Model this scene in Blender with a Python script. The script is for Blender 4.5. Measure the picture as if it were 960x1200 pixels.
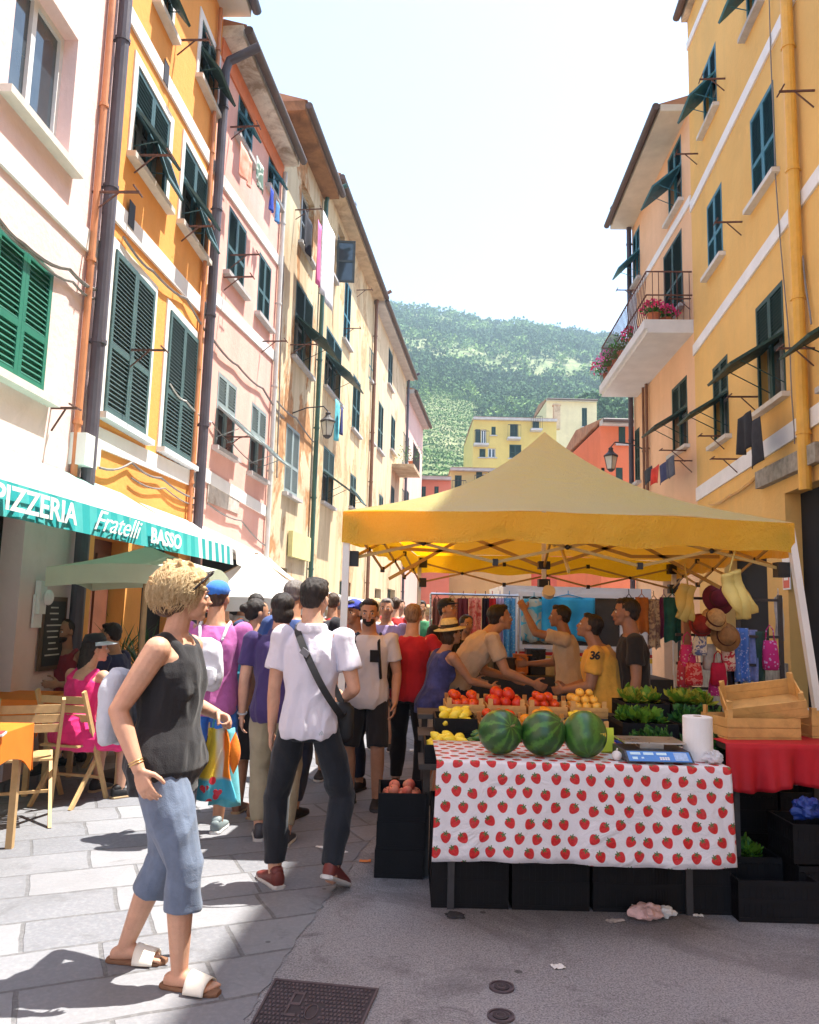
import bpy, bmesh, math, random
from mathutils import Vector, Matrix, Euler, noise as mnoise
random.seed(7)
R_=math.radians
for o in list(bpy.data.objects): bpy.data.objects.remove(o)
scn=bpy.context.scene
COL=scn.collection
# ---------------------------------------------------------------- camera, sky, sun, exposure
CAMH=1.5; FP=920.0; PITCH=math.atan(120/920); ROLL=R_(1.5)
_F=Vector((0,math.cos(PITCH),math.sin(PITCH))); _U0=Vector((0,-math.sin(PITCH),math.cos(PITCH))); _R0=Vector((1,0,0))
_Rt=_R0*math.cos(ROLL)+_U0*math.sin(ROLL); _Up=-_R0*math.sin(ROLL)+_U0*math.cos(ROLL)
cam=bpy.data.cameras.new('camera'); camo=bpy.data.objects.new('camera',cam); COL.objects.link(camo)
cam.sensor_fit='VERTICAL'; cam.sensor_height=36; cam.lens=FP/1200*36; cam.clip_end=6000; cam.clip_start=.05
camo.matrix_world=Matrix(((_Rt.x,_Up.x,-_F.x,0),(_Rt.y,_Up.y,-_F.y,0),(_Rt.z,_Up.z,-_F.z,CAMH),(0,0,0,1)))
scn.camera=camo
SUN_EL=69.0; SUN_AZ=74.0       # azimuth clockwise from +Y: sun stands right of the street and a little ahead
wd=bpy.data.worlds.new('World'); scn.world=wd; wd.use_nodes=True
wn=wd.node_tree; bg=wn.nodes['Background']; sky=wn.nodes.new('ShaderNodeTexSky'); sky.sky_type='NISHITA'
sky.sun_disc=False; sky.sun_elevation=R_(SUN_EL); sky.sun_rotation=R_(SUN_AZ); sky.dust_density=.9; sky.air_density=1.0; sky.ozone_density=1.0
wn.links.new(sky.outputs[0],bg.inputs[0]); bg.inputs[1].default_value=.125
sl=bpy.data.lights.new('sun','SUN'); so=bpy.data.objects.new('sun',sl); COL.objects.link(so)
sl.energy=4.4; sl.angle=R_(.53); sl.color=(1,.95,.86)
_sd=Vector((math.sin(R_(SUN_AZ))*math.cos(R_(SUN_EL)),math.cos(R_(SUN_AZ))*math.cos(R_(SUN_EL)),math.sin(R_(SUN_EL))))
so.rotation_euler=_sd.to_track_quat('Z','Y').to_euler(); so.location=(20,5,40)
scn.view_settings.view_transform='Standard'; scn.view_settings.look='None'; scn.view_settings.exposure=1.88; scn.view_settings.gamma=1
scn.render.engine='CYCLES'
try: scn.cycles.max_bounces=8; scn.cycles.diffuse_bounces=4
except Exception: pass

# ---------------------------------------------------------------- where things stand
def ray(px,py): return _F+_Rt*((px-480)/FP)+_Up*((600-py)/FP)
CAMP=Vector((0,0,CAMH))
def G(px,py,z=0.0):
    d=ray(px,py); return CAMP+d*((z-CAMH)/d.z)
def D(px,py,Y):
    d=ray(px,py); return CAMP+d*(Y/d.y)
# ---------------------------------------------------------------- mesh helpers
class MB:
    def __init__(s): s.v=[];s.f=[];s.m=[];s.mi=0;s.T=None
    def _a(s,p):
        p=Vector(p)
        if s.T is not None: p=s.T@p
        s.v.append(p); return len(s.v)-1
    def face(s,pts):
        s.f.append([s._a(p) for p in pts]); s.m.append(s.mi); return s
    def faces(s,pts,fs):
        b=len(s.v)
        for p in pts: s._a(p)
        for f in fs: s.f.append([b+i for i in f]); s.m.append(s.mi)
        return s
    def box(s,x0,x1,y0,y1,z0,z1):
        return s.faces([(x,y,z) for x in(x0,x1) for y in(y0,y1) for z in(z0,z1)],[(0,1,3,2),(4,6,7,5),(0,4,5,1),(2,3,7,6),(0,2,6,4),(1,5,7,3)])
    def obox(s,c,sz,rot=(0,0,0)):
        E=Euler(rot).to_matrix(); c=Vector(c); h=[q/2 for q in sz]
        return s.faces([c+E@Vector((x*h[0],y*h[1],z*h[2])) for x in(-1,1) for y in(-1,1) for z in(-1,1)],[(0,1,3,2),(4,6,7,5),(0,4,5,1),(2,3,7,6),(0,2,6,4),(1,5,7,3)])
    def bar(s,p0,p1,w,h,up=(0,0,1)):
        p0=Vector(p0);p1=Vector(p1);d=(p1-p0).normalized();u=Vector(up)
        if abs(d.dot(u))>.98: u=Vector((1,0,0))
        a=d.cross(u).normalized(); b=a.cross(d)
        pts=[p+a*(x*w/2)+b*(y*h/2) for p in(p0,p1) for x,y in((-1,-1),(1,-1),(1,1),(-1,1))]
        return s.faces(pts,[(0,1,2,3),(7,6,5,4),(0,4,5,1),(1,5,6,2),(2,6,7,3),(3,7,4,0)])
    def tube(s,pts,r,n=8,closed=False,caps=True):
        pts=[Vector(p) for p in pts]; N=len(pts); rs=r if isinstance(r,(list,tuple)) else [r]*N
        b=len(s.v); ref=None
        for i,p in enumerate(pts):
            if closed: d=pts[(i+1)%N]-pts[i-1]
            else: d=pts[min(i+1,N-1)]-pts[max(i-1,0)]
            d=d.normalized() if d.length>1e-9 else Vector((0,0,1))
            if ref is None:
                ref=d.orthogonal().normalized()
            a=(ref-d*ref.dot(d)); a=a.normalized() if a.length>1e-6 else d.orthogonal().normalized(); ref=a; c=d.cross(a)
            for k in range(n):
                t=2*math.pi*k/n; s._a(p+a*(math.cos(t)*rs[i])+c*(math.sin(t)*rs[i]))
        for i in range(N if closed else N-1):
            j=(i+1)%N
            for k in range(n):
                s.f.append([b+i*n+k,b+i*n+(k+1)%n,b+j*n+(k+1)%n,b+j*n+k]); s.m.append(s.mi)
        if caps and not closed:
            s.f.append([b+k for k in range(n)][::-1]); s.m.append(s.mi); s.f.append([b+(N-1)*n+k for k in range(n)]); s.m.append(s.mi)
        return s
    def ell(s,c,r,rot=None,n=14,m=10):
        c=Vector(c); r=Vector(r) if hasattr(r,'__len__') else Vector((r,r,r)); M=rot if rot is not None else Matrix.Identity(3)
        pts=[];fs=[]
        for j in range(1,m):
            a=math.pi*j/m
            for i in range(n):
                t=2*math.pi*i/n; pts.append(c+M@Vector((r.x*math.sin(a)*math.cos(t),r.y*math.sin(a)*math.sin(t),r.z*math.cos(a))))
        pts.append(c+M@Vector((0,0,r.z)));pts.append(c+M@Vector((0,0,-r.z)));t=len(pts)-2
        for j in range(m-2):
            for i in range(n): fs.append((j*n+i,(j+1)*n+i,(j+1)*n+(i+1)%n,j*n+(i+1)%n))
        for i in range(n): fs.append((t,i,(i+1)%n)); fs.append((t+1,(m-2)*n+(i+1)%n,(m-2)*n+i))
        return s.faces(pts,fs)
    def loft(s,secs,n=20,p=2.0):      # secs: (centre, rx, ry, 3x3 frame) closed rings; p>2 squarer
        b=len(s.v)
        for c,rx,ry,M in secs:
            c=Vector(c)
            for k in range(n):
                t=2*math.pi*k/n; ct,st=math.cos(t),math.sin(t)
                x=math.copysign(abs(ct)**(2/p),ct)*rx; y=math.copysign(abs(st)**(2/p),st)*ry
                s._a(c+M@Vector((x,y,0)))
        N=len(secs)
        for i in range(N-1):
            for k in range(n):
                s.f.append([b+i*n+k,b+i*n+(k+1)%n,b+(i+1)*n+(k+1)%n,b+(i+1)*n+k]); s.m.append(s.mi)
        s.f.append([b+k for k in range(n)][::-1]); s.m.append(s.mi); s.f.append([b+(N-1)*n+k for k in range(n)]); s.m.append(s.mi)
        return s
    def lathe(s,prof,c=(0,0,0),n=20):
        I=Matrix.Identity(3); return s.loft([(Vector(c)+Vector((0,0,z)),max(r,1e-4),max(r,1e-4),I) for r,z in prof],n)
    def surf(s,fn,nu,nv,th=0.0):      # sheet u,v in 0..1; th = real thickness downwards along normal
        P=[[Vector(fn(i/nu,j/nv)) for j in range(nv+1)] for i in range(nu+1)]
        pts=[P[i][j] for i in range(nu+1) for j in range(nv+1)]
        fs=[(i*(nv+1)+j,(i+1)*(nv+1)+j,(i+1)*(nv+1)+j+1,i*(nv+1)+j+1) for i in range(nu) for j in range(nv)]
        if th<=0: return s.faces(pts,fs)
        Nn=[]
        for i in range(nu+1):
            for j in range(nv+1):
                a=P[min(i+1,nu)][j]-P[max(i-1,0)][j]; c=P[i][min(j+1,nv)]-P[i][max(j-1,0)]; q=a.cross(c); Nn.append(q.normalized() if q.length>1e-12 else Vector((0,0,1)))
        K=len(pts); pts2=pts+[pts[k]-Nn[k]*th for k in range(K)]
        fs2=fs+[tuple(K+q for q in f[::-1]) for f in fs]
        idx=lambda i,j:i*(nv+1)+j
        for i in range(nu): 
            for j in(0,nv): fs2.append((idx(i,j),idx(i+1,j),K+idx(i+1,j),K+idx(i,j)))
        for j in range(nv):
            for i in(0,nu): fs2.append((idx(i,j),idx(i,j+1),K+idx(i,j+1),K+idx(i,j)))
        return s.faces(pts2,fs2)
    def prism(s,poly,z0,z1):
        n=len(poly); pts=[(x,y,z0) for x,y in poly]+[(x,y,z1) for x,y in poly]
        return s.faces(pts,[tuple(range(n))[::-1],tuple(range(n,2*n))]+[(i,(i+1)%n,n+(i+1)%n,n+i) for i in range(n)])
    def mesh(s,name,mats,smooth=False,fix=True):
        me=bpy.data.meshes.new(name); me.from_pydata([tuple(p) for p in s.v],[],s.f)
        for m in (mats if isinstance(mats,(list,tuple)) else [mats]): me.materials.append(m)
        me.polygons.foreach_set('material_index',s.m)
        me.polygons.foreach_set('use_smooth',[smooth]*len(s.f))
        me.update()
        if fix:
            bm=bmesh.new(); bm.from_mesh(me); bmesh.ops.recalc_face_normals(bm,faces=bm.faces); bm.to_mesh(me); bm.free()
        return me
    def build(s,name,mats,parent=None,smooth=False,fix=True,loc=None):
        o=bpy.data.objects.new(name,s.mesh(name,mats,smooth,fix)); COL.objects.link(o); o.parent=parent
        if loc is not None: o.location=loc
        return o
def tag(o,label=None,cat=None,group=None,kind=None):
    if label: o['label']=label
    if cat: o['category']=cat
    if group: o['group']=group
    if kind: o['kind']=kind
    return o
def empty(name,loc,rz=0,label=None,cat=None,group=None):
    o=bpy.data.objects.new(name,None); COL.objects.link(o); o.location=loc; o.rotation_euler=(0,0,rz); o.empty_display_size=.1
    return tag(o,label,cat,group)
def rebase(o,base=None):          # move a mesh thing's origin to its base
    vs=o.data.vertices
    if base is None:
        xs=[v.co.x for v in vs]; ys=[v.co.y for v in vs]; base=Vector(((min(xs)+max(xs))/2,(min(ys)+max(ys))/2,min(v.co.z for v in vs)))
    o.data.transform(Matrix.Translation(-Vector(base))); o.location=o.location+Vector(base); return o
def solo(mb,name,mats,label,cat,group=None,smooth=False,kind=None):
    o=mb.build(name,mats,None,smooth); rebase(o); return tag(o,label,cat,group,kind)
def copy_tree(o,parent=None):
    c=o.copy(); COL.objects.link(c); c.parent=parent
    for ch in list(o.children): copy_tree(ch,c)
    return c
def text_mesh(txt,size,extr=.002,shear=0,spacing=1.0,bold=0.0):
    cu=bpy.data.curves.new('lettering','FONT'); cu.body=txt; cu.size=size; cu.extrude=extr; cu.shear=shear; cu.space_character=spacing; cu.offset=bold; cu.align_x='CENTER'; cu.resolution_u=3
    o=bpy.data.objects.new('lettering',cu); COL.objects.link(o); bpy.context.view_layer.update()
    me=bpy.data.meshes.new_from_object(o.evaluated_get(bpy.context.evaluated_depsgraph_get()))
    bpy.data.objects.remove(o); return me
def blob(mb,voxel,disp=None,smooth_it=2,post=None,mats=None,name='body'):     # fuse overlapping closed shapes into ONE skin
    me=mb.mesh(name,mats or [],True,False)
    o=bpy.data.objects.new('tmp',me); COL.objects.link(o)
    m=o.modifiers.new('r','REMESH'); m.mode='VOXEL'; m.voxel_size=voxel; m.use_smooth_shade=True
    if smooth_it:
        q=o.modifiers.new('s','SMOOTH'); q.iterations=smooth_it; q.factor=.5
    bpy.context.view_layer.update()
    dg=bpy.context.evaluated_depsgraph_get()
    out=bpy.data.meshes.new_from_object(o.evaluated_get(dg)); bpy.data.objects.remove(o); bpy.data.meshes.remove(me)
    out.name=name
    if disp:
        nv=[(v.co.copy(),v.normal.copy()) for v in out.vertices]
        for v,(c,n) in zip(out.vertices,nv): v.co=c+n*disp(c,n)
        out.update()
    out.materials.clear()
    for m in (mats if isinstance(mats,(list,tuple)) else [mats]): out.materials.append(m)
    return out
def blobobj(mb,voxel,name,mat,parent,disp=None,smooth_it=2):
    me=blob(mb,voxel,disp,smooth_it,None,[mat],name)
    o=bpy.data.objects.new(name,me); COL.objects.link(o); o.parent=parent; return o

# ---------------------------------------------------------------- procedural materials
class NT:
    def __init__(s,name):
        s.mat=bpy.data.materials.new(name); s.mat.use_nodes=True; s.t=s.mat.node_tree; s.b=s.t.nodes['Principled BSDF']; s.tc=s.t.nodes.new('ShaderNodeTexCoord')
    def n(s,ty,**k):
        x=s.t.nodes.new(ty)
        for a,b in k.items(): setattr(x,a,b)
        return x
    def l(s,a,b): s.t.links.new(a,b)
    def put(s,sock,val):
        if isinstance(val,bpy.types.NodeSocket): s.l(val,sock)
        elif isinstance(val,(tuple,list)) and len(val)==3 and sock.type=='RGBA': sock.default_value=(*val,1)
        else: sock.default_value=val
    def math(s,op,a,b=0.0,c=None):
        x=s.n('ShaderNodeMath',operation=op); s.put(x.inputs[0],a); s.put(x.inputs[1],b)
        if c is not None: s.put(x.inputs[2],c)
        return x.outputs[0]
    def map(s,scale=(1,1,1),rot=(0,0,0),src='Object',loc=(0,0,0)):
        x=s.n('ShaderNodeMapping'); s.l(s.tc.outputs[src],x.inputs[0]); x.inputs['Scale'].default_value=scale; x.inputs['Rotation'].default_value=rot; x.inputs['Location'].default_value=loc; return x.outputs[0]
    def noise(s,scale,detail=4,rough=.55,vec=None,dist=0):
        x=s.n('ShaderNodeTexNoise'); s.put(x.inputs['Vector'],vec if vec is not None else s.tc.outputs['Object']); x.inputs['Scale'].default_value=scale; x.inputs['Detail'].default_value=detail; x.inputs['Roughness'].default_value=rough; x.inputs['Distortion'].default_value=dist; return x.outputs[0]
    def vor(s,scale,vec=None,feature='F1',out=0):
        x=s.n('ShaderNodeTexVoronoi',feature=feature); s.put(x.inputs['Vector'],vec if vec is not None else s.tc.outputs['Object']); x.inputs['Scale'].default_value=scale; return x.outputs[out]
    def ramp(s,f,a,b,lo=0.0,hi=1.0):
        x=s.n('ShaderNodeMapRange'); x.clamp=True; s.put(x.inputs[0],f); x.inputs[1].default_value=a; x.inputs[2].default_value=b; x.inputs[3].default_value=lo; x.inputs[4].default_value=hi; return x.outputs[0]
    def mix(s,f,a,b,bt='MIX'):
        x=s.n('ShaderNodeMix',data_type='RGBA',blend_type=bt); s.put(x.inputs[0],f); s.put(x.inputs[6],a); s.put(x.inputs[7],b); return x.outputs[2]
    def bump(s,h,st=.3,d=.01):
        x=s.n('ShaderNodeBump'); x.inputs['Strength'].default_value=st; x.inputs['Distance'].default_value=d; s.l(h,x.inputs['Height']); s.l(x.outputs[0],s.b.inputs['Normal'])
    def out(s,col,rough=.8,spec=None,metal=None):
        s.put(s.b.inputs['Base Color'],col); s.put(s.b.inputs['Roughness'],rough)
        if spec is not None: s.b.inputs['Specular IOR Level'].default_value=spec
        if metal: s.b.inputs['Metallic'].default_value=metal
        return s.mat
_mc={}
def sc(c,k): return tuple(min(1,x*k) for x in c)
def lin(r,g,b): return tuple((x/255/12.92 if x/255<.04045 else ((x/255+.055)/1.055)**2.4) for x in (r,g,b))
def M(name,col=None,rough=.7,var=.18,scale=6.0,bump=.15,bs=None,spec=.4,metal=None,dirt=None,rand=0.0,sub=0.0,trans=0.0):
    if name in _mc: return _mc[name]
    n=NT(name); f=n.noise(scale,5,.6); c=n.mix(n.ramp(f,.3,.7),sc(col,1-var),sc(col,1+var))
    if dirt: c=n.mix(n.ramp(n.noise(scale*.35,6,.7,dist=.6),.5,.68,0,.8),c,dirt)
    if rand:
        oi=n.n('ShaderNodeObjectInfo'); h=n.n('ShaderNodeHueSaturation'); n.put(h.inputs['Hue'],n.ramp(oi.outputs['Random'],0,1,.5-rand*.25,.5+rand*.25)); n.put(h.inputs['Value'],n.ramp(oi.outputs['Random'],0,1,1-rand,1+rand)); n.put(h.inputs['Color'],c); c=h.outputs[0]
    if bump: n.bump(n.noise(bs or scale*6,4,.6),bump,.01)
    if sub: n.b.inputs['Subsurface Weight'].default_value=sub; n.b.inputs['Subsurface Radius'].default_value=(.03,.012,.006)
    m=n.out(c,n.ramp(f,.2,.8,max(0,rough-.08),min(1,rough+.08)),spec,metal)
    if trans:
        tr=n.n('ShaderNodeBsdfTranslucent'); n.put(tr.inputs[0],c); ms=n.n('ShaderNodeMixShader'); ms.inputs[0].default_value=trans
        n.l(n.b.outputs[0],ms.inputs[1]); n.l(tr.outputs[0],ms.inputs[2]); n.l(ms.outputs[0],n.t.nodes['Material Output'].inputs[0])
    _mc[name]=m; return m
def plaster(name,col,stain,amt=.35,peel=None,peelamt=.5):
    if name in _mc: return _mc[name]
    n=NT(name); big=n.noise(.5,6,.65,dist=.3); streak=n.noise(1.4,6,.6,n.map((1.6,1.6,.22)),.4); fine=n.noise(14,5,.6)
    c=n.mix(n.ramp(big,.35,.7),sc(col,.90),sc(col,1.08))
    c=n.mix(n.ramp(streak,.44,.74,0,amt),c,stain)
    c=n.mix(n.ramp(fine,.35,.7,0,.10),c,sc(col,1.25))
    c=n.mix(n.ramp(n.noise(3.2,7,.75,n.map((1,1,.5)),1.2),.60,.72,0,amt*.55),c,sc(stain,.7)); c=n.mix(n.ramp(n.noise(.33,8,.75,n.map((1,1,1.4),loc=(3,9,4)),.9),.60,.63,0,.28),c,sc(col,1.18)); h=n.math('ADD',fine,n.noise(2.5,5,.6))
    if peel:
        pk=n.ramp(n.noise(.9,9,.68,n.map((1,1,.55)),.5),peelamt,peelamt+.05); c=n.mix(pk,c,n.mix(n.ramp(n.noise(7,5),.35,.65),sc(peel,.75),sc(peel,1.2)))
        h=n.math('ADD',fine,n.math('MULTIPLY',pk,-.8))
    n.bump(h,.35,.02); m=n.out(c,.9,.2); _mc[name]=m; return m
# ================================================================ THE GROUND
def asphalt_mat():
    n=NT('asphalt'); sp=n.noise(120,3,.8); big=n.noise(.9,6,.6); ag=n.vor(170,out=1)
    c=n.mix(n.ramp(big,.3,.75),(.30,.295,.305),(.43,.42,.44)); c=n.mix(n.ramp(n.noise(38,5,.75),.42,.6,0,.35),c,(.13,.12,.13)); c=n.mix(n.ramp(sp,.5,.62,0,.8),c,(.52,.50,.52)); c=n.mix(n.ramp(sp,.48,.36,0,.7),c,(.08,.075,.08))
    c=n.mix(n.ramp(n.noise(2.6,7,.7,dist=.8),.58,.68,0,.6),c,(.09,.085,.09)); c=n.mix(n.ramp(n.noise(.8,5,.6,dist=1.4),.55,.62,0,.35),c,(.12,.11,.115)); c=n.mix(n.ramp(n.vor(2.6),.05,.04,0,.75),c,(.06,.055,.055)); c=n.mix(n.ramp(n.vor(7.7),.06,.05,0,.5),c,(.08,.075,.075)); c=n.mix(n.ramp(n.noise(.45,7,.7,dist=2.0,vec=n.map(loc=(4,2,0))),.56,.66,0,.5),c,(.11,.10,.105)); c=n.mix(n.ramp(n.vor(1.1,feature='DISTANCE_TO_EDGE',vec=n.map((1,1,1),(0,0,.5))),.006,.002,0,0),c,(.05,.05,.05))
    n.bump(n.math('ADD',sp,n.noise(300,2)),.7,.012); return n.out(c,.8,.35)
def paving_mat():
    n=NT('stone_paving'); v=n.map((1,1,1),(0,0,R_(-24))); w=n.noise(2.2,3,vec=v)
    mx=n.n('ShaderNodeMix',data_type='VECTOR'); mx.inputs[0].default_value=.035; n.l(v,mx.inputs[4]); 
    cb=n.n('ShaderNodeTexNoise'); n.l(v,cb.inputs['Vector']); cb.inputs['Scale'].default_value=3.0; n.l(cb.outputs[1],mx.inputs[5])
    b=n.n('ShaderNodeTexBrick'); n.l(mx.outputs[1],b.inputs['Vector']); b.offset=.42; b.squash=1.3; b.squash_frequency=3
    b.inputs['Scale'].default_value=1.0; b.inputs['Brick Width'].default_value=.54; b.inputs['Row Height'].default_value=.35; b.inputs['Mortar Size'].default_value=.011; b.inputs['Mortar Smooth'].default_value=.35; b.inputs['Bias'].default_value=0
    b.inputs['Color1'].default_value=(.15,.155,.175,1); b.inputs['Color2'].default_value=(.27,.27,.285,1); b.inputs['Mortar'].default_value=(.10,.098,.10,1)
    c=n.mix(n.ramp(n.noise(1.3,6,.7),.3,.7,0,.55),b.outputs[0],(.19,.195,.215)); c=n.mix(n.ramp(n.noise(40,4,.7),.45,.7,0,.35),c,(.32,.32,.33)); c=n.mix(n.ramp(n.noise(3.1,7,.75,dist=1),.56,.7,0,.65),c,(.10,.10,.105)); c=n.mix(n.ramp(n.noise(.55,5,.6),.5,.7,0,.5),c,(.12,.12,.13)); c=n.mix(n.ramp(n.vor(3.3),.045,.035,0,.7),c,(.07,.07,.07))
    n.bump(n.math('ADD',n.math('MULTIPLY',b.outputs[1],-.9),n.math('MULTIPLY',n.noise(24,5,.65),.45)),.55,.014); return n.out(c,.72,.35)
g=MB(); g.face([(-1500,-400,0),(1500,-400,0),(1500,2500,0),(-1500,2500,0)])
tag(g.build('ground',asphalt_mat()),kind='structure')
# stone paving, ragged edge against the asphalt
edge=[(-1.35,-6),(-1.05,0),(-.82,1.8)]+[tuple(G(x,y).xy) for x,y in ((262,1230),(288,1196),(312,1160),(338,1116),(372,1068),(398,1038),(420,1000),(470,950),(500,915))]
pts=[]
for (a,b) in zip(edge,edge[1:]):
    for k in range(7):
        t=k/7; pts.append((a[0]+(b[0]-a[0])*t+random.uniform(-.016,.016),a[1]+(b[1]-a[1])*t))
pts+=[edge[-1],(1.6,16),(4,60),(-12,60),(-12,-6)]
g=MB(); g.face([(x,y,.004) for x,y in pts]); tag(g.build('paving',paving_mat()),kind='structure')

# ================================================================ HOUSES
class Fac:      # a street front from (x0,y0) to (x1,y1); side -1: street lies to its right, +1: to its left
    def __init__(s,p0,p1,side):
        s.p0=Vector((p0[0],p0[1],0)); d=Vector((p1[0]-p0[0],p1[1]-p0[1],0)); s.L=d.length; s.d=d.normalized(); s.n=Vector((0,0,1)).cross(s.d)*side; s.s=side; s.rz=math.atan2(s.d.y,s.d.x)
    def hit(s,px,py,off=0.0):
        r=ray(px,py); P=s.p0+s.n*off; t=(P-CAMP).dot(s.n)/r.dot(s.n); q=CAMP+r*t; return (q-s.p0).dot(s.d),q.z
    def w(s,u,n,z): return s.p0+s.d*u+s.n*n+Vector((0,0,z))
def yn(F,n0,n1):  # outward distances -> local y range
    a,b=F.s*n0,F.s*n1; return (min(a,b),max(a,b))
def bx(mb,F,u0,u1,n0,n1,z0,z1):
    y0,y1=yn(F,n0,n1); mb.box(u0,u1,y0,y1,z0,z1)
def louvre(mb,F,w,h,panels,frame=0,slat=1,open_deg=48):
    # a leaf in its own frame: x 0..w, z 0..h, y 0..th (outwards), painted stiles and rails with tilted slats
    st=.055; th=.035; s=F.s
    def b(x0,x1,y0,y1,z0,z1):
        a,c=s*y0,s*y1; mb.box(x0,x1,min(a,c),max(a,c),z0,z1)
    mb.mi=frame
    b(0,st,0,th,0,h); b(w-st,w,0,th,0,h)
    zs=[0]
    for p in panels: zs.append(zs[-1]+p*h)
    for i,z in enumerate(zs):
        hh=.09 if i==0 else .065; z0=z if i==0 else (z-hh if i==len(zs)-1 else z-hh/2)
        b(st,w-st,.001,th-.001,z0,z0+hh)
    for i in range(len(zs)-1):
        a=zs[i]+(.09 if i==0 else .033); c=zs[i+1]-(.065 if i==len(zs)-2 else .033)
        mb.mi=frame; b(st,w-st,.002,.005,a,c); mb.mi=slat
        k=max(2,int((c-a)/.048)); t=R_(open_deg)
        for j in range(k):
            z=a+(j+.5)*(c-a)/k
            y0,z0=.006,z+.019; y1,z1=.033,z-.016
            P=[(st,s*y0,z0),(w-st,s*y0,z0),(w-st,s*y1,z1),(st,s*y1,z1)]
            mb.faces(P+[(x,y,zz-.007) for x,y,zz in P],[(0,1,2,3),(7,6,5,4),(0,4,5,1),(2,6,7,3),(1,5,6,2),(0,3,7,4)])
GLASS=None
def glassm():
    if 'pane' in _mc: return _mc['pane']
    n=NT('window_glass'); m=n.out(n.mix(n.ramp(n.noise(1.5,3),.3,.7),(.03,.045,.06),(.07,.09,.11)),.06,.9); _mc['pane']=m; return m
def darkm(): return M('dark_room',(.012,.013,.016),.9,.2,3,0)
def window(B,F,px0,px1,py0,py1,kind,cols,surround=None,sill=True,open2=None,uz=None,prop=38,leafs=2,arch=False,label=None):
    """one window of a house: opening coordinates come from where it stands on the front"""
    xm,ym=(px0+px1)/2,(py0+py1)/2
    if uz: u0,u1,z0,z1=uz
    else:
        u0=F.hit(px0,ym)[0]; u1=F.hit(px1,ym)[0]; u0,u1=min(u0,u1),max(u0,u1); z1=F.hit(xm,py0)[1]; z0=F.hit(xm,py1)[1]
    u0=max(u0,.08); u1=min(u1,F.L-.08)
    B['holes'].append((u0,u1,z0,z1)); s=F.s; w=u1-u0; h=z1-z0
    mb=MB(); mb.mi=0                       # frame + pane sitting back in the reveal
    D0=-.2
    f=.06
    bx(mb,F,u0,u0+f,D0,D0+.06,z0,z1); bx(mb,F,u1-f,u1,D0,D0+.06,z0,z1); bx(mb,F,u0+f,u1-f,D0,D0+.059,z1-f,z1); bx(mb,F,u0+f,u1-f,D0,D0+.059,z0,z0+f)
    um=(u0+u1)/2; bx(mb,F,um-.035,um+.035,D0,D0+.062,z0+f,z1-f)
    if kind!='glass': bx(mb,F,u0+f,um-.035,D0,D0+.05,z0+h*.55,z0+h*.55+.04); bx(mb,F,um+.035,u1-f,D0,D0+.05,z0+h*.55,z0+h*.55+.04)
    mb.mi=1; bx(mb,F,u0+f-.01,u1-f+.01,D0+.01,D0+.025,z0+f-.01,z1-f+.01)
    fr=M('white_window_paint',(.72,.74,.74),.5,.06) if kind=='glass' else M('grey_window_paint',(.42,.44,.44),.6,.1)
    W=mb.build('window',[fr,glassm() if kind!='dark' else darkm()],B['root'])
    if label: W['label']=label
    if surround:
        q=MB(); t=.11 if w>.7 else .08; bx(q,F,u0-t,u0,.0,.018,z0-.02,z1+t); bx(q,F,u1,u1+t,.0,.018,z0-.02,z1+t); bx(q,F,u0,u1,.0,.018,z1,z1+t)
        q.build('surround',surround,W)
    if sill:
        q=MB(); bx(q,F,u0-.12,u1+.12,-.19,.11,z0-.07,z0-.0015); q.build('sill',sill if sill is not True else M('slate_sill',(.45,.43,.42),.7,.15,9),W)
    if kind in('closed','awn','half'):
        lw=w/leafs-.003
        for k in range(leafs):
            q=MB(); a=u0+k*w/leafs+.0015; c_=cols
            if kind=='closed' or (kind=='half' and k==1):
                q.T=Matrix.Translation((a,s*.005 if surround else s*-.03,z0+.004)); louvre(q,F,lw,h-.01,(.42,.58) if h<2.1 else (.38,.34,.28))
            else:
                up=.47; q.T=Matrix.Translation((a,s*-.03,z0+h*(1-up))); louvre(q,F,lw,h*up-.006,(1,))
                # stiles of the fixed half running down, and the lower panel pushed out on its top hinge
                q.mi=0; bx(q,F,0,.05,0,.035,-h*(1-up)+.004,-.001); bx(q,F,lw-.05,lw,0,.035,-h*(1-up)+.004,-.001)
                ang=R_(prop)*(1 if k%2==0 else (1 if open2 is None else open2))
                hh=h*(1-up)-.02
                q.T=Matrix.Translation((a,s*.012,z0+h*(1-up)-.01))@Matrix.Rotation(ang*(1 if s>0 else -1),4,'X')@Matrix.Translation((0,0,-hh))
                louvre(q,F,lw,hh,(1,))
                q.T=None; q.mi=0
                q.tube([(a+.05,s*-.02,z0+.15),(a+.05,s*(hh*math.sin(ang)*.8),z0+h*(1-up)-hh*math.cos(ang)*.85)],.008,5)
            q.build('shutter',cols,W)
    if kind=='casement':
        q=MB(); q.T=Matrix.Translation((u1,s*.02,z0))@Matrix.Rotation(R_(80)*s,4,'Z'); lw=min(.5,w*.5)
        q.box(0,.06,0,.04,0,h); q.box(lw-.06,lw,0,.04,0,h)
        for z in (0,h*.48,h-.06): q.box(.06,lw-.06,.001,.039,z,z+.06)
        q.mi=1; q.box(.05,lw-.05,.015,.025,.05,h-.05); q.build('casement',[M('dark_window_paint',(.07,.08,.08),.6),glassm()],W)
    return W,(u0,u1,z0,z1)
def house(p0,p1,side,H,wallm,label,depth=7.0,name='house'):
    F=Fac(p0,p1,side); root=empty(name,F.p0,F.rz,label,'house'); return dict(root=root,F=F,H=H,holes=[],wallm=wallm,depth=depth)
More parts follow.
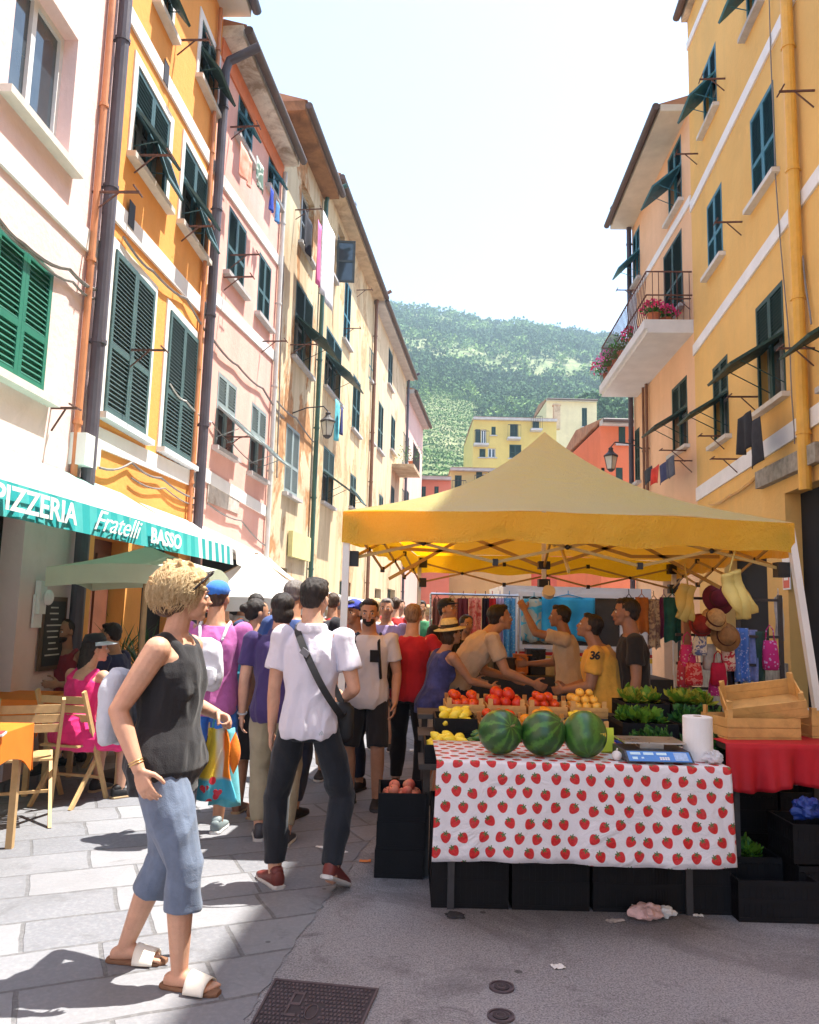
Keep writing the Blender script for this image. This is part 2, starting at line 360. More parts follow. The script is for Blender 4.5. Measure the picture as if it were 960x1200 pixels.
def finish(B):
    F=B['F'];H=B['H'];s=F.s; holes=B['holes']; mb=MB()
    us=sorted(set([0,F.L]+[h[0] for h in holes]+[h[1] for h in holes])); zs=sorted(set([0,H]+[h[2] for h in holes]+[h[3] for h in holes]))
    us=[u for u in us if 0<=u<=F.L]; zs=[z for z in zs if 0<=z<=H]
    for a,b in zip(us,us[1:]):
        run=None
        for c,d in zip(zs,zs[1:]):
            m=((a+b)/2,(c+d)/2); inside=any(h[0]<m[0]<h[1] and h[2]<m[1]<h[3] for h in holes)
            if inside:
                if run is not None: mb.face([(a,0,run),(b,0,run),(b,0,c),(a,0,c)]); run=None
            elif run is None: run=c
        if run is not None: mb.face([(a,0,run),(b,0,run),(b,0,H),(a,0,H)])
    r=s*-.26
    for u0,u1,z0,z1 in holes:
        mb.face([(u0,0,z0),(u0,r,z0),(u0,r,z1),(u0,0,z1)]); mb.face([(u1,0,z0),(u1,0,z1),(u1,r,z1),(u1,r,z0)])
        mb.face([(u0,0,z1),(u0,r,z1),(u1,r,z1),(u1,0,z1)]); mb.face([(u0,0,z0),(u1,0,z0),(u1,r,z0),(u0,r,z0)])
        mb.face([(u0,r,z0),(u1,r,z0),(u1,r,z1),(u0,r,z1)])
    e=-s*B['depth']
    mb.face([(0,0,0),(0,e,0),(0,e,H),(0,0,H)]); mb.face([(F.L,0,0),(F.L,e,0),(F.L,e,H),(F.L,0,H)]); mb.face([(0,e,0),(F.L,e,0),(F.L,e,H),(0,e,H)]); mb.face([(0,0,H),(F.L,0,H),(F.L,e,H),(0,e,H)])
    mb.build('wall',B['wallm'],B['root'],fix=False)
def band(B,pa,pb,h,mat,th=.03,name='stringcourse'):
    F=B['F'];s=F.s; ua,za=F.hit(*pa); ub,zb=F.hit(*pb); k=(zb-za)/(ub-ua); z=lambda u:za+k*(u-ua)
    # stay clear of the window openings
    cuts=[(0.0,F.L)]
    for h0 in B['holes']:
        nc=[]
        for a,b in cuts:
            m=(h0[0]+h0[1])/2
            if h0[2]-.075<z(m)+h/2 and h0[3]+.075>z(m)-h/2 and h0[1]+.12>a and h0[0]-.12<b:
                if h0[0]-.12>a: nc.append((a,h0[0]-.12))
                if h0[1]+.12<b: nc.append((h0[1]+.12,b))
            else: nc.append((a,b))
        cuts=nc
    mb=MB()
    for a,b in cuts:
        mb=MB(); y0,y1=yn(F,0,th); P=[(u,y,z(u)+q) for u in(a,b) for y in(y0,y1) for q in(-h/2,h/2)]
        mb.faces(P,[(0,1,3,2),(4,6,7,5),(0,4,5,1),(2,3,7,6),(0,2,6,4),(1,5,7,3)]); mb.build(name,mat,B['root'])
tile_m=None
def tilemat():
    if 'tiles' in _mc: return _mc['tiles']
    n=NT('roof_tiles'); w=n.n('ShaderNodeTexWave'); n.l(n.map(),w.inputs['Vector']); w.inputs['Scale'].default_value=1.6; w.inputs['Distortion'].default_value=1.5
    c=n.mix(n.ramp(n.noise(3,5),.3,.7),(.32,.14,.08),(.50,.28,.17)); c=n.mix(n.ramp(n.noise(1.2,6,.7),.55,.7,0,.7),c,(.22,.2,.15)); n.bump(w.outputs[1],.8,.05); m=n.out(c,.85,.2); _mc['tiles']=m; return m
def eave(B,out=.6,th=.16,soffit=None,gutter=None,u0=0,u1=None,dz=0,pitch=.32):
    F=B['F'];u1=F.L if u1 is None else u1;H=B['H']+dz;mb=MB()
    bx(mb,F,u0,u1,-.1,out,H,H+th); mb.build('cornice',soffit or M('soffit',(.55,.5,.42),.85,.2,4,dirt=(.2,.15,.1)),B['root'])
    q=MB(); s=F.s; d=B['depth']/2; rz=H+th+.002
    q.faces([(u0,s*(out+.05),rz),(u1,s*(out+.05),rz),(u1,-s*d,rz+(d+out)*pitch),(u0,-s*d,rz+(d+out)*pitch),(u0,-s*d*2,rz),(u1,-s*d*2,rz)],[(0,1,2,3),(3,2,5,4),(0,3,4),(1,5,2),(0,4,5,1)])
    rf=q.build('roof',tilemat(),B['root'])
    if gutter:
        q=MB(); q.tube([(u0,s*(out+.09),H+.10),(u1,s*(out+.09),H+.10)],.075,10); q.build('gutter',gutter,rf)
    return rf
def pipe(B,u,z0,z1,r=.055,mat=None,off=.10,top_out=None,name='downpipe'):
    F=B['F'];s=F.s;mb=MB(); P=[(u,s*off,z0),(u,s*off,z1)]
    if top_out: P+=[(u,s*(off+.05),z1+.18),(u,s*top_out,z1+.42)]
    mb.tube(P,r,12)
    z=z0+.7
    while z<z1: mb.tube([(u,s*off,z-.02),(u,s*off,z+.02)],r+.012,12); bx(mb,F,u-.012,u+.012,0,off-r,z-.012,z+.012); z+=1.7
    mb.build(name,mat,B['root'],smooth=False)
def cable(B,pp,r=.012,off=.03,mat=None,sag=.05,name='cable'):
    F=B['F'];s=F.s;mb=MB();P=[F.hit(x,y) for x,y in pp]; out=[]
    for (a,b) in zip(P,P[1:]):
        for k in range(5):
            t=k/5; out.append((a[0]+(b[0]-a[0])*t,s*(off+r+.006*math.sin(k)),a[1]+(b[1]-a[1])*t-sag*4*t*(1-t)))
    out.append((P[-1][0],s*(off+r),P[-1][1])); mb.tube(out,r,6); return mb.build(name,mat or M('cable_grey',(.22,.2,.19),.7,.2),B['root'])
def bracket(B,px,py,ln=.55,name='clothesline_bracket'):
    F=B['F'];s=F.s;u,z=F.hit(px,py);mb=MB()
    mb.bar((u,s*0,z),(u,s*ln,z),.022,.022); mb.bar((u,s*.02,z-.22),(u,s*ln*.55,z-.012),.014,.014); mb.bar((u-.12,s*(ln-.02),z+.012),(u+.12,s*(ln-.02),z+.012),.014,.014)
    mb.build(name,M('rusty_iron',(.13,.06,.045),.8,.3,20),B['root'])

# paints
M('iron',(.05,.045,.045),.6,.2)
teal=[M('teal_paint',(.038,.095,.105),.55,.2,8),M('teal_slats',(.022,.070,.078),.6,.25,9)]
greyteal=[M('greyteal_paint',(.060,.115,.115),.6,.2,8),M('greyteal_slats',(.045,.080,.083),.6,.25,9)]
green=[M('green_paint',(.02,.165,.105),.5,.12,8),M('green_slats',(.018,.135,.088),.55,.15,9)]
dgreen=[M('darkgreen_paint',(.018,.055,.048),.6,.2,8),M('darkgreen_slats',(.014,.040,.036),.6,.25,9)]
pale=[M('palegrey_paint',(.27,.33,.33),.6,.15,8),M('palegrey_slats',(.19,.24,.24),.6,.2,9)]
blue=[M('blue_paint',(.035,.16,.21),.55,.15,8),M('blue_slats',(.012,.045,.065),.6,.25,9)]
white=M('white_render',(.78,.76,.74),.85,.06,3)
pipe_dark=M('pipe_purplegrey',(.085,.075,.095),.5,.2,3); pipe_copper=M('pipe_brown',(.20,.10,.06),.5,.2,3); pipe_green=M('pipe_green',(.05,.12,.10),.5,.2,3)
wsill=M('marble_sill',(.62,.58,.52),.6,.1,9)
mL=.045
def XL(Y): return -3.7+mL*Y
def Yat(F,px): return F
# --- boundaries of the left row
PB0=(XL(-6),-6); PB1=(XL(7.95),7.95); PB2=(XL(11.45),11.45); PB3=(PB2[0]+.11*3.65,15.1); PB4=(PB3[0]+.12*3.5,18.6); PB5=(PB4[0]+.125*7.6,26.2); PB6=(PB5[0]+.125*9,35.2); PB7=(PB6[0]+.13*7,42.2)
# ---------- pale pink house
A=house(PB0,PB1,-1,12.5,plaster('pale_pink_plaster',(.80,.60,.57),(.66,.46,.42),.35),'pale pink plastered house with bright green louvred shutters above the striped awning')
F=A['F']
window(A,F,12,90,-18,160,'glass',None,sill=wsill); window(A,F,-12,59,283,450,'closed',green,sill=wsill)
window(A,F,-150,-75,240,430,'closed',green,sill=wsill)
# doorways under the awning
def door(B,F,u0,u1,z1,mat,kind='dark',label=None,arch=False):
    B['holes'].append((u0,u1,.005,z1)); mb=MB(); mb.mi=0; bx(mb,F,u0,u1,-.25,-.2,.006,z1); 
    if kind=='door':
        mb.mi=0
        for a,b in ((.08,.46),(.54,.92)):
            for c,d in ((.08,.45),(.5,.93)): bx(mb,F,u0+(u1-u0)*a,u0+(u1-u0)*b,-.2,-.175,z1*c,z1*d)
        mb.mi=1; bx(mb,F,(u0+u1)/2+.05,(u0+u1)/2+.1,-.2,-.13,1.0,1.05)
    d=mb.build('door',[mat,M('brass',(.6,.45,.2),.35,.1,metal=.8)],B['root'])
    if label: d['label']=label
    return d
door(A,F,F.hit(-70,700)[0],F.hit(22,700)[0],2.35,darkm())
band(A,(0,178),(116,297),.22,white); 
cable(A,[(-30,225),(20,285),(75,315),(112,340)],.02); cable(A,[(-30,232),(30,296),(80,330),(110,350)],.014)
cable(A,[(112,340),(108,400),(96,470),(92,530)],.013); cable(A,[(118,230),(113,300),(105,420),(100,520)],.012)
pipe(A,F.L-.14,.1,12.4,.07,pipe_dark); pipe(A,F.L-.34,2.6,12.4,.035,M('pipe_orange',(.55,.22,.1),.5,.2,3),.05,name='conduit')
bracket(A,108,225,.5); bracket(A,60,478,.25)
q=MB(); u,z=F.hit(88,528); bx(q,F,u-.12,u+.16,0,.16,z-.16,z+.16); bx(q,F,u+.2,u+.32,0,.12,z-.1,z+.12); q.build('meter_box',M('white_plastic',(.75,.75,.72),.5,.05),A['root'])
eave(A); finish(A)
# ---------- orange house
B=house(PB1,PB2,-1,10.9,plaster('orange_plaster',(.84,.37,.10),(.62,.28,.06),.3),'orange yellow house with white framed grey green shutters')
F=B['F']
for a in ((155,198,103,217),(212,242,184,286)): window(B,F,*a,'awn',teal,surround=white,sill=wsill,open2=.55)
window(B,F,233,255,40,117,'awn',dgreen,surround=white,sill=wsill); window(B,F,184,203,-45,27,'awn',dgreen,surround=white,sill=wsill)
for a in ((125,175,309,503),(192,227,375,538)): window(B,F,*a,'closed',greyteal,surround=white,sill=M('pale_blue_panel',(.62,.66,.70),.8,.05))
band(B,(162,36),(250,196),.20,white); band(B,(137,250),(244,369),.24,white); band(B,(115,513),(228,563),.22,white)
for x,y in ((192,86),(151,252)):
    q=MB(); u,z=F.hit(x,y); bx(q,F,u-.08,u+.08,.031,.04,z-.15,z+.15); q.build('vent_grille',M('vent_dark',(.03,.03,.04),.7),B['root'])
pipe(B,F.L-.07,.1,9.9,.07,pipe_dark,.11,.62); pipe(B,F.L-.30,2.6,10.8,.03,M('pipe_orange'),.05,name='conduit')
cable(B,[(140,278),(175,318),(215,350),(246,398)],.018); cable(B,[(112,548),(150,542),(185,560),(230,585)],.014); cable(B,[(150,560),(190,572),(228,592)],.01)
cable(B,[(196,450),(215,470),(245,495)],.012,mat=M('cable_white',(.6,.6,.58)))
for x,y in ((207,47),(157,182),(150,410),(212,265)): bracket(B,x,y,.45)
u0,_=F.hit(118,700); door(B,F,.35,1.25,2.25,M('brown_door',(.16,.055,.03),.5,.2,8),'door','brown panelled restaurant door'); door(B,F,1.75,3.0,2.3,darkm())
eave(B,.45,.12,M('white_soffit',(.66,.64,.62),.8,.08,3),pipe_dark); finish(B)
# ---------- pink house
C=house(PB2,PB3,-1,10.55,plaster('pink_plaster',(.80,.46,.39),(.60,.24,.20),.35),'salmon pink house on the left with washing hanging under its top windows')
F=C['F']
window(C,F,278,297,118,178,'half',blue); window(C,F,314,328,180,232,'half',blue)
window(C,F,266,288,252,335,'closed',teal); window(C,F,302,317,302,378,'closed',teal)
window(C,F,253,276,442,531,'awn',pale,prop=48); window(C,F,293,311,476,559,'awn',pale,prop=48)
band(C,(277,236),(327,308),.20,white); band(C,(254,352),(317,414),.20,white); band(C,(262,570),(312,600),.2,white)
cable(C,[(246,398),(275,428),(305,455),(330,490)],.02); cable(C,[(246,495),(270,520),(300,545)],.012); cable(C,[(240,590),(280,610),(310,640)],.014)
for x,y in ((270,149),(270,299),(262,325),(262,512),(306,400)): bracket(C,x,y,.5)
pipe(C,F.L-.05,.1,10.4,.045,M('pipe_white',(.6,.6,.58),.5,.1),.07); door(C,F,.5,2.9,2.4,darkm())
q=MB(); u,z=F.hit(256,575); bx(q,F,u-.5,u+1.0,.005,.02,z-.25,z+.2); q.build('weathered_panel',M('grey_patch',(.5,.45,.40),.9,.3,5,dirt=(.25,.16,.1)),C['root'])
eave(C,.34,.2,M('peeling_soffit',(.70,.66,.58),.9,.15,5,dirt=(.22,.14,.08)),M('gutter_brown',(.10,.07,.06),.6,.2)); 
q=MB(); bx(q,F,0,F.L,0,.03,10.2,10.55-.002); q.build('cornice_band',M('terracotta_band',(.70,.22,.10),.9,.1),C['root']); finish(C)
# ---------- weathered cream house with clothes
Dh=house(PB3,PB4,-1,11.8,plaster('cream_weathered',(.66,.54,.36),(.36,.26,.16),.75,(.46,.24,.11),.50),'weathered cream house with peeling ochre patches, brown roof soffit and a green downpipe')
F=Dh['F']
window(Dh,F,352,368,222,300,'dark',dgreen); window(Dh,F,345,366,340,432,'awn',dgreen,prop=50); window(Dh,F,334,350,500,582,'closed',pale)
pipe(Dh,F.L-.08,.1,11.7,.055,pipe_green,.09,.6)
cable(Dh,[(322,470),(345,490),(368,520)],.018); cable(Dh,[(330,300),(326,420),(322,560)],.015)
for x,y in ((346,246),(340,404)): bracket(Dh,x,y,.6)
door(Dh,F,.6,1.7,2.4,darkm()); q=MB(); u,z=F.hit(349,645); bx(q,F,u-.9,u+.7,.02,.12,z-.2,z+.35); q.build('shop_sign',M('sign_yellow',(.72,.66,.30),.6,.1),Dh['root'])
eave(Dh,.40,.22,M('brown_soffit',(.30,.15,.07),.9,.3,3,dirt=(.12,.06,.03)),M('gutter_brown')); finish(Dh)
# ---------- ochre-cream house
Eh=house(PB4,PB5,-1,12.3,plaster('ochre_cream',(.66,.51,.31),(.38,.25,.14),.75,(.50,.33,.18),.52),'long ochre cream house up the left row with a brown downpipe')
F=Eh['F']
window(Eh,F,381,400,393,465,'awn',teal,prop=50); window(Eh,F,378,391,526,592,'awn',greyteal,prop=55)
window(Eh,F,383,394,268,322,'casement',None); window(Eh,F,403,411,330,405,'closed',blue)
window(Eh,F,413,422,442,508,'closed',teal); window(Eh,F,410,417,556,596,'awn',greyteal); window(Eh,F,396,404,268,300,'dark',None)
pipe(Eh,F.L-.08,.1,12.2,.06,pipe_copper,.1,.6)
for x,y in ((397,240),(403,385),(418,340)): bracket(Eh,x,y,.5)
door(Eh,F,1,2.2,2.3,darkm()); door(Eh,F,3.6,5.2,2.4,M('dark_green_door',(.03,.08,.06),.5)); 
eave(Eh,.36,.2,M('cream_soffit',(.55,.42,.27),.9,.2,3,dirt=(.3,.18,.1)),M('gutter_brown')); finish(Eh)
# ---------- yellow-cream house and last pink one
Fh=house(PB5,PB6,-1,12.2,plaster('sand_plaster',(.68,.53,.34),(.42,.29,.18),.65,(.5,.36,.22),.56),'sand coloured house far up the left row, its balcony carrying a green plant')
F=Fh['F']
for a in ((428,433,400,440),(432,439,447,518),(443,449,472,530),(455,460,410,455),(458,463,488,530),(429,434,568,600),(444,449,580,610),(458,462,570,605)): window(Fh,F,*a,'closed',random.choice([teal,greyteal]))
pipe(Fh,F.L-.1,.1,12.1,.06,pipe_dark,.1,.6); door(Fh,F,2,3.4,2.4,darkm()); door(Fh,F,5,7.2,2.5,M('dark_green_door'))
q=MB(); bx(q,F,5.2,7.6,0,.9,7.4,7.55); q.build('balcony_slab',M('cream_soffit'),Fh['root'])
q=MB()
for k in range(14): u=5.25+k*.177; q.tube([(u,F.s*.86,7.551),(u,F.s*.86,8.4)],.012,5)
q.bar((5.2,F.s*.86,8.42),(7.6,F.s*.86,8.42),.03,.03); q.build('balcony_railing',M('iron'),Fh['root'])
eave(Fh,.36,.2,M('grey_soffit',(.5,.48,.45),.9,.15,3),M('gutter_brown')); finish(Fh)
Gh=house(PB6,PB7,-1,11.6,plaster('rose_plaster',(.72,.48,.42),(.5,.35,.3),.35),'narrow rose coloured house closing the left row in the distance')
F=Gh['F']
for a in ((468,471,500,540),(476,479,510,545),(468,471,570,600),(476,479,575,602)): window(Gh,F,*a,'closed',dgreen)
eave(Gh,.36,.2,M('grey_soffit'),M('gutter_brown')); finish(Gh)

# ================================================================ right row (in the shade)
XR=lambda Y:4.0+.09*Y
Q0=(XR(-4),-4);Q1=(XR(14.25),14.25);Q2=(Q1[0]+.05*4.8,19.05)
Rh=house(Q0,Q1,1,13.35,plaster('yellow_plaster',(.76,.46,.15),(.58,.40,.16),.4),'tall yellow house on the right with white bands, blue green shutters and a yellow drainpipe')
F=Rh['F']
window(Rh,F,880,909,114,224,'closed',blue,sill=wsill); window(Rh,F,829,847,226,312,'closed',blue,sill=wsill)
window(Rh,F,824,840,64,142,'awn',blue,sill=wsill,prop=45); window(Rh,F,874,892,-60,24,'awn',blue,prop=45)
window(Rh,F,887,920,342,474,'awn',dgreen,prop=58,sill=wsill); window(Rh,F,836,854,422,517,'awn',dgreen,prop=58,sill=wsill)
window(Rh,F,968,1010,315,440,'awn',dgreen,prop=58); window(Rh,F,975,1020,10,150,'closed',blue)
band(Rh,(929,0),(807,250),.20,white); band(Rh,(936,240),(811,415),.20,white); band(Rh,(951,491),(825,575),.24,white); band(Rh,(829,0),(802,65),.16,white)
pipe(Rh,F.hit(943,300)[0],3.1,13.4,.075,M('pipe_yellow',(.72,.38,.06),.45,.1),.1); pass
cable(Rh,[(952,525),(905,545),(860,580),(835,590)],.03,mat=M('pipe_yellow')); cable(Rh,[(905,0),(912,200),(930,420),(935,520)],.009); cable(Rh,[(945,300),(955,380)],.012)
for x,y in ((818,180),(850,92),(888,465),(850,511),(812,540),(810,350),(955,106),(955,408),(870,260),(866,538)): bracket(Rh,x,y,.42)
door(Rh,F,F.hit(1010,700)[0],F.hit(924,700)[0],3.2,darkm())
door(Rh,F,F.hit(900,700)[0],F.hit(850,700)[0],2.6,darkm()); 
q=MB(); u,z=F.hit(926,548); bx(q,F,u-1.0,u+1.0,0,.1,z-.12,z+.12); q.build('stone_lintel',M('grey_stone',(.3,.27,.22),.9,.35,9),Rh['root'])
q=MB(); bx(q,F,F.hit(921,700)[0],F.L-.1,0,.035,.004,1.0); q.build('stone_plinth',M('grey_stone'),Rh['root'])
q=MB(); u,z=F.hit(922,662)
q.mi=0; bx(q,F,u-.12,u+.12,0,.012,z+.02,z+.32); bx(q,F,u-.12,u+.12,0,.012,z-.32,z-.02)
q.mi=1; bx(q,F,u-.05,u+.05,.0125,.015,z+.1,z+.25)
q.mi=2; bx(q,F,u-.1,u+.1,.0125,.0145,z-.3,z-.04)
q.mi=0; bx(q,F,u-.07,u+.07,.0146,.016,z-.2,z-.15)
q.build('notice_plates',[M('white_enamel',(.8,.8,.78),.4,.03),M('black_print',(.02,.02,.02)),M('red_enamel',(.6,.06,.04),.4,.05)],Rh['root'])
eave(Rh,.12,.15,None,M('gutter_brown')); finish(Rh)
R2=house(Q1,Q2,1,11.45,plaster('peach_plaster',(.80,.50,.30),(.62,.38,.22),.35),'peach coloured house on the right with an iron railed balcony full of red flowers')
F=R2['F']
window(R2,F,783,799,171,249,'awn',blue,prop=50,sill=wsill); window(R2,F,742,750,270,332,'awn',blue,prop=45)
window(R2,F,778,800,283,372,'closed',dgreen,leafs=2); window(R2,F,788,806,447,528,'awn',dgreen,prop=58,sill=wsill); window(R2,F,743,750,503,566,'closed',dgreen)
band(R2,(805,242),(752,332),.18,white); 
for x,y in ((804,528),(746,340)): bracket(R2,x,y,.5)
pipe(R2,F.L-.1,.1,11.6,.06,pipe_dark,.1,.55); pipe(R2,F.hit(762,560)[0],3,7.2,.035,pipe_copper,.06,name='conduit'); pipe(R2,F.hit(758,560)[0],3,7.2,.03,pipe_copper,.06,name='conduit')
door(R2,F,1.2,2.4,2.4,darkm())
q=MB(); bx(q,F,0,F.L,0,.03,5.0,5.4)
# balcony
ub0=.02; ub1=F.L-.35; zb=F.hit(808,380)[1]; bo=.92
s=F.s
q=MB(); bx(q,F,ub0,ub1,0,bo,zb-.18,zb); bx(q,F,ub0-.0,ub1,.0,bo-.06,zb-.26,zb-.18); q.build('balcony_slab',M('white_soffit'),R2['root'])
q=MB(); bo2=bo-.06
for k in range(34): u=ub0+.04+k*(ub1-ub0-.08)/33; q.tube([(u,s*bo2,zb),(u,s*(bo2+.05),zb+.3),(u,s*bo2,zb+.95)],.008,5)
for k in range(7):
    y=.05+k*(bo2-.05)/7
    for u in (ub0+.04,ub1-.04): q.tube([(u,s*y,zb),(u,s*y,zb+.95)],.008,5)
for z in (zb+.97,zb+.5):
    q.tube([(ub0+.04,0,z),(ub0+.04,s*bo2,z),(ub1-.04,s*bo2,z),(ub1-.04,0,z)],.016,6)
q.build('balcony_railing',M('rusty_iron'),R2['root'])
BALC=(F,ub0,ub1,zb,bo2)
eave(R2,.55,.14,M('pale_soffit',(.62,.56,.46),.9,.1,3),M('gutter_brown')); finish(R2)
# ---------- further houses at the end of the street
def far_house(name,label,x0,x1,Y,H,mat,wins,sh,depth=9,roof=True,yaw=0,flat=False):
    """a house standing across the view; windows given in metres (u,z,w,h)"""
    Bf=house((x0,Y),(x1,Y+yaw),-1,H,mat,label,depth); F=Bf['F']
    for (u,z,w,h,k) in wins: window(Bf,F,0,0,0,0,k,sh,uz=(u,u+w,z,z+h),sill=True,prop=45)
    if flat:
        eave(Bf,.3,.15,M('grey_soffit'),None,pitch=.03)
    else: eave(Bf,.4,.15,M('grey_soffit'),M('gutter_brown'))
    finish(Bf); return Bf
def wp(px,py,Y): return D(px,py,Y)
def far_px(label,pxl,pxr,Y,pytop,mat,wins,sh,depth=9,yaw=0,flat=False,base=None):
    a=D(pxl,600,Y);b=D(pxr,600,Y+yaw); H=D(pxl,pytop,Y).z
    Bf=house((a.x,Y),(b.x,Y+yaw),-1,H,mat,label,depth); F=Bf['F']
    for (p0,p1,q0,q1,k) in wins: window(Bf,F,p0,p1,q0,q1,k,sh,sill=True,prop=45)
    eave(Bf,.35,.18,M('grey_soffit'),None if flat else M('gutter_brown'),pitch=.03 if flat else .14); finish(Bf); return Bf
R3=far_px('brick orange house behind the peach one on the right, with a small balcony',704,760,27,499,plaster('brick_orange',(.72,.20,.10),(.5,.16,.08),.3),[(722,730,548,600,'closed'),(702,707,548,590,'closed'),(725,733,500,520,'closed')],dgreen,8,0)
R3b=far_px('dull red house low behind the yellow canopy peak',655,745,36,556,plaster('dull_red',(.62,.16,.12),(.45,.12,.09),.3),[(672,680,572,600,'closed')],dgreen,8,0,True)
Yh=far_px('tall yellow house at the end of the street with green shutters and small balconies',553,652,58,492,plaster('lemon_plaster',(.66,.50,.16),(.5,.38,.14),.3),
   [(557,563,503,520,'closed'),(564,570,503,520,'glass'),(576,581,500,510,'closed'),(598,607,497,512,'closed'),(624,632,492,502,'closed'),(562,569,526,536,'closed'),(572,581,525,536,'glass'),(597,611,521,537,'closed'),(632,640,522,537,'closed')],dgreen,10,0,True)
Yl=far_px('lower yellow house with window boxes in front of the tall yellow one',527,640,46,552,plaster('straw_plaster',(.66,.52,.22),(.5,.4,.18),.3),
   [(533,541,557,582,'closed'),(558,565,553,575,'closed'),(566,571,555,577,'glass'),(572,579,551,572,'closed')],dgreen,8,0,True)
Sl=far_px('small salmon house low at the far left end of the street',478,528,43,562,plaster('salmon_plaster',(.74,.25,.16),(.5,.2,.14),.3),[(494,499,570,590,'closed'),(509,514,570,590,'closed')],dgreen,8,0,True)
Yt=far_px('cream gabled house up behind the yellow houses with a stepped parapet',640,700,70,470,plaster('cream_gable',(.7,.6,.36),(.5,.4,.25),.3),[(682,688,478,500,'closed')],dgreen,9,0)
# balconies with their railings on the two yellow houses
for Bf,spots in ((Yh,[(555,572,521),(594,609,514),(621,634,504)]),(Yl,[(529,545,583),(555,583,577)])):
    F=Bf['F']
    for a,b,y in spots:
        u0,z=F.hit(a,y);u1,_=F.hit(b,y); q=MB(); bx(q,F,u0,u1,0,.7,z-.15,z); q.build('balcony_slab',M('grey_soffit'),Bf['root'])
        q=MB(); n=int((u1-u0)/.14)
        for k in range(n+1): u=u0+k*(u1-u0)/n; q.bar((u,F.s*.66,z),(u,F.s*.66,z+.9),.02,.02,(1,0,0))
        q.bar((u0,F.s*.66,z+.92),(u1,F.s*.66,z+.92),.04,.04); q.build('balcony_railing',M('iron'),Bf['root'])
# chimneys
for Bf,u in ((Eh,2.0),(Eh,5.5),(Dh,1.2),(C,.8),(Yh,6.5)):
    F=Bf['F']; q=MB(); z=Bf['H']; bx(q,F,u,u+.5,-2.6,-2.1,z,z+1.9); bx(q,F,u-.06,u+.56,-2.66,-2.04,z+1.9,z+2.0); q.build('chimney',M('cream_soffit'),Bf['root'])
# fill the row behind the camera so light and shade fall as in a street
Bk=house((5.2,-14),(3.2,-4.1),1,12.0,M('back_plaster',(.6,.42,.2),.9,.1),'yellow house behind the viewer on the right side of the street'); eave(Bk,.5,.2); finish(Bk)

# ================================================================ HILLSIDE
def hz(x,y):
    t=(y-62)/390
    if t<0: return -1
    bear=x/y; e=.402-.115*(bear+.01)+.010*mnoise.noise(Vector((bear*16,2,3)))+.006*mnoise.noise(Vector((bear*60,5,3)))
    if bear<-.05: e+=0
    if t<1: p=(1-math.exp(-2.6*t))/(1-math.exp(-2.6)); r=e*y*p
    else: r=e*452*(1-.25*(t-1))
    r+=(5*mnoise.noise(Vector((x*.012,y*.012,3)))+2.5*mnoise.noise(Vector((x*.03,y*.03,7))))*min(1,t*4)*max(0,min(1,(1.0-t)*5+.25))
    r+=15*math.exp(-((x-36)/13)**2-((y-135)/40)**2)
    r*=min(1,t*8)
    if t<.42: q=2.4; f=r/q; b=math.floor(f); fr=f-b; k_=1-t/.42; r=q*(b+min(1,max(0,(fr-.6)/.4)))*k_+r*(1-k_)
    return r
def hillmat():
    n=NT('hillside_ground'); a=n.noise(.05,8,.7); b=n.noise(.6,6,.7); c=n.mix(n.ramp(a,.35,.65),(.12,.17,.06),(.30,.30,.15)); c=n.mix(n.ramp(b,.45,.65,0,.7),c,(.05,.09,.03)); c=n.mix(n.ramp(n.noise(.12,6,.7),.6,.7,0,.6),c,(.30,.26,.17)); ge=n.n('ShaderNodeNewGeometry'); sx=n.n('ShaderNodeSeparateXYZ'); n.l(ge.outputs['True Normal'],sx.inputs[0]); c=n.mix(n.ramp(sx.outputs[2],.62,.8,.9,0),c,n.mix(b,(.34,.30,.24),(.20,.18,.14))); n.bump(b,.6,.6); return n.out(c,.95,.1)
NX,NY=150,400
g=MB(); g.surf(lambda u,v:((lambda x,y:(x,y,hz(x,y)))(-110+330*u,62+640*(v**1.6))),NX,NY)
tag(g.build('hillside',hillmat(),smooth=False,fix=False),kind='structure')
def treem(nm,a,b):
    if nm in _mc: return _mc[nm]
    n=NT(nm); f=n.noise(.35,6,.7); g2=n.noise(2.5,4,.7); c=n.mix(n.ramp(f,.35,.65),a,b); c=n.mix(n.ramp(g2,.45,.7,0,.4),c,sc(b,1.3)); n.bump(g2,1,.5); m=n.out(c,.9,.1); _mc[nm]=m; return m
wood=MB(); rnd=random.Random(3)
def clump(mb,c,r,rnd,n=26,leaf=.34):       # crown of loose leaf clumps spread through a volume
    for k in range(n):
        v=Vector((rnd.gauss(0,1),rnd.gauss(0,1),rnd.gauss(0,1))).normalized()*rnd.uniform(.45,1.0); p=Vector(c)+Vector((v.x*r,v.y*r,v.z*r*.85+r*.6))
        a=Vector((rnd.uniform(-1,1),rnd.uniform(-1,1),rnd.uniform(-.4,1))).normalized(); t=a.orthogonal().normalized(); b=a.cross(t); s=r*leaf*rnd.uniform(.6,1.3)
        q=[p+t*s,p+b*s*.9+a*s*.25,p-t*s,p-b*s*.9-a*s*.2]; mb.faces(q,[(0,1,2),(0,2,3)])
cnt=0
while cnt<6800:
    y=75+rnd.random()**1.25*420; x=rnd.uniform(-.10*y-8,.36*y+10); z=hz(x,y)
    dens=mnoise.noise(Vector((x*.02,y*.02,0)))
    terr=(y<215 and x<.10*y-1)
    if dens<-.12+ (0.62 if terr else -.1) : 
        if rnd.random()<(.97 if terr else .75): cnt+=1; continue
    r=rnd.uniform(1.1,2.6)*(1+y/600); wood.mi=0 if dens>.15 or rnd.random()<.4 else (1 if rnd.random()<.6 else 2)
    clump(wood,(x,y,z),r if not terr else r*.5,rnd,84 if y<260 else 46,.15 if y<260 else .2); cnt+=1
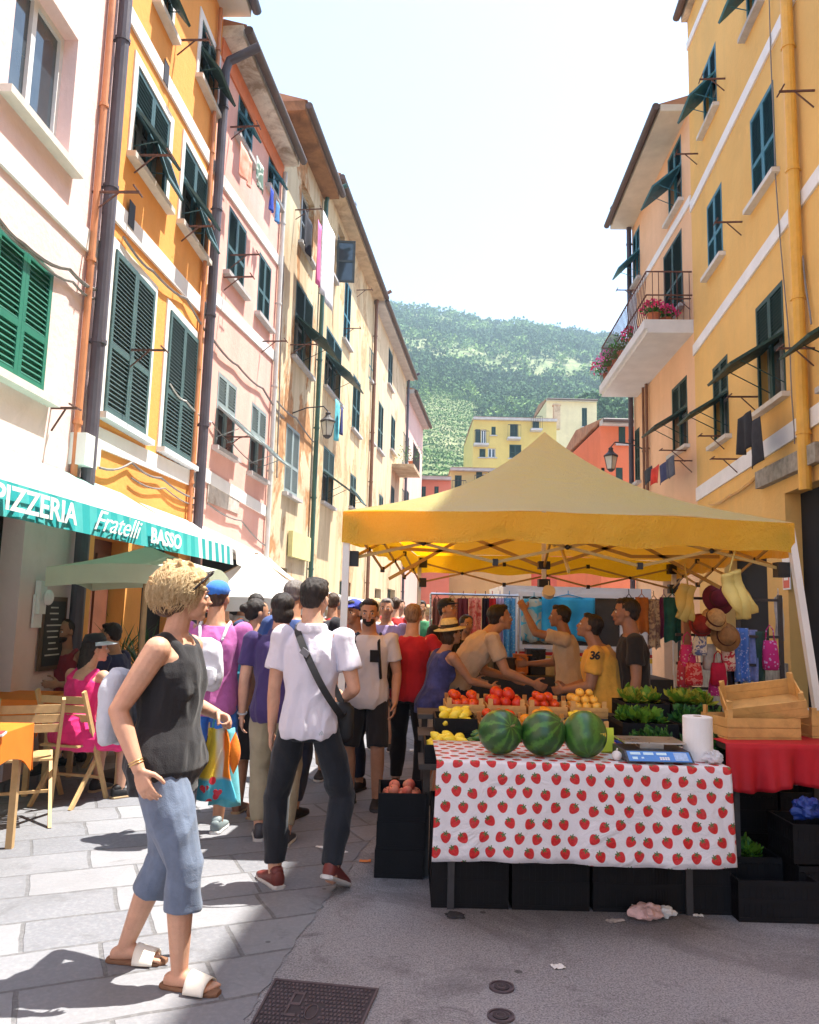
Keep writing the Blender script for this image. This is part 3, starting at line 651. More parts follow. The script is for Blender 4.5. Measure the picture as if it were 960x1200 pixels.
tag(wood.build('hillside_wood',[treem('wood_dark',(.030,.075,.028),(.08,.15,.05)),treem('wood_mid',(.065,.135,.04),(.14,.24,.07)),treem('wood_light',(.13,.24,.05),(.24,.34,.10))],fix=False),kind='stuff')
# vineyard rows on the terraces (ground cover)
vy=MB()
for r_ in range(52):
    y=76+r_*3.2
    x=-.06*y-3
    while x<.11*y:
        z=hz(x,y); clump(vy,(x,y,z+.1),.62,rnd,12,.36); x+=.75
tag(vy.build('vineyard_rows',[treem('vine',(.05,.13,.03),(.12,.24,.05))],fix=False),kind='stuff')
# individual trees standing on the lower slope
for k,(px,py,Y,r,lab) in enumerate(((588,478,118,4.2,'round dark tree on the slope just above the tall yellow house'),(612,475,122,3.5,'smaller round tree right of the dark one above the yellow house'),(563,482,124,3.6,'dark green tree left of the round one above the yellow house roof'),
   (640,455,128,4.0,'bright green tree on the right spur above the cream house'),(668,440,130,4.2,'bright green tree highest on the right spur beside the peach balcony'),(520,545,84,2.6,'low bright green bush tree below the vineyard beside the salmon house'),(548,520,86,2.4,'low bright green tree against the left wall of the tall yellow house'),(656,470,112,3.6,'bright green tree just over the cream gable'),(505,548,82,2.4,'low bright green tree by the end of the left row'))):
    p=D(px,py,Y); p.z=hz(p.x,p.y); t=empty('tree',p,0,lab,'tree',None); q=MB(); q.tube([(0,0,-.5),(.1,.05,r*.5),(.05,-.1,r*1.0),(.3,.1,r*1.5)],[.28,.22,.15,.05],7); 
    for a in range(4): th=a*1.6; q.tube([(0.06,0,r*.6),(math.cos(th)*r*.5,math.sin(th)*r*.5,r*1.25)],[.1,.03],5)
    q.build('trunk',M('bark',(.12,.08,.05),.9),t); q=MB()
    for j in range(7):
        v=Vector((rnd.uniform(-.55,.55),rnd.uniform(-.55,.55),rnd.uniform(.35,.95)))*r; clump(q,v,r*.55,rnd,90,.2)
    q.build('crown',treem('wood_light' if 'bright' in lab else 'wood_dark',(.1,.2,.05),(.2,.3,.1)),t,fix=False)
# ================================================================ THE YELLOW MARKET CANOPY
TY=5.2
FLp=D(402,601,TY);FRp=D(931,611,TY); EZ=(FLp.z+FRp.z)/2
BY=9.0; BLx=D(488,690,BY).x; BRx=D(792,690,BY).x
cor=[Vector((FLp.x,TY,EZ)),Vector((FRp.x,TY,EZ)),Vector((BRx,BY,EZ)),Vector((BLx,BY,EZ))]
ctr=sum(cor,Vector())/4; apex=D(638,506,ctr.y); APZ=apex.z; ctr=Vector((apex.x,ctr.y,0))
def canopy_mat(nm,ca,cb_,ct):
    n=NT(nm); f=n.noise(3,4); g2=n.noise(1.2,3,vec=n.map((1,1,6)))
    c=n.mix(n.ramp(f,.3,.7),ca,cb_); n.bump(n.math('ADD',n.math('MULTIPLY',n.noise(2.4,4,.6,dist=1.2),2.2),n.math('ADD',n.noise(9,4,.6,dist=1.5),n.noise(90,2))),.75,.035); c=n.mix(n.ramp(n.noise(1.1,6,.7),.5,.75,0,.18),c,sc(ca,.72))
    n.b.inputs['Sheen Weight'].default_value=1.0; n.b.inputs['Sheen Roughness'].default_value=.5; n.b.inputs['Sheen Tint'].default_value=(.9,1,.8,1)
    n.b.inputs['Coat Weight'].default_value=.5; n.b.inputs['Coat Roughness'].default_value=.45; m=n.out(c,.5,.6); tr=n.n('ShaderNodeBsdfTranslucent'); tr.inputs[0].default_value=ct; ms=n.n('ShaderNodeMixShader'); ms.inputs[0].default_value=.5
    n.l(n.b.outputs[0],ms.inputs[1]); n.l(tr.outputs[0],ms.inputs[2]); n.l(ms.outputs[0],n.t.nodes['Material Output'].inputs[0]); return m
tent=empty('market_canopy',(ctr.x,ctr.y,0),0,'big yellow pop up canopy standing over the fruit and vegetable stall','canopy')
TB=Vector((ctr.x,ctr.y,0))
def loc(p): return Vector(p)-TB
q=MB()
roofm=None
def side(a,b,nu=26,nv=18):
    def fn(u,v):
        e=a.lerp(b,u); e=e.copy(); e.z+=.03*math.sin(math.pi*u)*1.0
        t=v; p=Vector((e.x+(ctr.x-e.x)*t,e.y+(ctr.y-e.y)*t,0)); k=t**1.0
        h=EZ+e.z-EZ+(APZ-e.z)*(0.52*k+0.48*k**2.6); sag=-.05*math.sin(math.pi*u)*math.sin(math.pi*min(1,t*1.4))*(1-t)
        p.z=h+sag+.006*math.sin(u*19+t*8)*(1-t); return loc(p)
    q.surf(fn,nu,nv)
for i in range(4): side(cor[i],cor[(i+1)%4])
q.build('canopy_cloth',canopy_mat('skylight_tinted_canvas',(.94,.88,.16),(.95,.90,.20),(1,.40,.0,1)),tent,smooth=True,fix=False); q=MB()  # roof cloth painted paler than the valance, skylight on its top put into the colour
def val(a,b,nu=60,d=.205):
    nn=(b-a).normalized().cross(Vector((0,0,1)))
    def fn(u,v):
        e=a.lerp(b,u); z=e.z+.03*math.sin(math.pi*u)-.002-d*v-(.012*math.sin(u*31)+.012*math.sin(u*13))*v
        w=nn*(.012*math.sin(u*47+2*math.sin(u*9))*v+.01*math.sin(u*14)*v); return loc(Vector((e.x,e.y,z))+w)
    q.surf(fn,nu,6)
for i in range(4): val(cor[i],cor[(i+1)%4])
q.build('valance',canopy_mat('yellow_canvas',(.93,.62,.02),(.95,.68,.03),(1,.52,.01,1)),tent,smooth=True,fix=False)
alu=M('white_tube',(.72,.72,.70),.35,.06,5); blk=M('black_joint',(.02,.02,.022),.5,.2); ytube=M('glow_tinted_tube',(.42,.28,.09),.45,.1)  # truss colour has the orange light through the canvas painted in
FRf=D(957,905,5.15); feet=[(FLp.x+.03,TY+.03),None,(BRx-.03,BY-.03),(BLx+.03,BY-.03)]
for i,c in enumerate(cor):
    top=Vector((c.x,c.y,EZ-.02)); 
    if i==1: k=(top-FRf); foot=top+(FRf-top)*(top.z/(top.z-FRf.z)); foot=Vector((foot.x,foot.y,0)); top=top+Vector((-.02,.03,0))
    else: foot=Vector((feet[i][0],feet[i][1],0)); top=Vector((foot.x,foot.y,EZ-.02))
    q=MB(); q.bar(loc(foot+Vector((0,0,.9))),loc(top),.045,.045,(0,1,0)); q.bar(loc(foot),loc(foot+Vector((0,0,1.0))+(top-foot)*.0),.034,.034,(0,1,0)) if False else q.bar(loc(foot),loc(foot+(top-foot)*.45),.034,.034,(0,1,0))
    q.box(*[v for v in (loc(foot).x-.06,loc(foot).x+.06,loc(foot).y-.06,loc(foot).y+.06,0,.012)]); pl=q.build('pole',alu,tent)
    q=MB(); t=loc(top)+(Vector((0,.05,0)) if i<2 else Vector((0,-.05,0))); t.x+=.04 if i in(0,3) else -.04; q.box(t.x-.04,t.x+.04,t.y-.04,t.y+.04,t.z-.34,t.z-.24); q.build('slider',blk,pl)
    q=MB(); q.box(t.x-.045,t.x+.045,t.y-.045,t.y+.045,t.z-.12,t.z-.01); q.build('corner_joint',blk,pl)
def scissor(a,b,n=3,zt=EZ-.08,zb=EZ-.31):
    P=[a.lerp(b,k/n) for k in range(n+1)]
    for k in range(n):
        for (z0,z1) in ((zt,zb),(zb,zt)):
            q=MB(); q.bar(loc((P[k].x,P[k].y,z0)),loc((P[k+1].x,P[k+1].y,z1)),.011,.02); q.build('truss_bar',ytube,tent)
        m=P[k].lerp(P[k+1],.5); q=MB(); q.ell(loc((m.x,m.y,(zt+zb)/2)),(.018,.018,.018)); q.build('truss_joint',blk,tent)
        if k: 
            for z in (zt,zb): q=MB(); q.obox(loc((P[k].x,P[k].y,z)),(.035,.035,.045)); q.build('truss_joint',blk,tent)
for i in range(4): scissor(cor[i].lerp(Vector((ctr.x,ctr.y,EZ)),.035),cor[(i+1)%4].lerp(Vector((ctr.x,ctr.y,EZ)),.035))
for i in range(4):
    m=cor[i].lerp(cor[(i+1)%4],.5); c2=Vector((ctr.x,ctr.y,EZ))
    for t0,t1,z0,z1 in ((0,.5,EZ-.08,EZ-.1),(.5,1,EZ-.1,EZ+.12),(0,.5,EZ-.36,EZ+.05),(.5,1,EZ+.05,EZ-.22)):
        a=m.lerp(c2,t0);b=m.lerp(c2,t1); q=MB(); q.bar(loc((a.x,a.y,z0)),loc((b.x,b.y,z1)),.016,.03); q.build('truss_bar',ytube,tent)
q=MB(); q.bar(loc((ctr.x,ctr.y,EZ-.36)),loc((ctr.x,ctr.y,APZ-.03)),.035,.035,(0,1,0)); q.build('centre_mast',alu,tent)
for z in (EZ-.36,EZ-.2,EZ+.12): q=MB(); q.obox(loc((ctr.x,ctr.y,z)),(.1,.1,.07)); q.build('hub',blk,tent)
# two carrier bag bundles hanging from the right front corner, and a roll hanging in the middle
def hanging_bundle(px,py,Y,w,h,label,tilt):
    p=D(px,py,Y); q=MB(); E=Euler((0,R_(tilt),R_(8))).to_matrix()
    def fn(u,v):
        x=(u-.5)*w*(1+.25*v); z=h*(.5-v)+.012*math.sin(u*9)*v; y=.02*math.sin(u*14+v*5)+.02*math.sin(v*7); return E@Vector((x,y,z))
    q.surf(fn,14,16,.035); q.tube([E@Vector((0,0,h*.5)),Vector((0,0,h*.5+.16))],.006,5)
    o=q.build('bag_bundle',M('straw_paper_bag',(.62,.50,.16),.7,.15,5),None,smooth=True); o.location=p; tag(o,label,'paper bags')
hanging_bundle(864,696,TY+.05,.115,.31,'larger bundle of yellow paper bags hanging from the front right canopy strut',-20)
hanging_bundle(803,705,TY+1.1,.11,.28,'smaller bundle of yellow paper bags hanging deeper under the canopy, left of the other',10)
p=D(643,694,6.9); q=MB(); q.T=Matrix.Translation(p)@Matrix.Rotation(R_(60),4,'X'); q.lathe([(.0,-.03),(.055,-.03),(.055,.03),(.0,.03)],n=18); q.T=None; q.tube([p+Vector((0,0,.04)),Vector((p.x,p.y,EZ-.35))],.004,5)
solo(q,'tape_roll',M('cream_roll',(.65,.58,.42),.6,.05),'cream roll of tape hanging from the middle of the canopy frame','tape roll',smooth=False)

# ================================================================ THE FRONT TABLE
TABY=3.95
a=D(512,890,TABY); b=D(857,902,TABY); TZ=(a.z+b.z)/2; TX0,TX1=a.x,b.x; TD=.62
t=empty('market_table',((TX0+TX1)/2,TABY+TD/2,0),0,'trestle table under the strawberry print cloth','table')
tb=t.location
q=MB(); q.box(TX0+.01-tb.x,TX1-.01-tb.x,-TD/2+.012,TD/2,TZ-.035,TZ-.006); q.build('table_top',M('raw_board',(.42,.28,.16),.7,.2),t)
for x in (TX0+.1,TX1-.1):
    for y in(-TD/2+.34,TD/2-.06): q=MB(); q.bar((x-tb.x,y,0),(x-tb.x,y,TZ-.036),.035,.035,(0,1,0)); q.build('leg',M('dark_tube',(.05,.05,.055),.4),t)
def cloth_mat():
    n=NT('strawberry_print'); m=n.math; uv=n.map((1,1,1),src='UV'); sp=n.n('ShaderNodeSeparateXYZ'); n.l(uv,sp.inputs[0])
    P=.086
    u=m('DIVIDE',sp.outputs[0],P*1.02); v=m('DIVIDE',sp.outputs[1],P*.80); row=m('FLOOR',v); u2=m('ADD',u,m('MULTIPLY',m('MODULO',m('ABSOLUTE',row),2),.5)); col=m('FLOOR',u2)
    cb=n.n('ShaderNodeCombineXYZ'); n.l(col,cb.inputs[0]); n.l(row,cb.inputs[1]); wn_=n.n('ShaderNodeTexWhiteNoise',noise_dimensions='3D'); n.l(cb.outputs[0],wn_.inputs[0]); sc_=n.n('ShaderNodeSeparateXYZ'); n.l(wn_.outputs[1],sc_.inputs[0])
    fx=m('MULTIPLY',m('ADD',m('SUBTRACT',m('SUBTRACT',u2,col),.5),m('MULTIPLY',m('SUBTRACT',sc_.outputs[0],.5),.20)),P*1.02)
    fy=m('MULTIPLY',m('ADD',m('SUBTRACT',m('SUBTRACT',v,row),.5),m('MULTIPLY',m('SUBTRACT',sc_.outputs[1],.5),.20)),P*.80)
    a=m('MULTIPLY',m('SUBTRACT',sc_.outputs[2],.5),1.6); ca=m('COSINE',a); sa=m('SINE',a)
    x=m('SUBTRACT',m('MULTIPLY',fx,ca),m('MULTIPLY',fy,sa)); y=m('ADD',m('MULTIPLY',fx,sa),m('MULTIPLY',fy,ca))
    # heart-like berry: width narrows downwards
    wd_=m('ADD',.0228,m('MULTIPLY',y,.30)); r=m('SQRT',m('ADD',m('POWER',m('ABSOLUTE',m('DIVIDE',x,wd_)),2.2),m('POWER',m('ABSOLUTE',m('DIVIDE',y,.0245)),2.2)))
    berry=n.ramp(r,.97,1.05,1,0)
    yy=m('SUBTRACT',y,.020); ang=m('ARCTAN2',yy,x); rr=m('SQRT',m('ADD',m('MULTIPLY',x,x),m('MULTIPLY',yy,yy))); leafr=m('ADD',.009,m('MULTIPLY',m('COSINE',m('MULTIPLY',ang,5)),.005))
    leaf=n.ramp(m('DIVIDE',rr,leafr),.95,1.1,1,0)
    seeds=n.ramp(n.vor(230,vec=uv),.16,.22,1,0); red=n.mix(m('MULTIPLY',seeds,.5),n.mix(n.ramp(n.noise(60,2,vec=uv),.35,.65),(.62,.015,.02),(.50,.008,.015)),(.75,.25,.1))
    c=n.mix(berry,(.74,.72,.76),red); c=n.mix(leaf,c,(.05,.16,.04)); n.bump(n.math('ADD',n.noise(400,2),n.math('MULTIPLY',n.noise(5,5,.6,dist=1.5),14)),.5,.004); c=n.mix(n.ramp(n.noise(4,6,.7),.55,.72,0,.22),c,(.40,.37,.36)); return n.out(c,.4,.45)
def cloth_sheet():
    q=MB(); W=TX1-TX0; drop=.45; seg=130
    prof=[(TD,0,0),(TD*.66,0,.2),(TD*.33,0,.4),(.015,0,.6),(.004,-.004,.62)]+[(0,-.012-drop*k/14,0) for k in range(15)]
    pts=[];uvs=[];s=0
    for j,(y,z,_) in enumerate(prof):
        if j: s+=math.hypot(prof[j][0]-prof[j-1][0],prof[j][1]-prof[j-1][1])
        for i in range(seg+1):
            u=i/seg; x=TX0+W*u; k=max(0,-z)/drop
            fold=.007*math.sin(u*23+1)*k+.005*math.sin(u*47+2)*k*k+.008*math.sin(u*9)*k
            crease=-.004*abs(math.sin(u*math.pi*6))**.2*k
            pts.append((x+(u-.5)*.03*k,TABY+y-fold*1.2-.012*k+crease,TZ+z+(.006*math.sin(u*7)*k))); uvs.append((x,s))
    n=seg+1; fs=[(j*n+i,j*n+i+1,(j+1)*n+i+1,(j+1)*n+i) for j in range(len(prof)-1) for i in range(seg)]
    q.faces(pts,fs); me=q.mesh('cloth',cloth_mat(),True,False); me.materials.append(cloth_mat) if False else None
    ul=me.uv_layers.new(name='UVMap')
    for lp in me.loops: ul.data[lp.index].uv=(uvs[lp.vertex_index][0],1-uvs[lp.vertex_index][1])
    o=bpy.data.objects.new('tablecloth',me); COL.objects.link(o)
    sd=o.modifiers.new('th','SOLIDIFY'); sd.thickness=.0025; sd.offset=-1
    rebase(o,(TX0+W/2,TABY+TD/2,TZ)); return tag(o,'white tablecloth printed with red strawberries hanging over the front table','tablecloth')
cloth_sheet()
# watermelons
def melon_mat():
    n=NT('watermelon_rind'); m=n.math; sp=n.n('ShaderNodeSeparateXYZ'); n.l(n.tc.outputs['Object'],sp.inputs[0]); ang=m('ARCTAN2',sp.outputs[1],sp.outputs[0]); w=n.noise(14,5,.7)
    st=m('SINE',m('ADD',m('MULTIPLY',ang,9),m('MULTIPLY',m('SUBTRACT',w,.5),9))); c=n.mix(n.ramp(st,.1,.9),(.016,.065,.018),(.07,.20,.03)); c=n.mix(n.ramp(n.noise(30,4,.7),.5,.7,0,.5),c,(.02,.07,.02)); 
    oi=n.n('ShaderNodeObjectInfo'); c=n.mix(n.ramp(oi.outputs['Random'],0,1,0,.6),c,(.05,.15,.02)); return n.out(c,.3,.5)
q=MB(); q.ell((0,0,0),(.112,.112,.118),n=32,m=20); mm=q.mesh('watermelon',melon_mat(),True)
for k,(px,lab,rot,yp) in enumerate(((586,'left watermelon of three on the strawberry cloth, darkest green',(1.2,.2,.3),0),(636,'middle watermelon of three on the strawberry cloth',(.9,-.5,1.3),0),(685,'right watermelon of three, bright striped with a yellow ground spot',(.35,.6,2.2),1))):
    p=D(px,872,TABY+.2); o=bpy.data.objects.new('watermelon',mm); COL.objects.link(o); o.location=(p.x,TABY+.19,TZ+.115+.003); o.rotation_euler=rot; tag(o,lab,'watermelon','watermelons on the front table')
    q=MB(); q.tube([(0,0,.112),(.004,.002,.128),(.012,.004,.138)],.005,6); q.build('stem',M('dry_stem',(.2,.16,.06)),o)
    if yp: 
        q=MB(); I=Matrix.Rotation(0,3,'X'); o2=q.surf(lambda u,v:(Euler(rot).to_matrix().inverted()@Vector((math.sin((u-.5)*.7+.65)*math.cos((v-.5)*.8-.25)*.1125,-math.cos((u-.5)*.7+.65)*math.cos((v-.5)*.8-.25)*.1125,math.sin((v-.5)*.8-.25)*.119)),)[0] if True else None,8,8)
        q.build('ground_spot',M('yellow_spot',(.62,.48,.06),.4,.15),o,smooth=True,fix=False)
# yellow-green price card behind the right melon, white onion, scales, paper roll, crumpled plastic bag
p=D(713,872,TABY+.3); q=MB(); q.obox((0,0,.07),(.075,.004,.12),(R_(-10),0,0)); q.obox((0,.03,.008),(.06,.06,.012)); o=q.build('price_card',M('lime_card',(.62,.70,.05),.6,.08)); o.location=(p.x,TABY+.33,TZ+.004); tag(o,'lime yellow price card standing right of the watermelons','price card')
q=MB(); q.ell((0,0,.024),(.026,.026,.024)); q.tube([(0,0,.045),(.003,0,.06)],.004,5); o=q.build('garlic_bulb',M('garlic',(.75,.7,.66),.5,.08),smooth=True); pp=D(721,882,TABY+.15); o.location=(pp.x,TABY+.12,TZ+.003); tag(o,'white garlic bulb lying between watermelon and scales','garlic')
pp=D(768,895,TABY+.12); SC=empty('shop_scales',(pp.x,TABY+.17,TZ+.003),0,'dark electronic weighing scales with a blue panel on the strawberry cloth','scales')
dk=M('scale_dark',(.05,.055,.07),.4,.15); q=MB(); q.box(-.165,.165,-.08,.14,.012,.055); q.faces([(-.165,-.08,.055),(.165,-.08,.055),(.165,-.08,.012),(-.165,-.08,.012),(-.165,-.145,.012),(.165,-.145,.012)],[(0,1,5,4),(0,4,3),(1,2,5),(3,4,5,2)]); q.build('casing',dk,SC)
q=MB(); q.box(-.155,.155,-.06,.15,.085,.094); q.box(-.06,.06,-.0,.08,.055,.085); q.build('weighing_plate',M('steel',(.55,.55,.56),.3,.08,metal=.9),SC)
for x,y in ((-.14,-.06),(.14,-.06),(-.14,.12),(.14,.12)): q=MB(); q.tube([(x,y,0),(x,y,.013)],.014,8); q.build('foot',blk,SC)
n_=Vector((0,-.043,.065)).normalized(); T=Matrix.Translation((0,-.1125,.0337))@Vector((0,-1,0)).rotation_difference(n_).to_matrix().to_4x4()
bl=M('display_blue',(.05,.22,.62),.3,.1,spec=.6); wl=M('display_segments',(.55,.75,.85),.4,.05); q=MB(); q.T=T
q.box(-.155,.155,-.002,.001,-.034,.034); pn=q.build('panel',bl,SC)
for x0,x1,z0,z1 in ((-.14,-.09,.008,.024),(-.075,-.025,.008,.024),(-.01,.04,.008,.024),(-.135,-.11,-.024,-.008),(-.09,-.078,-.018,-.008)): q=MB(); q.T=T; q.box(x0,x1,-.004,-.0022,z0,z1); q.build('display',wl,pn)
for i in range(4):
    for j in range(2): q=MB(); q.T=T; q.box(.0+i*.0125,.0095+i*.0125,-.0045,-.0022,-.026+j*.011,-.0175+j*.011); q.build('key',M('white_keys',(.75,.75,.75),.4,.03),pn)
q=MB(); q.T=T; q.box(.075,.14,-.004,-.0022,-.028,.026); q.build('key_field',M('key_pale',(.35,.5,.75),.4,.2,60),pn)
pp=D(818,874,TABY+.2); PR=empty('paper_roll',(pp.x,TABY+.2,TZ+.003),0,'tall white paper roll standing right of the scales','paper roll')
q=MB(); q.lathe([(.022,0),(.072,.0),(.074,.004),(.074,.214),(.072,.218),(.022,.218),(.022,.0)],n=32); q.build('paper',M('white_paper',(.78,.77,.76),.8,.03),PR,smooth=False)
q=MB(); q.lathe([(.018,.001),(.021,.001),(.021,.219),(.018,.219),(.018,.001)],n=20); q.build('core',M('card_brown',(.4,.28,.17),.8),PR)
def crumple(name,px,py,z,r,mat,label,cat,seed,flat=.6,off=None):
    rr=random.Random(seed); q=MB(); q.ell((0,0,0),(r,r*.8,r*flat),n=22,m=16)
    me=q.mesh(name,mat,False)
    for v in me.vertices: c=v.co; k=1+.55*mnoise.noise(c*(2.2/r)+Vector((seed,0,0)))+.3*abs(mnoise.noise(c*(5/r))); v.co=c*k
    zz=min(v.co.z for v in me.vertices)
    for v in me.vertices: v.co.z-=zz
    o=bpy.data.objects.new(name,me); COL.objects.link(o); p=off if off is not None else G(px,py,z); o.location=(p[0],p[1],z); return tag(o,label,cat)
crumple('plastic_bag',0,0,TZ+.003,.045,M('thin_plastic',(.75,.76,.8),.3,.05,trans=.3),'crumpled white plastic bag beside the paper roll','plastic bag',3,off=(D(845,896,TABY).x,TABY+.1))
# ================================================================ crates
def crate_mesh(w,d,h,mat,wall=.012,open_=True,wood=False):
    q=MB()
    q.box(-w/2,w/2,-d/2,d/2,0,wall)
    rails=[(.0,.022),(h-.028,h)]+([(h*.5-.012,h*.5+.012)] if h>.16 else [])
    for (z0,z1) in rails:
        z0=max(z0,wall+.0005) if z0<wall else z0
        q.box(-w/2,w/2,-d/2,-d/2+wall,z0,z1); q.box(-w/2,w/2,d/2-wall,d/2,z0,z1); q.box(-w/2,-w/2+wall,-d/2+wall,d/2-wall,z0,z1); q.box(w/2-wall,w/2,-d/2+wall,d/2-wall,z0,z1)
    if mat is cb or mat is cbl:
        for y in(-d/2+.004,d/2-.007): q.box(-w/2+.003,w/2-.003,y,y+.003,wall+.0005,h*.86)
        for x in(-w/2+.004,w/2-.007): q.box(x,x+.003,-d/2+.008,d/2-.008,wall+.0005,h*.86)
    n=int(w/.03)
    for k in range(n+1):
        x=-w/2+k*(w-.01)/n
        for y in(-d/2+.002,d/2-wall+.001): q.box(x,x+.011,y,y+wall-.003,wall+.001,h-.003)
    n=int(d/.03)
    for k in range(1,n):
        y=-d/2+k*(d-.01)/n
        for x in(-w/2+.002,w/2-wall+.001): q.box(x,x+wall-.003,y,y+.011,wall+.001,h-.003)
    return q.mesh('crate',mat)
def wood_crate(w,d,h,mat):
    q=MB(); q.box(-w/2,w/2,-d/2,d/2,0,.008)
    for z in (.012,h*.52): 
        for y in(-d/2,d/2-.007): q.box(-w/2,w/2,y,y+.007,z,z+h*.4)
        for x in(-w/2+.001,w/2-.008): q.box(x,x+.007,-d/2+.007,d/2-.007,z,z+h*.4)
    for x in(-1,1):
        for y in(-1,1): q.prism([(x*(w/2-.009),y*(d/2-.009)),(x*(w/2-.04),y*(d/2-.009)),(x*(w/2-.009),y*(d/2-.04))],.009,h+.035)
    return q.mesh('crate',mat)
cb=M('black_plastic',(.010,.010,.012),.6,.25,7,spec=.2); cbl=M('blue_plastic',(.02,.06,.35),.4,.2,7); cw=M('poplar_wood',(.62,.36,.12),.7,.2,8,dirt=(.4,.22,.07)); cg=M('green_plastic',(.02,.12,.06),.45,.2)
CM={}
def crate(x,y,z,w,d,h,kind,label,rot=0,tilt=0,group=None):
    k=(round(w,3),round(d,3),round(h,3),kind)
    if k not in CM: CM[k]=wood_crate(w,d,h,cw) if kind=='wood' else crate_mesh(w,d,h,{'black':cb,'blue':cbl,'green':cg}[kind])
    o=bpy.data.objects.new('crate',CM[k]); COL.objects.link(o); o.location=(x,y,z); o.rotation_euler=(R_(tilt),0,R_(rot)); return tag(o,label,'crate',group)
# fruit meshes
def fmat(nm,a,b,sc_=9,rough=.35,bump=.1):
    if nm in _mc: return _mc[nm]
    n=NT(nm); oi=n.n('ShaderNodeObjectInfo'); f=n.ramp(n.noise(sc_,3),.35,.65); c=n.mix(f,a,b); c=n.mix(n.ramp(oi.outputs['Random'],0,1,0,.5),c,sc(b,1.15)); n.bump(n.noise(300,2),bump,.002); m=n.out(c,rough,.5); _mc[nm]=m; return m
def round_fruit(r,mat,sq=.9,n=14,m=10,dim=True):
    q=MB(); P=[]; 
    for j in range(m+1):
        a=math.pi*j/m; rr=math.sin(a)*r; z=math.cos(a)*r*sq
        if dim: z-=math.copysign(.22*r*math.exp(-(rr/(r*.28))**2),math.cos(a))
        P.append((max(rr,.0008),z))
    q.lathe(P[::-1],n=n); q.mi=1; q.tube([(0,0,r*sq*.7),(r*.06,0,r*sq*1.0)],r*.07,5); me=q.mesh('fruit',[mat,M('fruit_stem',(.08,.14,.03),.7)],True); return me
FM={'tomato':round_fruit(.034,fmat('tomato_skin',(.62,.03,.01),(.72,.09,.02),rough=.22),.82),'orange':round_fruit(.038,fmat('orange_skin',(.80,.26,.01),(.85,.34,.02),rough=.45,bump=.5),.96,dim=False),
 'peach':round_fruit(.036,fmat('peach_skin',(.72,.30,.16),(.70,.12,.07),rough=.7),.95),'apple':round_fruit(.037,fmat('red_apple_skin',(.42,.02,.02),(.55,.15,.05)),.9),'pepper':round_fruit(.042,fmat('red_pepper_skin',(.55,.02,.01),(.62,.04,.01)),1.1,n=10),'yellow_plum':round_fruit(.03,fmat('apricot_skin',(.82,.40,.05),(.85,.5,.08)),.95)}
q=MB(); q.loft([(Vector((x,0,0)),r_,r_,Matrix(((0,0,1),(1,0,0),(0,1,0)))) for x,r_ in ((-.05,.002),(-.045,.008),(-.036,.017),(-.02,.026),(0,.029),(.02,.026),(.036,.017),(.045,.008),(.052,.002))],12); FM['lemon']=q.mesh('fruit',fmat('lemon_skin',(.85,.60,.03),(.88,.68,.06),rough=.4,bump=.4),True)
q=MB(); q.tube([(-.12+.24*k/8,.012*math.sin(k/8*3.1),0) for k in range(9)],[.006]+[.019]*7+[.012],9); FM['courgette']=q.mesh('fruit',fmat('courgette_skin',(.02,.09,.02),(.05,.17,.03),20),True)
def leafball(r,seed,mats,n=34):
    rr=random.Random(seed); q=MB()
    for k in range(n):
        th=rr.uniform(0,6.28); ph=rr.uniform(.05,1.6); d=Vector((math.cos(th)*math.sin(ph),math.sin(th)*math.sin(ph),math.cos(ph))); s_=d.orthogonal().normalized(); s_=Matrix.Rotation(rr.uniform(-.5,.5),3,d)@Vector((-math.sin(th),math.cos(th),0)); up=d.cross(s_)
        q.mi=rr.randrange(len(mats)); w=r*rr.uniform(.18,.34); L=r*rr.uniform(.5,1.0); b=d*r*rr.uniform(.25,.6)
        def fn(u,v,b=b,d=d,s_=s_,w=w,L=L,up=up): 
            a=(u-.5)*2; return b+s_*(a*w*math.sin(math.pi*(.15+.8*v)))+d*(L*v*.8)+up*(.25*r*v*v+.06*r*math.sin(a*7+v*5))
        q.surf(fn,5,5)
    zz=min(v.z for v in q.v)
    for v in q.v: v.z-=min(0,zz)*1
    return q.mesh('leaves',mats,True,False)
LG=[M('leaf_bright',(.16,.34,.03),.5,.25,14,trans=.2),M('leaf_mid',(.06,.20,.03),.5,.25,14,trans=.15)]; LD=[M('leaf_dark',(.02,.09,.025),.5,.3,14),M('leaf_mid',(.06,.20,.03),.5,.25,14)]; LY=[M('leaf_yellow',(.45,.46,.05),.5,.25,14,trans=.2),M('leaf_bright',(.16,.34,.03))]
FM['lettuce']=leafball(.10,1,LG,80); FM['chard']=leafball(.11,2,LD,80); FM['celery']=leafball(.10,3,LY,70)
NMAP={'tomato':'tomato','orange':'orange','peach':'peach','apple':'apple','pepper':'red_pepper','yellow_plum':'apricot','lemon':'lemon','courgette':'courgette','lettuce':'lettuce','chard':'chard_bunch','celery':'celery_bunch'}
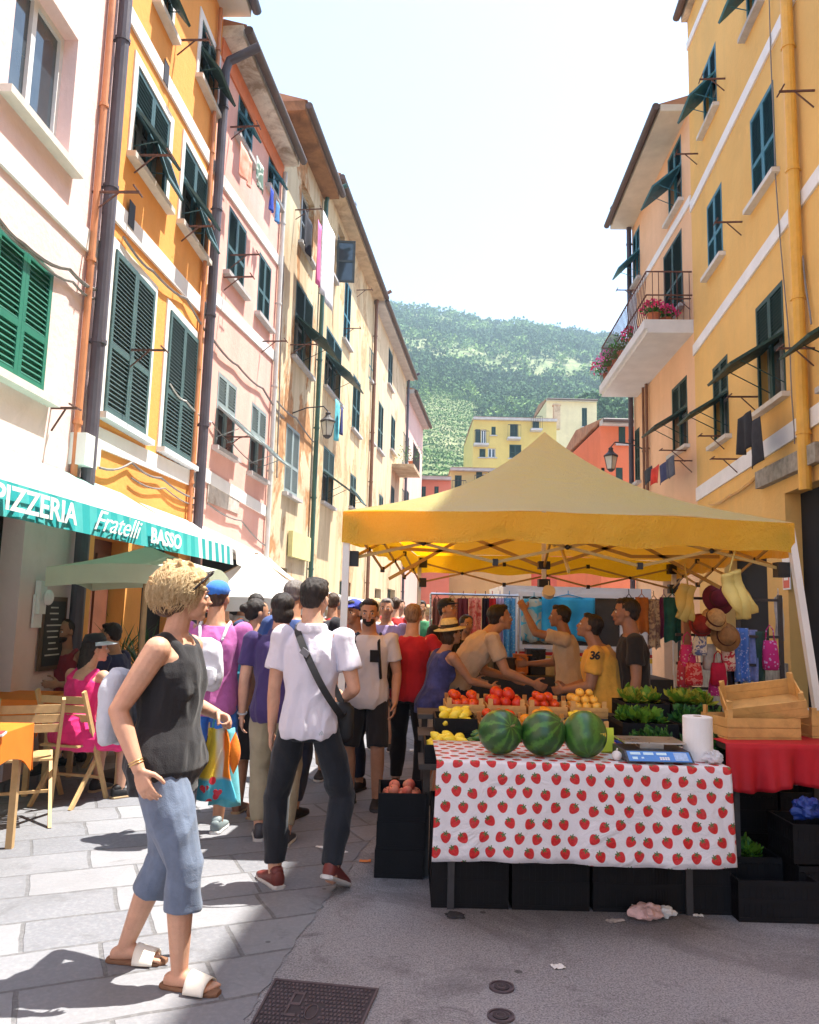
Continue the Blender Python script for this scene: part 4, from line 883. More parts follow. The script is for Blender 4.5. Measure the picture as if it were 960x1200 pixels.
def heap(kind,x,y,z,w,d,n,lab,pitch,layers=2,rot=0,seed=1,jit=.25,h=None):
    rr=random.Random(seed); name=NMAP[kind]; c=Matrix.Rotation(R_(rot),2); k=0
    for L in range(layers):
        ww,dd=w-L*pitch*.62,d-L*pitch*.75
        nx,ny=max(1,int(ww/pitch)),max(1,int(dd/pitch))
        for i in range(nx):
            for j in range(ny):
                px=(i-(nx-1)/2)*pitch+rr.uniform(-1,1)*pitch*.16; py=(j-(ny-1)/2)*pitch+rr.uniform(-1,1)*pitch*.16
                if L==layers-1 and L>0 and rr.random()<.35: continue
                v=c@Vector((px,py)); o=bpy.data.objects.new(name,FM[kind]); COL.objects.link(o); o.location=(x+v.x,y+v.y,z+(h or pitch*.46)+L*pitch*.72+rr.uniform(0,.006)); 
                o.rotation_euler=(rr.uniform(-.7,.7),rr.uniform(-.7,.7),rr.uniform(0,6.28)) if kind not in('courgette',) else (0,rr.uniform(-.1,.1),R_(rot)+rr.uniform(-.25,.25))
                s_=rr.uniform(.86,1.12)*(.85 if kind in('lettuce','chard','celery') else 1); o.scale=(s_,s_,s_); tag(o,lab,name.replace('_',' '),lab)
# stepped display behind the front table
ST=empty('display_stand',(1.0,4.9,0),0,'low dark stepped stand that carries the crates of fruit','display stand'); 
steps=[(4.60,4.98,.66),(4.99,5.37,.76),(5.38,5.76,.84)]
sx0,sx1=D(493,800,4.7).x,D(868,800,4.7).x
for y0,y1,z in steps:
    q=MB(); q.box(sx0-1.0,sx1-1.0,y0-4.9,y1-4.9,z-.03,z); q.build('shelf',M('dark_board',(.07,.06,.055),.8,.3),ST)
for x in (sx0+.05,(sx0+sx1)/2,sx1-.05):
    for y0,y1,z in steps: q=MB(); q.bar((x-1.0,(y0+y1)/2-4.9,0),(x-1.0,(y0+y1)/2-4.9,z-.031),.04,.04,(0,1,0)); q.build('leg',M('dark_board'),ST)
def row(step,pxs,kinds):
    y0,y1,z=steps[step]; yc=(y0+y1)/2
    for (a,b),(ck,fk,n,lab,flab,pitch,lay) in zip(pxs,kinds):
        x0=D(a,830,yc).x;x1=D(b,830,yc).x; w=x1-x0-.01; h=.075 if ck=='wood' else .105
        crate((x0+x1)/2,yc,z+.001,w,.36,h,ck,lab)
        for fkk,dx,fw in fk: heap(fkk,(x0+x1)/2+dx*w,yc,z+.04,w*fw-.03,.33,0,flab if isinstance(flab,str) else flab[fkk],pitch[fkk] if isinstance(pitch,dict) else pitch,lay,seed=int(a)+len(fkk))
row(0,[(497,556),(557,616),(617,676),(677,734),(735,795),(796,866)],[
 ('black',[('lemon',0,1)],0,'black crate of lemons at the left end of the lowest step','lemon heaped in the leftmost crate of the lowest step',.062,2),
 ('black',[('courgette',0,1)],0,'black crate of courgettes behind the left watermelon','courgette lying in the crate behind the left watermelon',.05,3),
 ('blue',[('apple',0,1)],0,'blue crate of red apples behind the middle watermelon','red apple in the blue crate behind the middle watermelon',.074,2),
 ('blue',[('peach',0,1)],0,'blue crate of peaches behind the right watermelon','peach in the blue crate behind the right watermelon',.072,1),
 ('black',[('chard',0,1)],0,'black crate of dark chard behind the scales','dark chard bunch in the crate behind the scales',.115,1),
 ('black',[('chard',0,1)],0,'black crate of dark greens behind the paper roll','dark greens bunch in the crate behind the paper roll',.115,1)])
row(1,[(508,558),(559,608),(609,658),(659,708),(720,785),(786,852)],[
 ('black',[('lemon',0,1)],0,'crate of lemons at the left of the middle step','lemon in the middle step crate at the left end',.064,2),
 ('wood',[('tomato',0,1)],0,'wooden crate of tomatoes on the middle step, left of the oranges','tomato in the wooden crate beside the oranges',.062,2),
 ('wood',[('orange',0,1)],0,'wooden crate heaped with oranges on the middle step','orange heaped in the wooden middle step crate',.070,2),
 ('wood',[('lemon',0,1)],0,'wooden crate of lemons in front of the yellow shirted vendor','lemon in the wooden crate before the yellow shirted vendor',.060,2),
 ('black',[('lettuce',0,1)],0,'black crate of bright lettuces before the vendor in black','bright lettuce in the crate before the vendor in black',.125,1),
 ('black',[('chard',0,1)],0,'black crate of dark greens on the middle step at the right','dark greens bunch on the middle step at the right end',.12,1)])
row(2,[(520,566),(567,613),(614,660),(661,706),(724,776),(777,835)],[
 ('wood',[('tomato',0,1)],0,'wooden crate of tomatoes on the top step at the left end','tomato in the leftmost crate of the top step',.062,2),
 ('wood',[('pepper',0,1)],0,'wooden crate of red peppers on the top step','red pepper in the top step crate',.076,2),
 ('wood',[('tomato',0,1)],0,'wooden crate of ripe tomatoes on the top step, right of the peppers','tomato in the top step crate right of the peppers',.068,2),
 ('wood',[('yellow_plum',0,1)],0,'wooden crate of apricots on the top step near the vendor','apricot heaped in the top step crate near the vendor',.058,3),
 ('black',[('celery',0,1)],0,'black crate of yellow green celery on the top step','yellow green celery bunch on the top step',.12,1),
 ('black',[('celery',0,1)],0,'black crate of pale celery and leaves at the right of the top step','pale celery bunch at the right of the top step',.12,1)])
# red cloth stand and wooden crates at the right
a=D(842,868,4.55);b=D(958,852,4.55); c0=D(842,912,4.45)
rt=MB(); RZ=.83; rx0=a.x+.02; rx1=b.x+.25
rt.surf(lambda u,v:((rx0+(rx1-rx0)*u, 4.5+.5*(1-min(1,v*2))-(.03*math.sin(u*21)+.02*math.sin(u*47)+.02*math.sin(u*7))*max(0,v*2-1), RZ-(.24+.02*math.sin(u*9))*max(0,v*2-1))),40,20,.003)
solo(rt,'red_cloth',M('red_cloth',(.48,.01,.02),.65,.15,6),'red cloth draped over the right hand trestle beside the canopy pole','cloth',smooth=True)
rtt=empty('side_trestle',((rx0+rx1)/2,4.75,0),0,'dark trestle under the red cloth at the right','trestle'); q=MB(); hw=(rx1-rx0)/2-.02; q.box(-hw,hw,-.22,.24,RZ-.04,RZ-.006); q.build('board',M('dark_board'),rtt)
for x in(-hw+.05,hw-.05):
    for y in(-.2,.2): q=MB(); q.bar((x,y,0),(x,y,RZ-.041),.03,.03,(0,1,0)); q.build('leg',M('dark_tube'),rtt)
crate((rx0+rx1)/2-.12,4.82,RZ+.004,.46,.30,.13,'wood','open wooden crate lying on the red cloth, nearest the paper roll',8,0)
o=crate((rx0+rx1)/2-.02,4.86,RZ+.19,.44,.28,.12,'wood','empty wooden crate tipped on its side on top of the other at the right',-14,0); o.rotation_euler=(R_(24),R_(-10),R_(-16)); o.location.z=RZ+.155
o=crate((rx0+rx1)/2+.42,4.95,RZ+.004,.4,.3,.14,'wood','wooden crate standing behind the right canopy pole',5,0)
# things stored under and beside the tables
def pile(x,y,n,w,d,h,labs,rot=0,kind='black',base=0):
    for k in range(n): crate(x,y,base+.001+k*(h+.002),w,d,h,kind,labs[k],rot+((k*37)%5-2))
sy_=G(471,1030).y+.19; px_=D(470,960,4.6).x
pile(px_,sy_,3,.28,.38,.155,['bottom black crate of the stack left of the strawberry cloth','middle black crate of the stack left of the strawberry cloth','top black crate of the stack beside the cloth, holding peaches'],0)
heap('peach',px_,sy_,.157*2+.055,.24,.34,0,'peach in the top crate left of the strawberry cloth',.075,2,seed=5)
xs=[TX0+.2,TX0+.62,TX0+1.04,TX1-.08]
lbl=['leftmost','second','third','rightmost']
for x,l in zip(xs,lbl):
    crate(x,4.52,.001,.40,.46,.26,'black',f'lower black crate under the table, {l} of the four stacks'); crate(x,4.52,.264,.40,.46,.22,'black',f'upper black crate under the table, {l} of the four stacks')
cr_=G(915,1082); xr=cr_.x
crate(xr,cr_.y+.18,.001,.42,.36,.2,'black','low black crate on the asphalt right of the strawberry cloth'); crate(xr+.36,4.5,.001,.4,.36,.24,'black','black crate under the red cloth at the right edge'); 
crate(xr-.06,4.62,.001,.40,.32,.24,'black','black crate under the red cloth holding leafy greens'); heap('lettuce',xr-.06,4.6,.12,.36,.3,0,'lettuce in the crate under the red cloth',.17,1,seed=8)
crate(xr+.32,4.5,.245,.34,.3,.2,'black','black crate stacked under the red cloth at the right edge')
crumple('blue_bag',0,0,.45,.075,M('blue_plastic_bag',(.012,.04,.22),.4,.2),'crumpled blue bag on the black crates at the right edge under the red cloth','plastic bag',6,.7,off=(xr+.26,4.42))
for k_,(dx_,zz_) in enumerate(((-.5,.001),(-.5,.245),(.02,.001),(.02,.245),(.5,.001),(.5,.245))): crate(xr+dx_+.1,5.15,zz_,.46,.4,.24,'black',f'black crate stored deep under the display stand, {["left","left","middle","middle","right","right"][k_]} stack, {["lower","upper"][k_%2]} one')
# litter and covers on the ground
def paper(px,py,w,d,rot,label,mat,seed):
    rr=random.Random(seed); p=G(px,py); q=MB(); q.surf(lambda u,v:((u-.5)*w,(v-.5)*d,.004+.012*abs(mnoise.noise(Vector((u*3+seed,v*3,0))))),6,6,.0012); o=q.build('paper_scrap',mat); o.location=(p.x,p.y,0.001); o.rotation_euler=(0,0,R_(rot)); tag(o,label,'litter')
wp_=M('litter_paper',(.75,.74,.72),.8,.06,20); pk_=M('pink_wrapping',(.68,.45,.42),.7,.2,20)
paper(654,1134,.055,.045,15,'small white paper square on the open asphalt',wp_,1); paper(818,1074,.05,.03,-10,'white scrap by the crates at the right of the litter heap',wp_,2); paper(914,1052,.055,.05,0,'pale scrap on the asphalt at the far right crate',wp_,3)
paper(721,1080,.09,.045,25,'crushed foil scrap left of the litter heap',M('foil',(.5,.45,.42),.4,.3,40),4); paper(709,944,.01,.01,0,'tiny scrap hidden in shade',wp_,5) if False else None
paper(398,1000,.1,.05,40,'white paper scrap behind the walking man\'s heels',wp_,6); paper(378,994,.09,.03,-30,'torn paper strip on the paving left of the crate stack',wp_,7); paper(428,1010,.07,.04,0,'orange wrapper beside the crate stack',M('orange_wrap',(.7,.22,.06),.6),8)
crumple('crumpled_paper',757,1078,.001,.075,pk_,'heap of pinkish crumpled fruit papers on the asphalt below the table','litter',11,.45); crumple('crumpled_paper',778,1076,.001,.05,M('litter_paper'),'crumpled white paper just right of the pinkish heap','litter',14,.5); crumple('crumpled_paper',742,1068,.001,.03,M('litter_paper'),'small crumpled white paper left of the pinkish heap','litter',17,.6)
crumple('dark_rag',533,1074,.001,.05,M('dark_rag',(.04,.04,.045),.9),'flat dark rag on the asphalt by the left table end','rag',21,.12)
# cast iron covers
iron=M('cast_iron',(.11,.085,.095),.6,.25,14,metal=.3); ironb=M('cast_iron_bottom',(.05,.04,.045),.8,.2)
def cover_rect():
    c=G(367,1182); E=[G(322,1149),G(444,1161),G(412,1232),G(283,1222)]
    t=empty('manhole_cover',(c.x,c.y,0),0,'rectangular cast iron cover with a grid of holes at the paving edge','manhole cover')
    def P(u,v,z): 
        a=E[0].lerp(E[1],u);b=E[3].lerp(E[2],u); p=a.lerp(b,v); return (p.x-c.x,p.y-c.y,z)
    q=MB(); q.faces([P(0,0,.005),P(1,0,.005),P(1,1,.005),P(0,1,.005)],[(0,1,2,3)]); q.build('base_plate',ironb,t)
    q=MB(); q.mi=0
    def strip(u0,v0,u1,v1,z0=.0055,z1=.010): q.faces([P(u0,v0,z0),P(u1,v0,z0),P(u1,v1,z0),P(u0,v1,z0),P(u0,v0,z1),P(u1,v0,z1),P(u1,v1,z1),P(u0,v1,z1)],[(4,5,6,7),(0,1,5,4),(1,2,6,5),(2,3,7,6),(3,0,4,7)])
    strip(0,0,1,.03); strip(0,.97,1,1); strip(0,.03,.02,.97); strip(.98,.03,1,.97)
    for i in range(1,30): 
        for par in (0,1):
            # diagonal lattice
            pass
    for i in range(24):
        for j in range(14):
            u=.03+.94*(i+.5*(j%2)+.15)/24.5; v=.045+.91*j/14
            if (.24<u<.38 and .2<v<.62) or (.42<u<.56 and .35<v<.65) : continue
            strip(u,v,u+.019,v+.036,.0055,.0092)
    strip(.25,.2,.27,.6);strip(.27,.2,.36,.24);strip(.27,.38,.36,.42);strip(.27,.56,.36,.6);strip(.345,.24,.36,.38)
    q.build('pattern',iron,t)
    q=MB(); uu=[(P(.49+.055*math.cos(k*.4488),.5+.12*math.sin(k*.4488),.0075)) for k in range(14)]; q.tube(uu,.003,5,closed=True); q.build('emblem_ring',iron,t)
cover_rect()
for px,py,lab in ((588,1158,'round iron cover on the asphalt, the farther of two'),(587,1192,'round iron cover on the asphalt, the nearer of two')):
    c=G(px,py); t=empty('round_cover',(c.x,c.y,0),0,lab,'cover','small round covers in the asphalt'); r=.052
    q=MB(); q.lathe([(.001,.004),(r*.86,.004),(r*.86,.009),(r,.009),(r,.0005)],n=28); q.build('rim',iron,t)
    q=MB(); q.lathe([(.001,.0085),(r*.6,.0085),(r*.6,.0045)],n=24); q.build('lid',ironb,t)
    q=MB(); q.tube([(r*.33*math.cos(k*.5236),r*.33*math.sin(k*.5236),.009) for k in range(12)],.0022,5,closed=True); q.build('lid_ring',iron,t)
# ================================================================ BEHIND THE STALL: van, clothes, souvenir stand
def cmat(name,a,b=None,sc_=9,rough=.85,ty='noise'):
    if name in _mc: return _mc[name]
    n=NT(name); b=b or sc(a,.7)
    if ty=='stripe':
        w=n.math('SINE',n.math('MULTIPLY',n.n('ShaderNodeSeparateXYZ').outputs[0],1)); 
    if ty=='spots': f=n.ramp(n.vor(sc_),.25,.32,1,0)
    elif ty=='print': f=n.ramp(n.noise(sc_,2,.5,dist=1.2),.48,.52)
    else: f=n.ramp(n.noise(sc_,4),.35,.65)
    n.bump(n.noise(sc_*3,4),.3,.01); m=n.out(n.mix(f,a,b),rough,.3); _mc[name]=m; return m
VY=10.6
v0=D(600,740,VY); v1=D(742,740,VY); vz1=D(670,690,VY).z
van=empty('market_van',((v0.x+v1.x)/2+.1,VY+.9,0),0,'white market van parked across the street behind the stall, blue towel in its window','van'); vb=Vector((van.location.x,VY+.9,0))
wp1=M('white_van_paint',(.68,.70,.72),.3,.05,3,spec=.6)
q=MB(); X0=v0.x-.12-vb.x; X1=v1.x+.25-vb.x; 
wx0=D(611,740,VY).x-vb.x; wx1=D(727,740,VY).x-vb.x; wz0=D(660,757,VY).z; wz1=D(660,699,VY).z; zt=wz1+.13
for (a,b,c,d) in ((X0,wx0,.45,zt),(wx1,X1,.45,zt),(wx0,wx1,.45,wz0),(wx0,wx1,wz1,zt)): q.box(a,b,-.9,-.86,c,d)
q.box(X0,X1,-.86,.9,zt-.04,zt); q.box(X0,X1,-.86,.9,.45,.5); q.box(X0,X0+.04,-.86,.9,.5,zt-.04); q.box(X1-.04,X1,-.86,.9,.5,zt-.04); q.box(X0+.04,X1-.04,.86,.9,.5,zt-.04); q.build('body',wp1,van)
q=MB()
for (a,b,c,d) in ((wx0-.05,wx1+.05,wz0-.05,wz0+.01),(wx0-.05,wx1+.05,wz1-.01,wz1+.05),(wx0-.05,wx0+.01,wz0+.01,wz1-.01),(wx1-.01,wx1+.05,wz0+.01,wz1-.01)): q.box(a,b,-.93,-.9005,c,d)
q.build('window_frame',M('white_trim',(.76,.77,.78),.4,.04),van)
q=MB(); q.box(wx0,wx1,-.885,-.875,wz0,wz1); q.build('window',M('tinted_glass',(.02,.03,.04),.1,.2,spec=.8),van)
for (z0,z1,mt) in ((wz0-.13,wz0-.085,M('stripe_red',(.45,.02,.02),.4)),(wz0-.2,wz0-.14,M('stripe_yellow',(.75,.5,.05),.4))): q=MB(); q.box(X0,X1,-.906,-.9005,z0,z1); q.build('stripe',mt,van)
for x in (X0+.5,X1-.5):
    for y in(-.72,.72): q=MB(); q.T=Matrix.Translation((x,y,.33))@Matrix.Rotation(R_(90),4,'X'); q.lathe([(.16,-.1),(.3,-.1),(.33,-.06),(.33,.06),(.3,.1),(.16,.1)],n=24); w=q.build('wheel',M('tyre',(.02,.02,.02),.8),van); q=MB(); q.T=Matrix.Translation((x,y,.33))@Matrix.Rotation(R_(90),4,'X'); q.lathe([(.001,-.07),(.158,-.07),(.158,.07),(.001,.07)],n=20); q.build('rim',M('steel'),w)
def hang(px,pyt,pyb,Y,wpx,mat,label,cat,name,folds=7,taper=.0,seed=0,group=None,hook=True):
    a=D(px,pyt,Y);b=D(px,pyb,Y); w=wpx*Y/920; h=a.z-b.z; q=MB(); rr=random.Random(seed+int(px*7)); ph=rr.uniform(0,6)
    def fn(u,v): 
        x=(u-.5)*w*(1-taper*(1-v)); dy=.035*math.sin(u*folds*math.pi+ph)*(.3+.7*v)+.01*math.sin(v*9+ph); return (x,dy,-h*v-(.015*math.sin(u*11+ph))*v)
    q.surf(fn,max(10,folds*4),12,.004)
    if hook: q.tube([(-w*.3,0,-.01),(0,0,.04),(w*.3,0,-.01)],.006,5); q.tube([(0,0,.04),(.0,.0,.09)],.005,5)
    for v in q.v: v.z+=h
    o=q.build(name,mat,None,smooth=True); o.location=(a.x,Y,b.z); return tag(o,label,cat,group)
hang(706-40,700,752,VY-.05,62,cmat('towel_blue',(.05,.42,.68),(.03,.30,.58),3),'bright blue patterned towel hung in the white van window','towel','beach_towel',5)
hang(626,702,752,VY-.02-.04,30,cmat('towel_beige',(.42,.45,.36),(.05,.40,.55),5,ty='print'),'beige and teal patterned towel at the left of the van window','towel','beach_towel',4)
CY=9.9
rail=empty('clothes_rail',(D(556,700,CY).x,CY,0),0,'chrome clothes rail holding the long dresses left of the van','clothes rail'); rb=rail.location
rx0_=D(505,700,CY).x-rb.x; rx1_=D(608,700,CY).x-rb.x; rz=D(556,697,CY).z
q=MB(); q.tube([(rx0_,0,rz),(rx1_,0,rz)],.014,8); q.build('bar',M('steel'),rail)
for x in(rx0_,rx1_): q=MB(); q.tube([(x,0,0),(x,0,rz)],.014,8); q.box(x-.02,x+.02,-.25,.25,0,.03); q.build('upright',M('steel'),rail)
for px,w,yb,mt,lb in ((512,10,775,cmat('d_brown',(.25,.10,.07)),'dark brown dress at the left end of the clothes rail'),(530,13,772,cmat('d_terra',(.55,.20,.10)),'terracotta dress on the clothes rail'),(543,12,785,cmat('d_maroon',(.16,.03,.04)),'dark maroon dress on the clothes rail'),(557,15,780,cmat('d_salmon',(.72,.30,.22),(.6,.1,.08),14,ty='print'),'salmon printed dress on the clothes rail'),(569,8,782,cmat('d_black',(.03,.02,.03)),'black dress on the clothes rail'),(577,12,770,cmat('d_red',(.55,.03,.03)),'plain red dress on the clothes rail'),(586,9,768,cmat('d_lilac',(.50,.42,.66)),'lilac scarf on the clothes rail'),(597,14,782,cmat('d_blue',(.08,.32,.62),(.25,.50,.70),30,ty='spots'),'blue dotted sarong at the right end of the clothes rail')):
    hang(px,701,yb,CY-.0,w,mt,lb,'dress' if 'dress' in lb else 'scarf','hanging_'+('dress' if 'dress' in lb else 'scarf'),4)
# market goods table with small boxes behind the vendors
gt=empty('goods_table',(D(640,800,8.6).x,8.6,0),0,'dark cloth covered table of boxed goods behind the vendors','table'); hw=1.25
q=MB(); q.box(-hw,hw,-.35,.35,.86,.9); q.build('table_top',M('dark_board'),gt); q=MB(); q.surf(lambda u,v:(-hw+2*hw*u,-.355-.01*math.sin(u*40)*v,.9-.6*v),50,4,.004); q.build('skirt',M('navy_cloth',(.03,.04,.07),.9),gt,smooth=True)
for x in(-hw+.05,hw-.05):
    for y in(-.3,.3): q=MB(); q.bar((x,y,0),(x,y,.859),.04,.04,(0,1,0)); q.build('leg',M('dark_tube'),gt)
for k,(px,w,h,mt,lb) in enumerate(((612,.18,.2,cmat('box_orange',(.6,.2,.06)),'orange box on the goods table'),(627,.2,.26,M('crt_black',(.02,.02,.025),.3),'black framed picture box on the goods table'),(643,.1,.16,cmat('box_cream',(.6,.52,.36)),'small cream box on the goods table'),(590,.25,.16,cmat('box_dark',(.06,.05,.05)),'dark tray on the goods table'),(660,.15,.12,cmat('box_red',(.5,.05,.04)),'small red box on the goods table'),(568,.2,.2,cmat('box_grey',(.2,.2,.2)),'grey box at the left of the goods table'))):
    q=MB(); q.box(-w/2,w/2,-.08,.08,0,h); q.box(-w/2+.015,w/2-.015,-.083,-.0802,.015,h-.015); q.box(-w/2-.004,w/2+.004,-.084,.084,h+.001,h+.012); o=q.build('goods_box',mt); o.location=(D(px,780,8.5).x,8.5,.901); tag(o,lb,'box')
# souvenir stand on the right: frame, bags, hats, scarves
SY=7.6
sx0_=D(792,740,SY).x; sx1_=D(915,740,SY).x; szt=D(850,702,SY).z
st=empty('souvenir_rack',((sx0_+sx1_)/2,SY,0),0,'wooden posted rack of bags, hats and scarves on the right behind the stall','display rack'); w2=(sx1_-sx0_)/2
wd2=M('post_wood',(.42,.24,.16),.7,.25)
for x,mt,r in ((-w2+.1,wd2,.07),(w2,M('dark_tube'),.035),(.1,M('dark_tube'),.035)): q=MB(); q.bar((x,0,0),(x,0,szt+.05),r,r,(0,1,0)); q.build('post',mt,st)
for z in (szt,szt-.35,szt-.62,szt-.85): q=MB(); q.bar((-w2,0,z),(w2,0,z),.025,.025); q.build('crossbar',M('dark_tube'),st)
def bag(px,py,Y,wpx,hpx,mt,lab):
    p=D(px,py,Y); w=wpx*Y/920; h=hpx*Y/920; q=MB()
    I=Matrix.Identity(3); q.loft([(Vector((0,0,z*h)),w/2*a,.05*a2,I) for z,a,a2 in((-.5,.75,.4),(-.46,.95,.9),(-.2,1,1),(.2,.92,.8),(.48,.82,.35),(.5,.8,.15))],18,3.2)
    q.tube([(-w*.28,0,h*.48),(-w*.22,0,h*.85),(0,0,h*1.02),(w*.22,0,h*.85),(w*.28,0,h*.48)],.006,5)
    o=q.build('hanging_bag',mt,None,smooth=True); o.location=p; tag(o,lab,'bag')
bag(806,770,SY-.09,18,28,cmat('bag_pink',(.75,.06,.28),(.8,.5,.6),40,ty='spots'),'pink spotted bag at the left of the souvenir rack'); bag(813,790,SY-.16,20,26,cmat('bag_red',(.62,.04,.06),(.75,.3,.3),24,ty='print'),'red printed bag low on the souvenir rack')
bag(820,757,SY-.2,16,22,cmat('bag_white',(.72,.72,.72),(.15,.2,.45),20,ty='print'),'white and navy bag on the souvenir rack'); bag(832,770,SY-.12,16,30,cmat('bag_white2',(.70,.68,.66)),'plain white cloth bag on the souvenir rack')
bag(842,790,SY-.2,18,26,cmat('bag_crim',(.55,.02,.08)),'crimson bag low on the souvenir rack'); bag(838,805,SY-.1,14,20,cmat('bag_mag',(.6,.05,.3),(.8,.4,.6),50,ty='spots'),'small magenta bag lowest on the souvenir rack'); bag(800,790,SY-.1,12,30,cmat('bag_check',(.5,.06,.1),(.7,.7,.72),30,ty='spots'),'red and white checked bag by the wooden post')
bag(853,770,SY-.15,16,32,cmat('bag_tan',(.75,.6,.55),(.55,.05,.08),24,ty='print'),'cream and red bag in the middle of the souvenir rack'); bag(903,768,SY-.1,18,34,cmat('bag_fuch',(.55,.03,.22),(.6,.4,.7),30,ty='spots'),'fuchsia bag at the right end of the souvenir rack')
hang(868,736,800,SY-.05,17,cmat('scarf_bl',(.10,.22,.62),(.45,.5,.8),35,ty='spots'),'blue dotted scarf hanging on the souvenir rack','scarf','scarf',3,hook=False)
hang(881,738,800,SY+.02,11,cmat('scarf_lil',(.35,.38,.70),(.2,.25,.5),20),'lilac blue scarf beside the dotted one on the souvenir rack','scarf','scarf',2,hook=False)
hang(891,740,812,SY-.02,10,cmat('scarf_gr',(.05,.10,.08)),'dark green scarf on the souvenir rack','scarf','scarf',2,hook=False); hang(856,742,805,SY+.05,8,cmat('scarf_dark',(.04,.03,.05)),'narrow black scarf on the souvenir rack','scarf','scarf',2,hook=False)
hang(788,700,752,SY+.3,20,cmat('shirt_teal',(.03,.16,.17)),'teal shirt hanging left of the wooden post','shirt','hanging_shirt',3); hang(912,700,750,SY+.2,10,cmat('scarf_pale',(.6,.6,.6)),'pale scarf at the far right of the souvenir rack','scarf','scarf',2)
for px,yt,yb,w,mt,lb in ((752,700,742,15,cmat('g_orange',(.62,.26,.10)),'rust orange garment hanging from the back of the canopy behind the vendor in black'),(766,702,760,14,cmat('g_white',(.62,.58,.55),(.3,.25,.3),16,ty='print'),'cream printed garment hanging from the back of the canopy'),(778,700,748,11,cmat('g_purple',(.22,.06,.22)),'purple garment hanging next to the wooden post'),(737,700,735,12,cmat('g_dark',(.03,.03,.04)),'small black garment hanging from the back of the canopy')):
    hang(px,yt,yb,8.75,w,mt,lb,'garment','hanging_garment',3)
def hat(px,py,Y,r,mt,lab,tilt):
    q=MB(); q.lathe([(.001,.085),(.05,.082),(.078,.06),(.088,.0),(r,-.012),(r,-.018),(.08,-.008),(.001,-.006)],n=24); q.mi=1; q.lathe([(.0905,.003),(.0895,.024),(.088,.024),(.088,.003)],n=24); o=q.build('sun_hat',[mt,M('hat_ribbon',(.10,.03,.03),.7)],None,smooth=True); o.location=D(px,py,Y); o.rotation_euler=tilt; tag(o,lab,'hat')
hat(842,702,SY-.2,.15,cmat('hat_maroon',(.14,.02,.05),None,14),'dark maroon hat on top of the souvenir rack',(R_(70),.3,0)); hat(838,725,SY-.25,.12,cmat('hat_straw2',(.60,.40,.2),None,30),'straw hat with red band in the middle of the souvenir rack',(R_(60),0,.2)); hat(851,746,SY-.24,.14,cmat('hat_brown',(.36,.2,.09),None,20),'large brown hat on the souvenir rack below the straw one',(R_(75),.1,.0)); hat(822,732,SY-.2,.11,cmat('hat_dred',(.3,.04,.04),None,20),'dark red hat left of the straw hat on the souvenir rack',(R_(75),-.2,0))
q=MB(); q.ell((0,0,.05),(.05,.05,.05)); q.box(-.06,.06,-.04,.04,0,.02); o=q.build('ceramic_bowl',cmat('ceramic',(.7,.6,.55))); o.location=(sx0_+.6,SY-.3,0) ; bpy.data.objects.remove(o)
# little table of vegetables crates between
# ================================================================ LAUNDRY, LAMPS, PLANTS ON THE FRONTS
def laundry(B,px,py0,py1,wpx,n,mt,label,cat='laundry',name='laundry',folds=3):
    F=B['F']; u,z1=F.hit(px,py0,n); _,z0=F.hit(px,py1,n); u2,_=F.hit(px+wpx,py0,n); w=abs(u2-u); h=z1-z0; q=MB(); ph=px
    q.surf(lambda a,v:((a-.5)*w*(1-.1*v*math.sin(ph)),.03*math.sin(a*folds*math.pi+ph)*(.2+v),h*(1-v)-.03*math.sin(a*5+ph)*v),12,10,.004)
    o=q.build(name,mt,None,smooth=True); o.location=F.w(u,n,z0); o.rotation_euler=(0,0,F.rz); tag(o,label,cat)
wh=cmat('sheet_white',(.74,.73,.75)); 
laundry(Eh,386,262,362,14,.55,wh,'long white sheet hanging from the ochre cream house','sheet','sheet'); laundry(Dh,375,262,338,5,.6,cmat('towel_pink',(.75,.18,.4)),'narrow pink towel hanging beside the white sheet','towel','towel'); laundry(Dh,362,255,300,10,.4,cmat('cl_black',(.03,.03,.04)),'black clothes drying at the top window of the weathered house','clothes','hanging_clothes')
laundry(Eh,396,470,518,5,.5,cmat('cl_cyan',(.15,.6,.68)),'light blue towel hanging below the propped teal shutter','towel','towel'); laundry(Eh,401,478,510,3,.6,cmat('cl_navy',(.05,.06,.2)),'small dark garment beside the light blue towel','clothes','hanging_clothes')
laundry(C,289,178,215,14,.35,cmat('cl_coral',(.85,.2,.12),(.8,.5,.4),4),'coral clothes hanging under the first top window of the pink house','clothes','hanging_clothes'); laundry(C,305,190,222,9,.35,cmat('cl_green',(.12,.2,.16),(.5,.55,.5),5,ty='print'),'dark green and grey clothes between the top windows of the pink house','clothes','hanging_clothes')
laundry(C,319,222,248,5,.35,cmat('cl_royal',(.03,.08,.5)),'royal blue garment at the far top window of the pink house','clothes','hanging_clothes'); laundry(C,326,238,262,5,.35,cmat('cl_sky',(.1,.3,.65)),'sky blue garment beside the royal blue one','clothes','hanging_clothes')
laundry(Rh,872,486,530,-14,.42,cmat('tr_black',(.025,.025,.03)),'black shirt drying on the yellow right hand house','clothes','hanging_clothes'); laundry(Rh,884,492,546,-12,.40,cmat('tr_black2',(.035,.035,.042)),'black trousers drying beside the shirt on the yellow house','clothes','hanging_clothes',folds=2)
for k,(px,a,b,mt,lab) in enumerate(((759,549,566,cmat('l_dark',(.03,.04,.05)),'small black garment on the line under the balcony'),(768,547,567,cmat('l_red',(.7,.05,.03)),'bright red garment on the line under the balcony'),(777,543,565,cmat('l_navy',(.05,.06,.14)),'navy garment on the line under the balcony'),(785,536,560,cmat('l_grey',(.10,.11,.14)),'dark grey garment nearest on the line under the balcony'))):
    laundry(R2,px,a,b,-9,.5,mt,lab,'clothes','hanging_clothes',2)
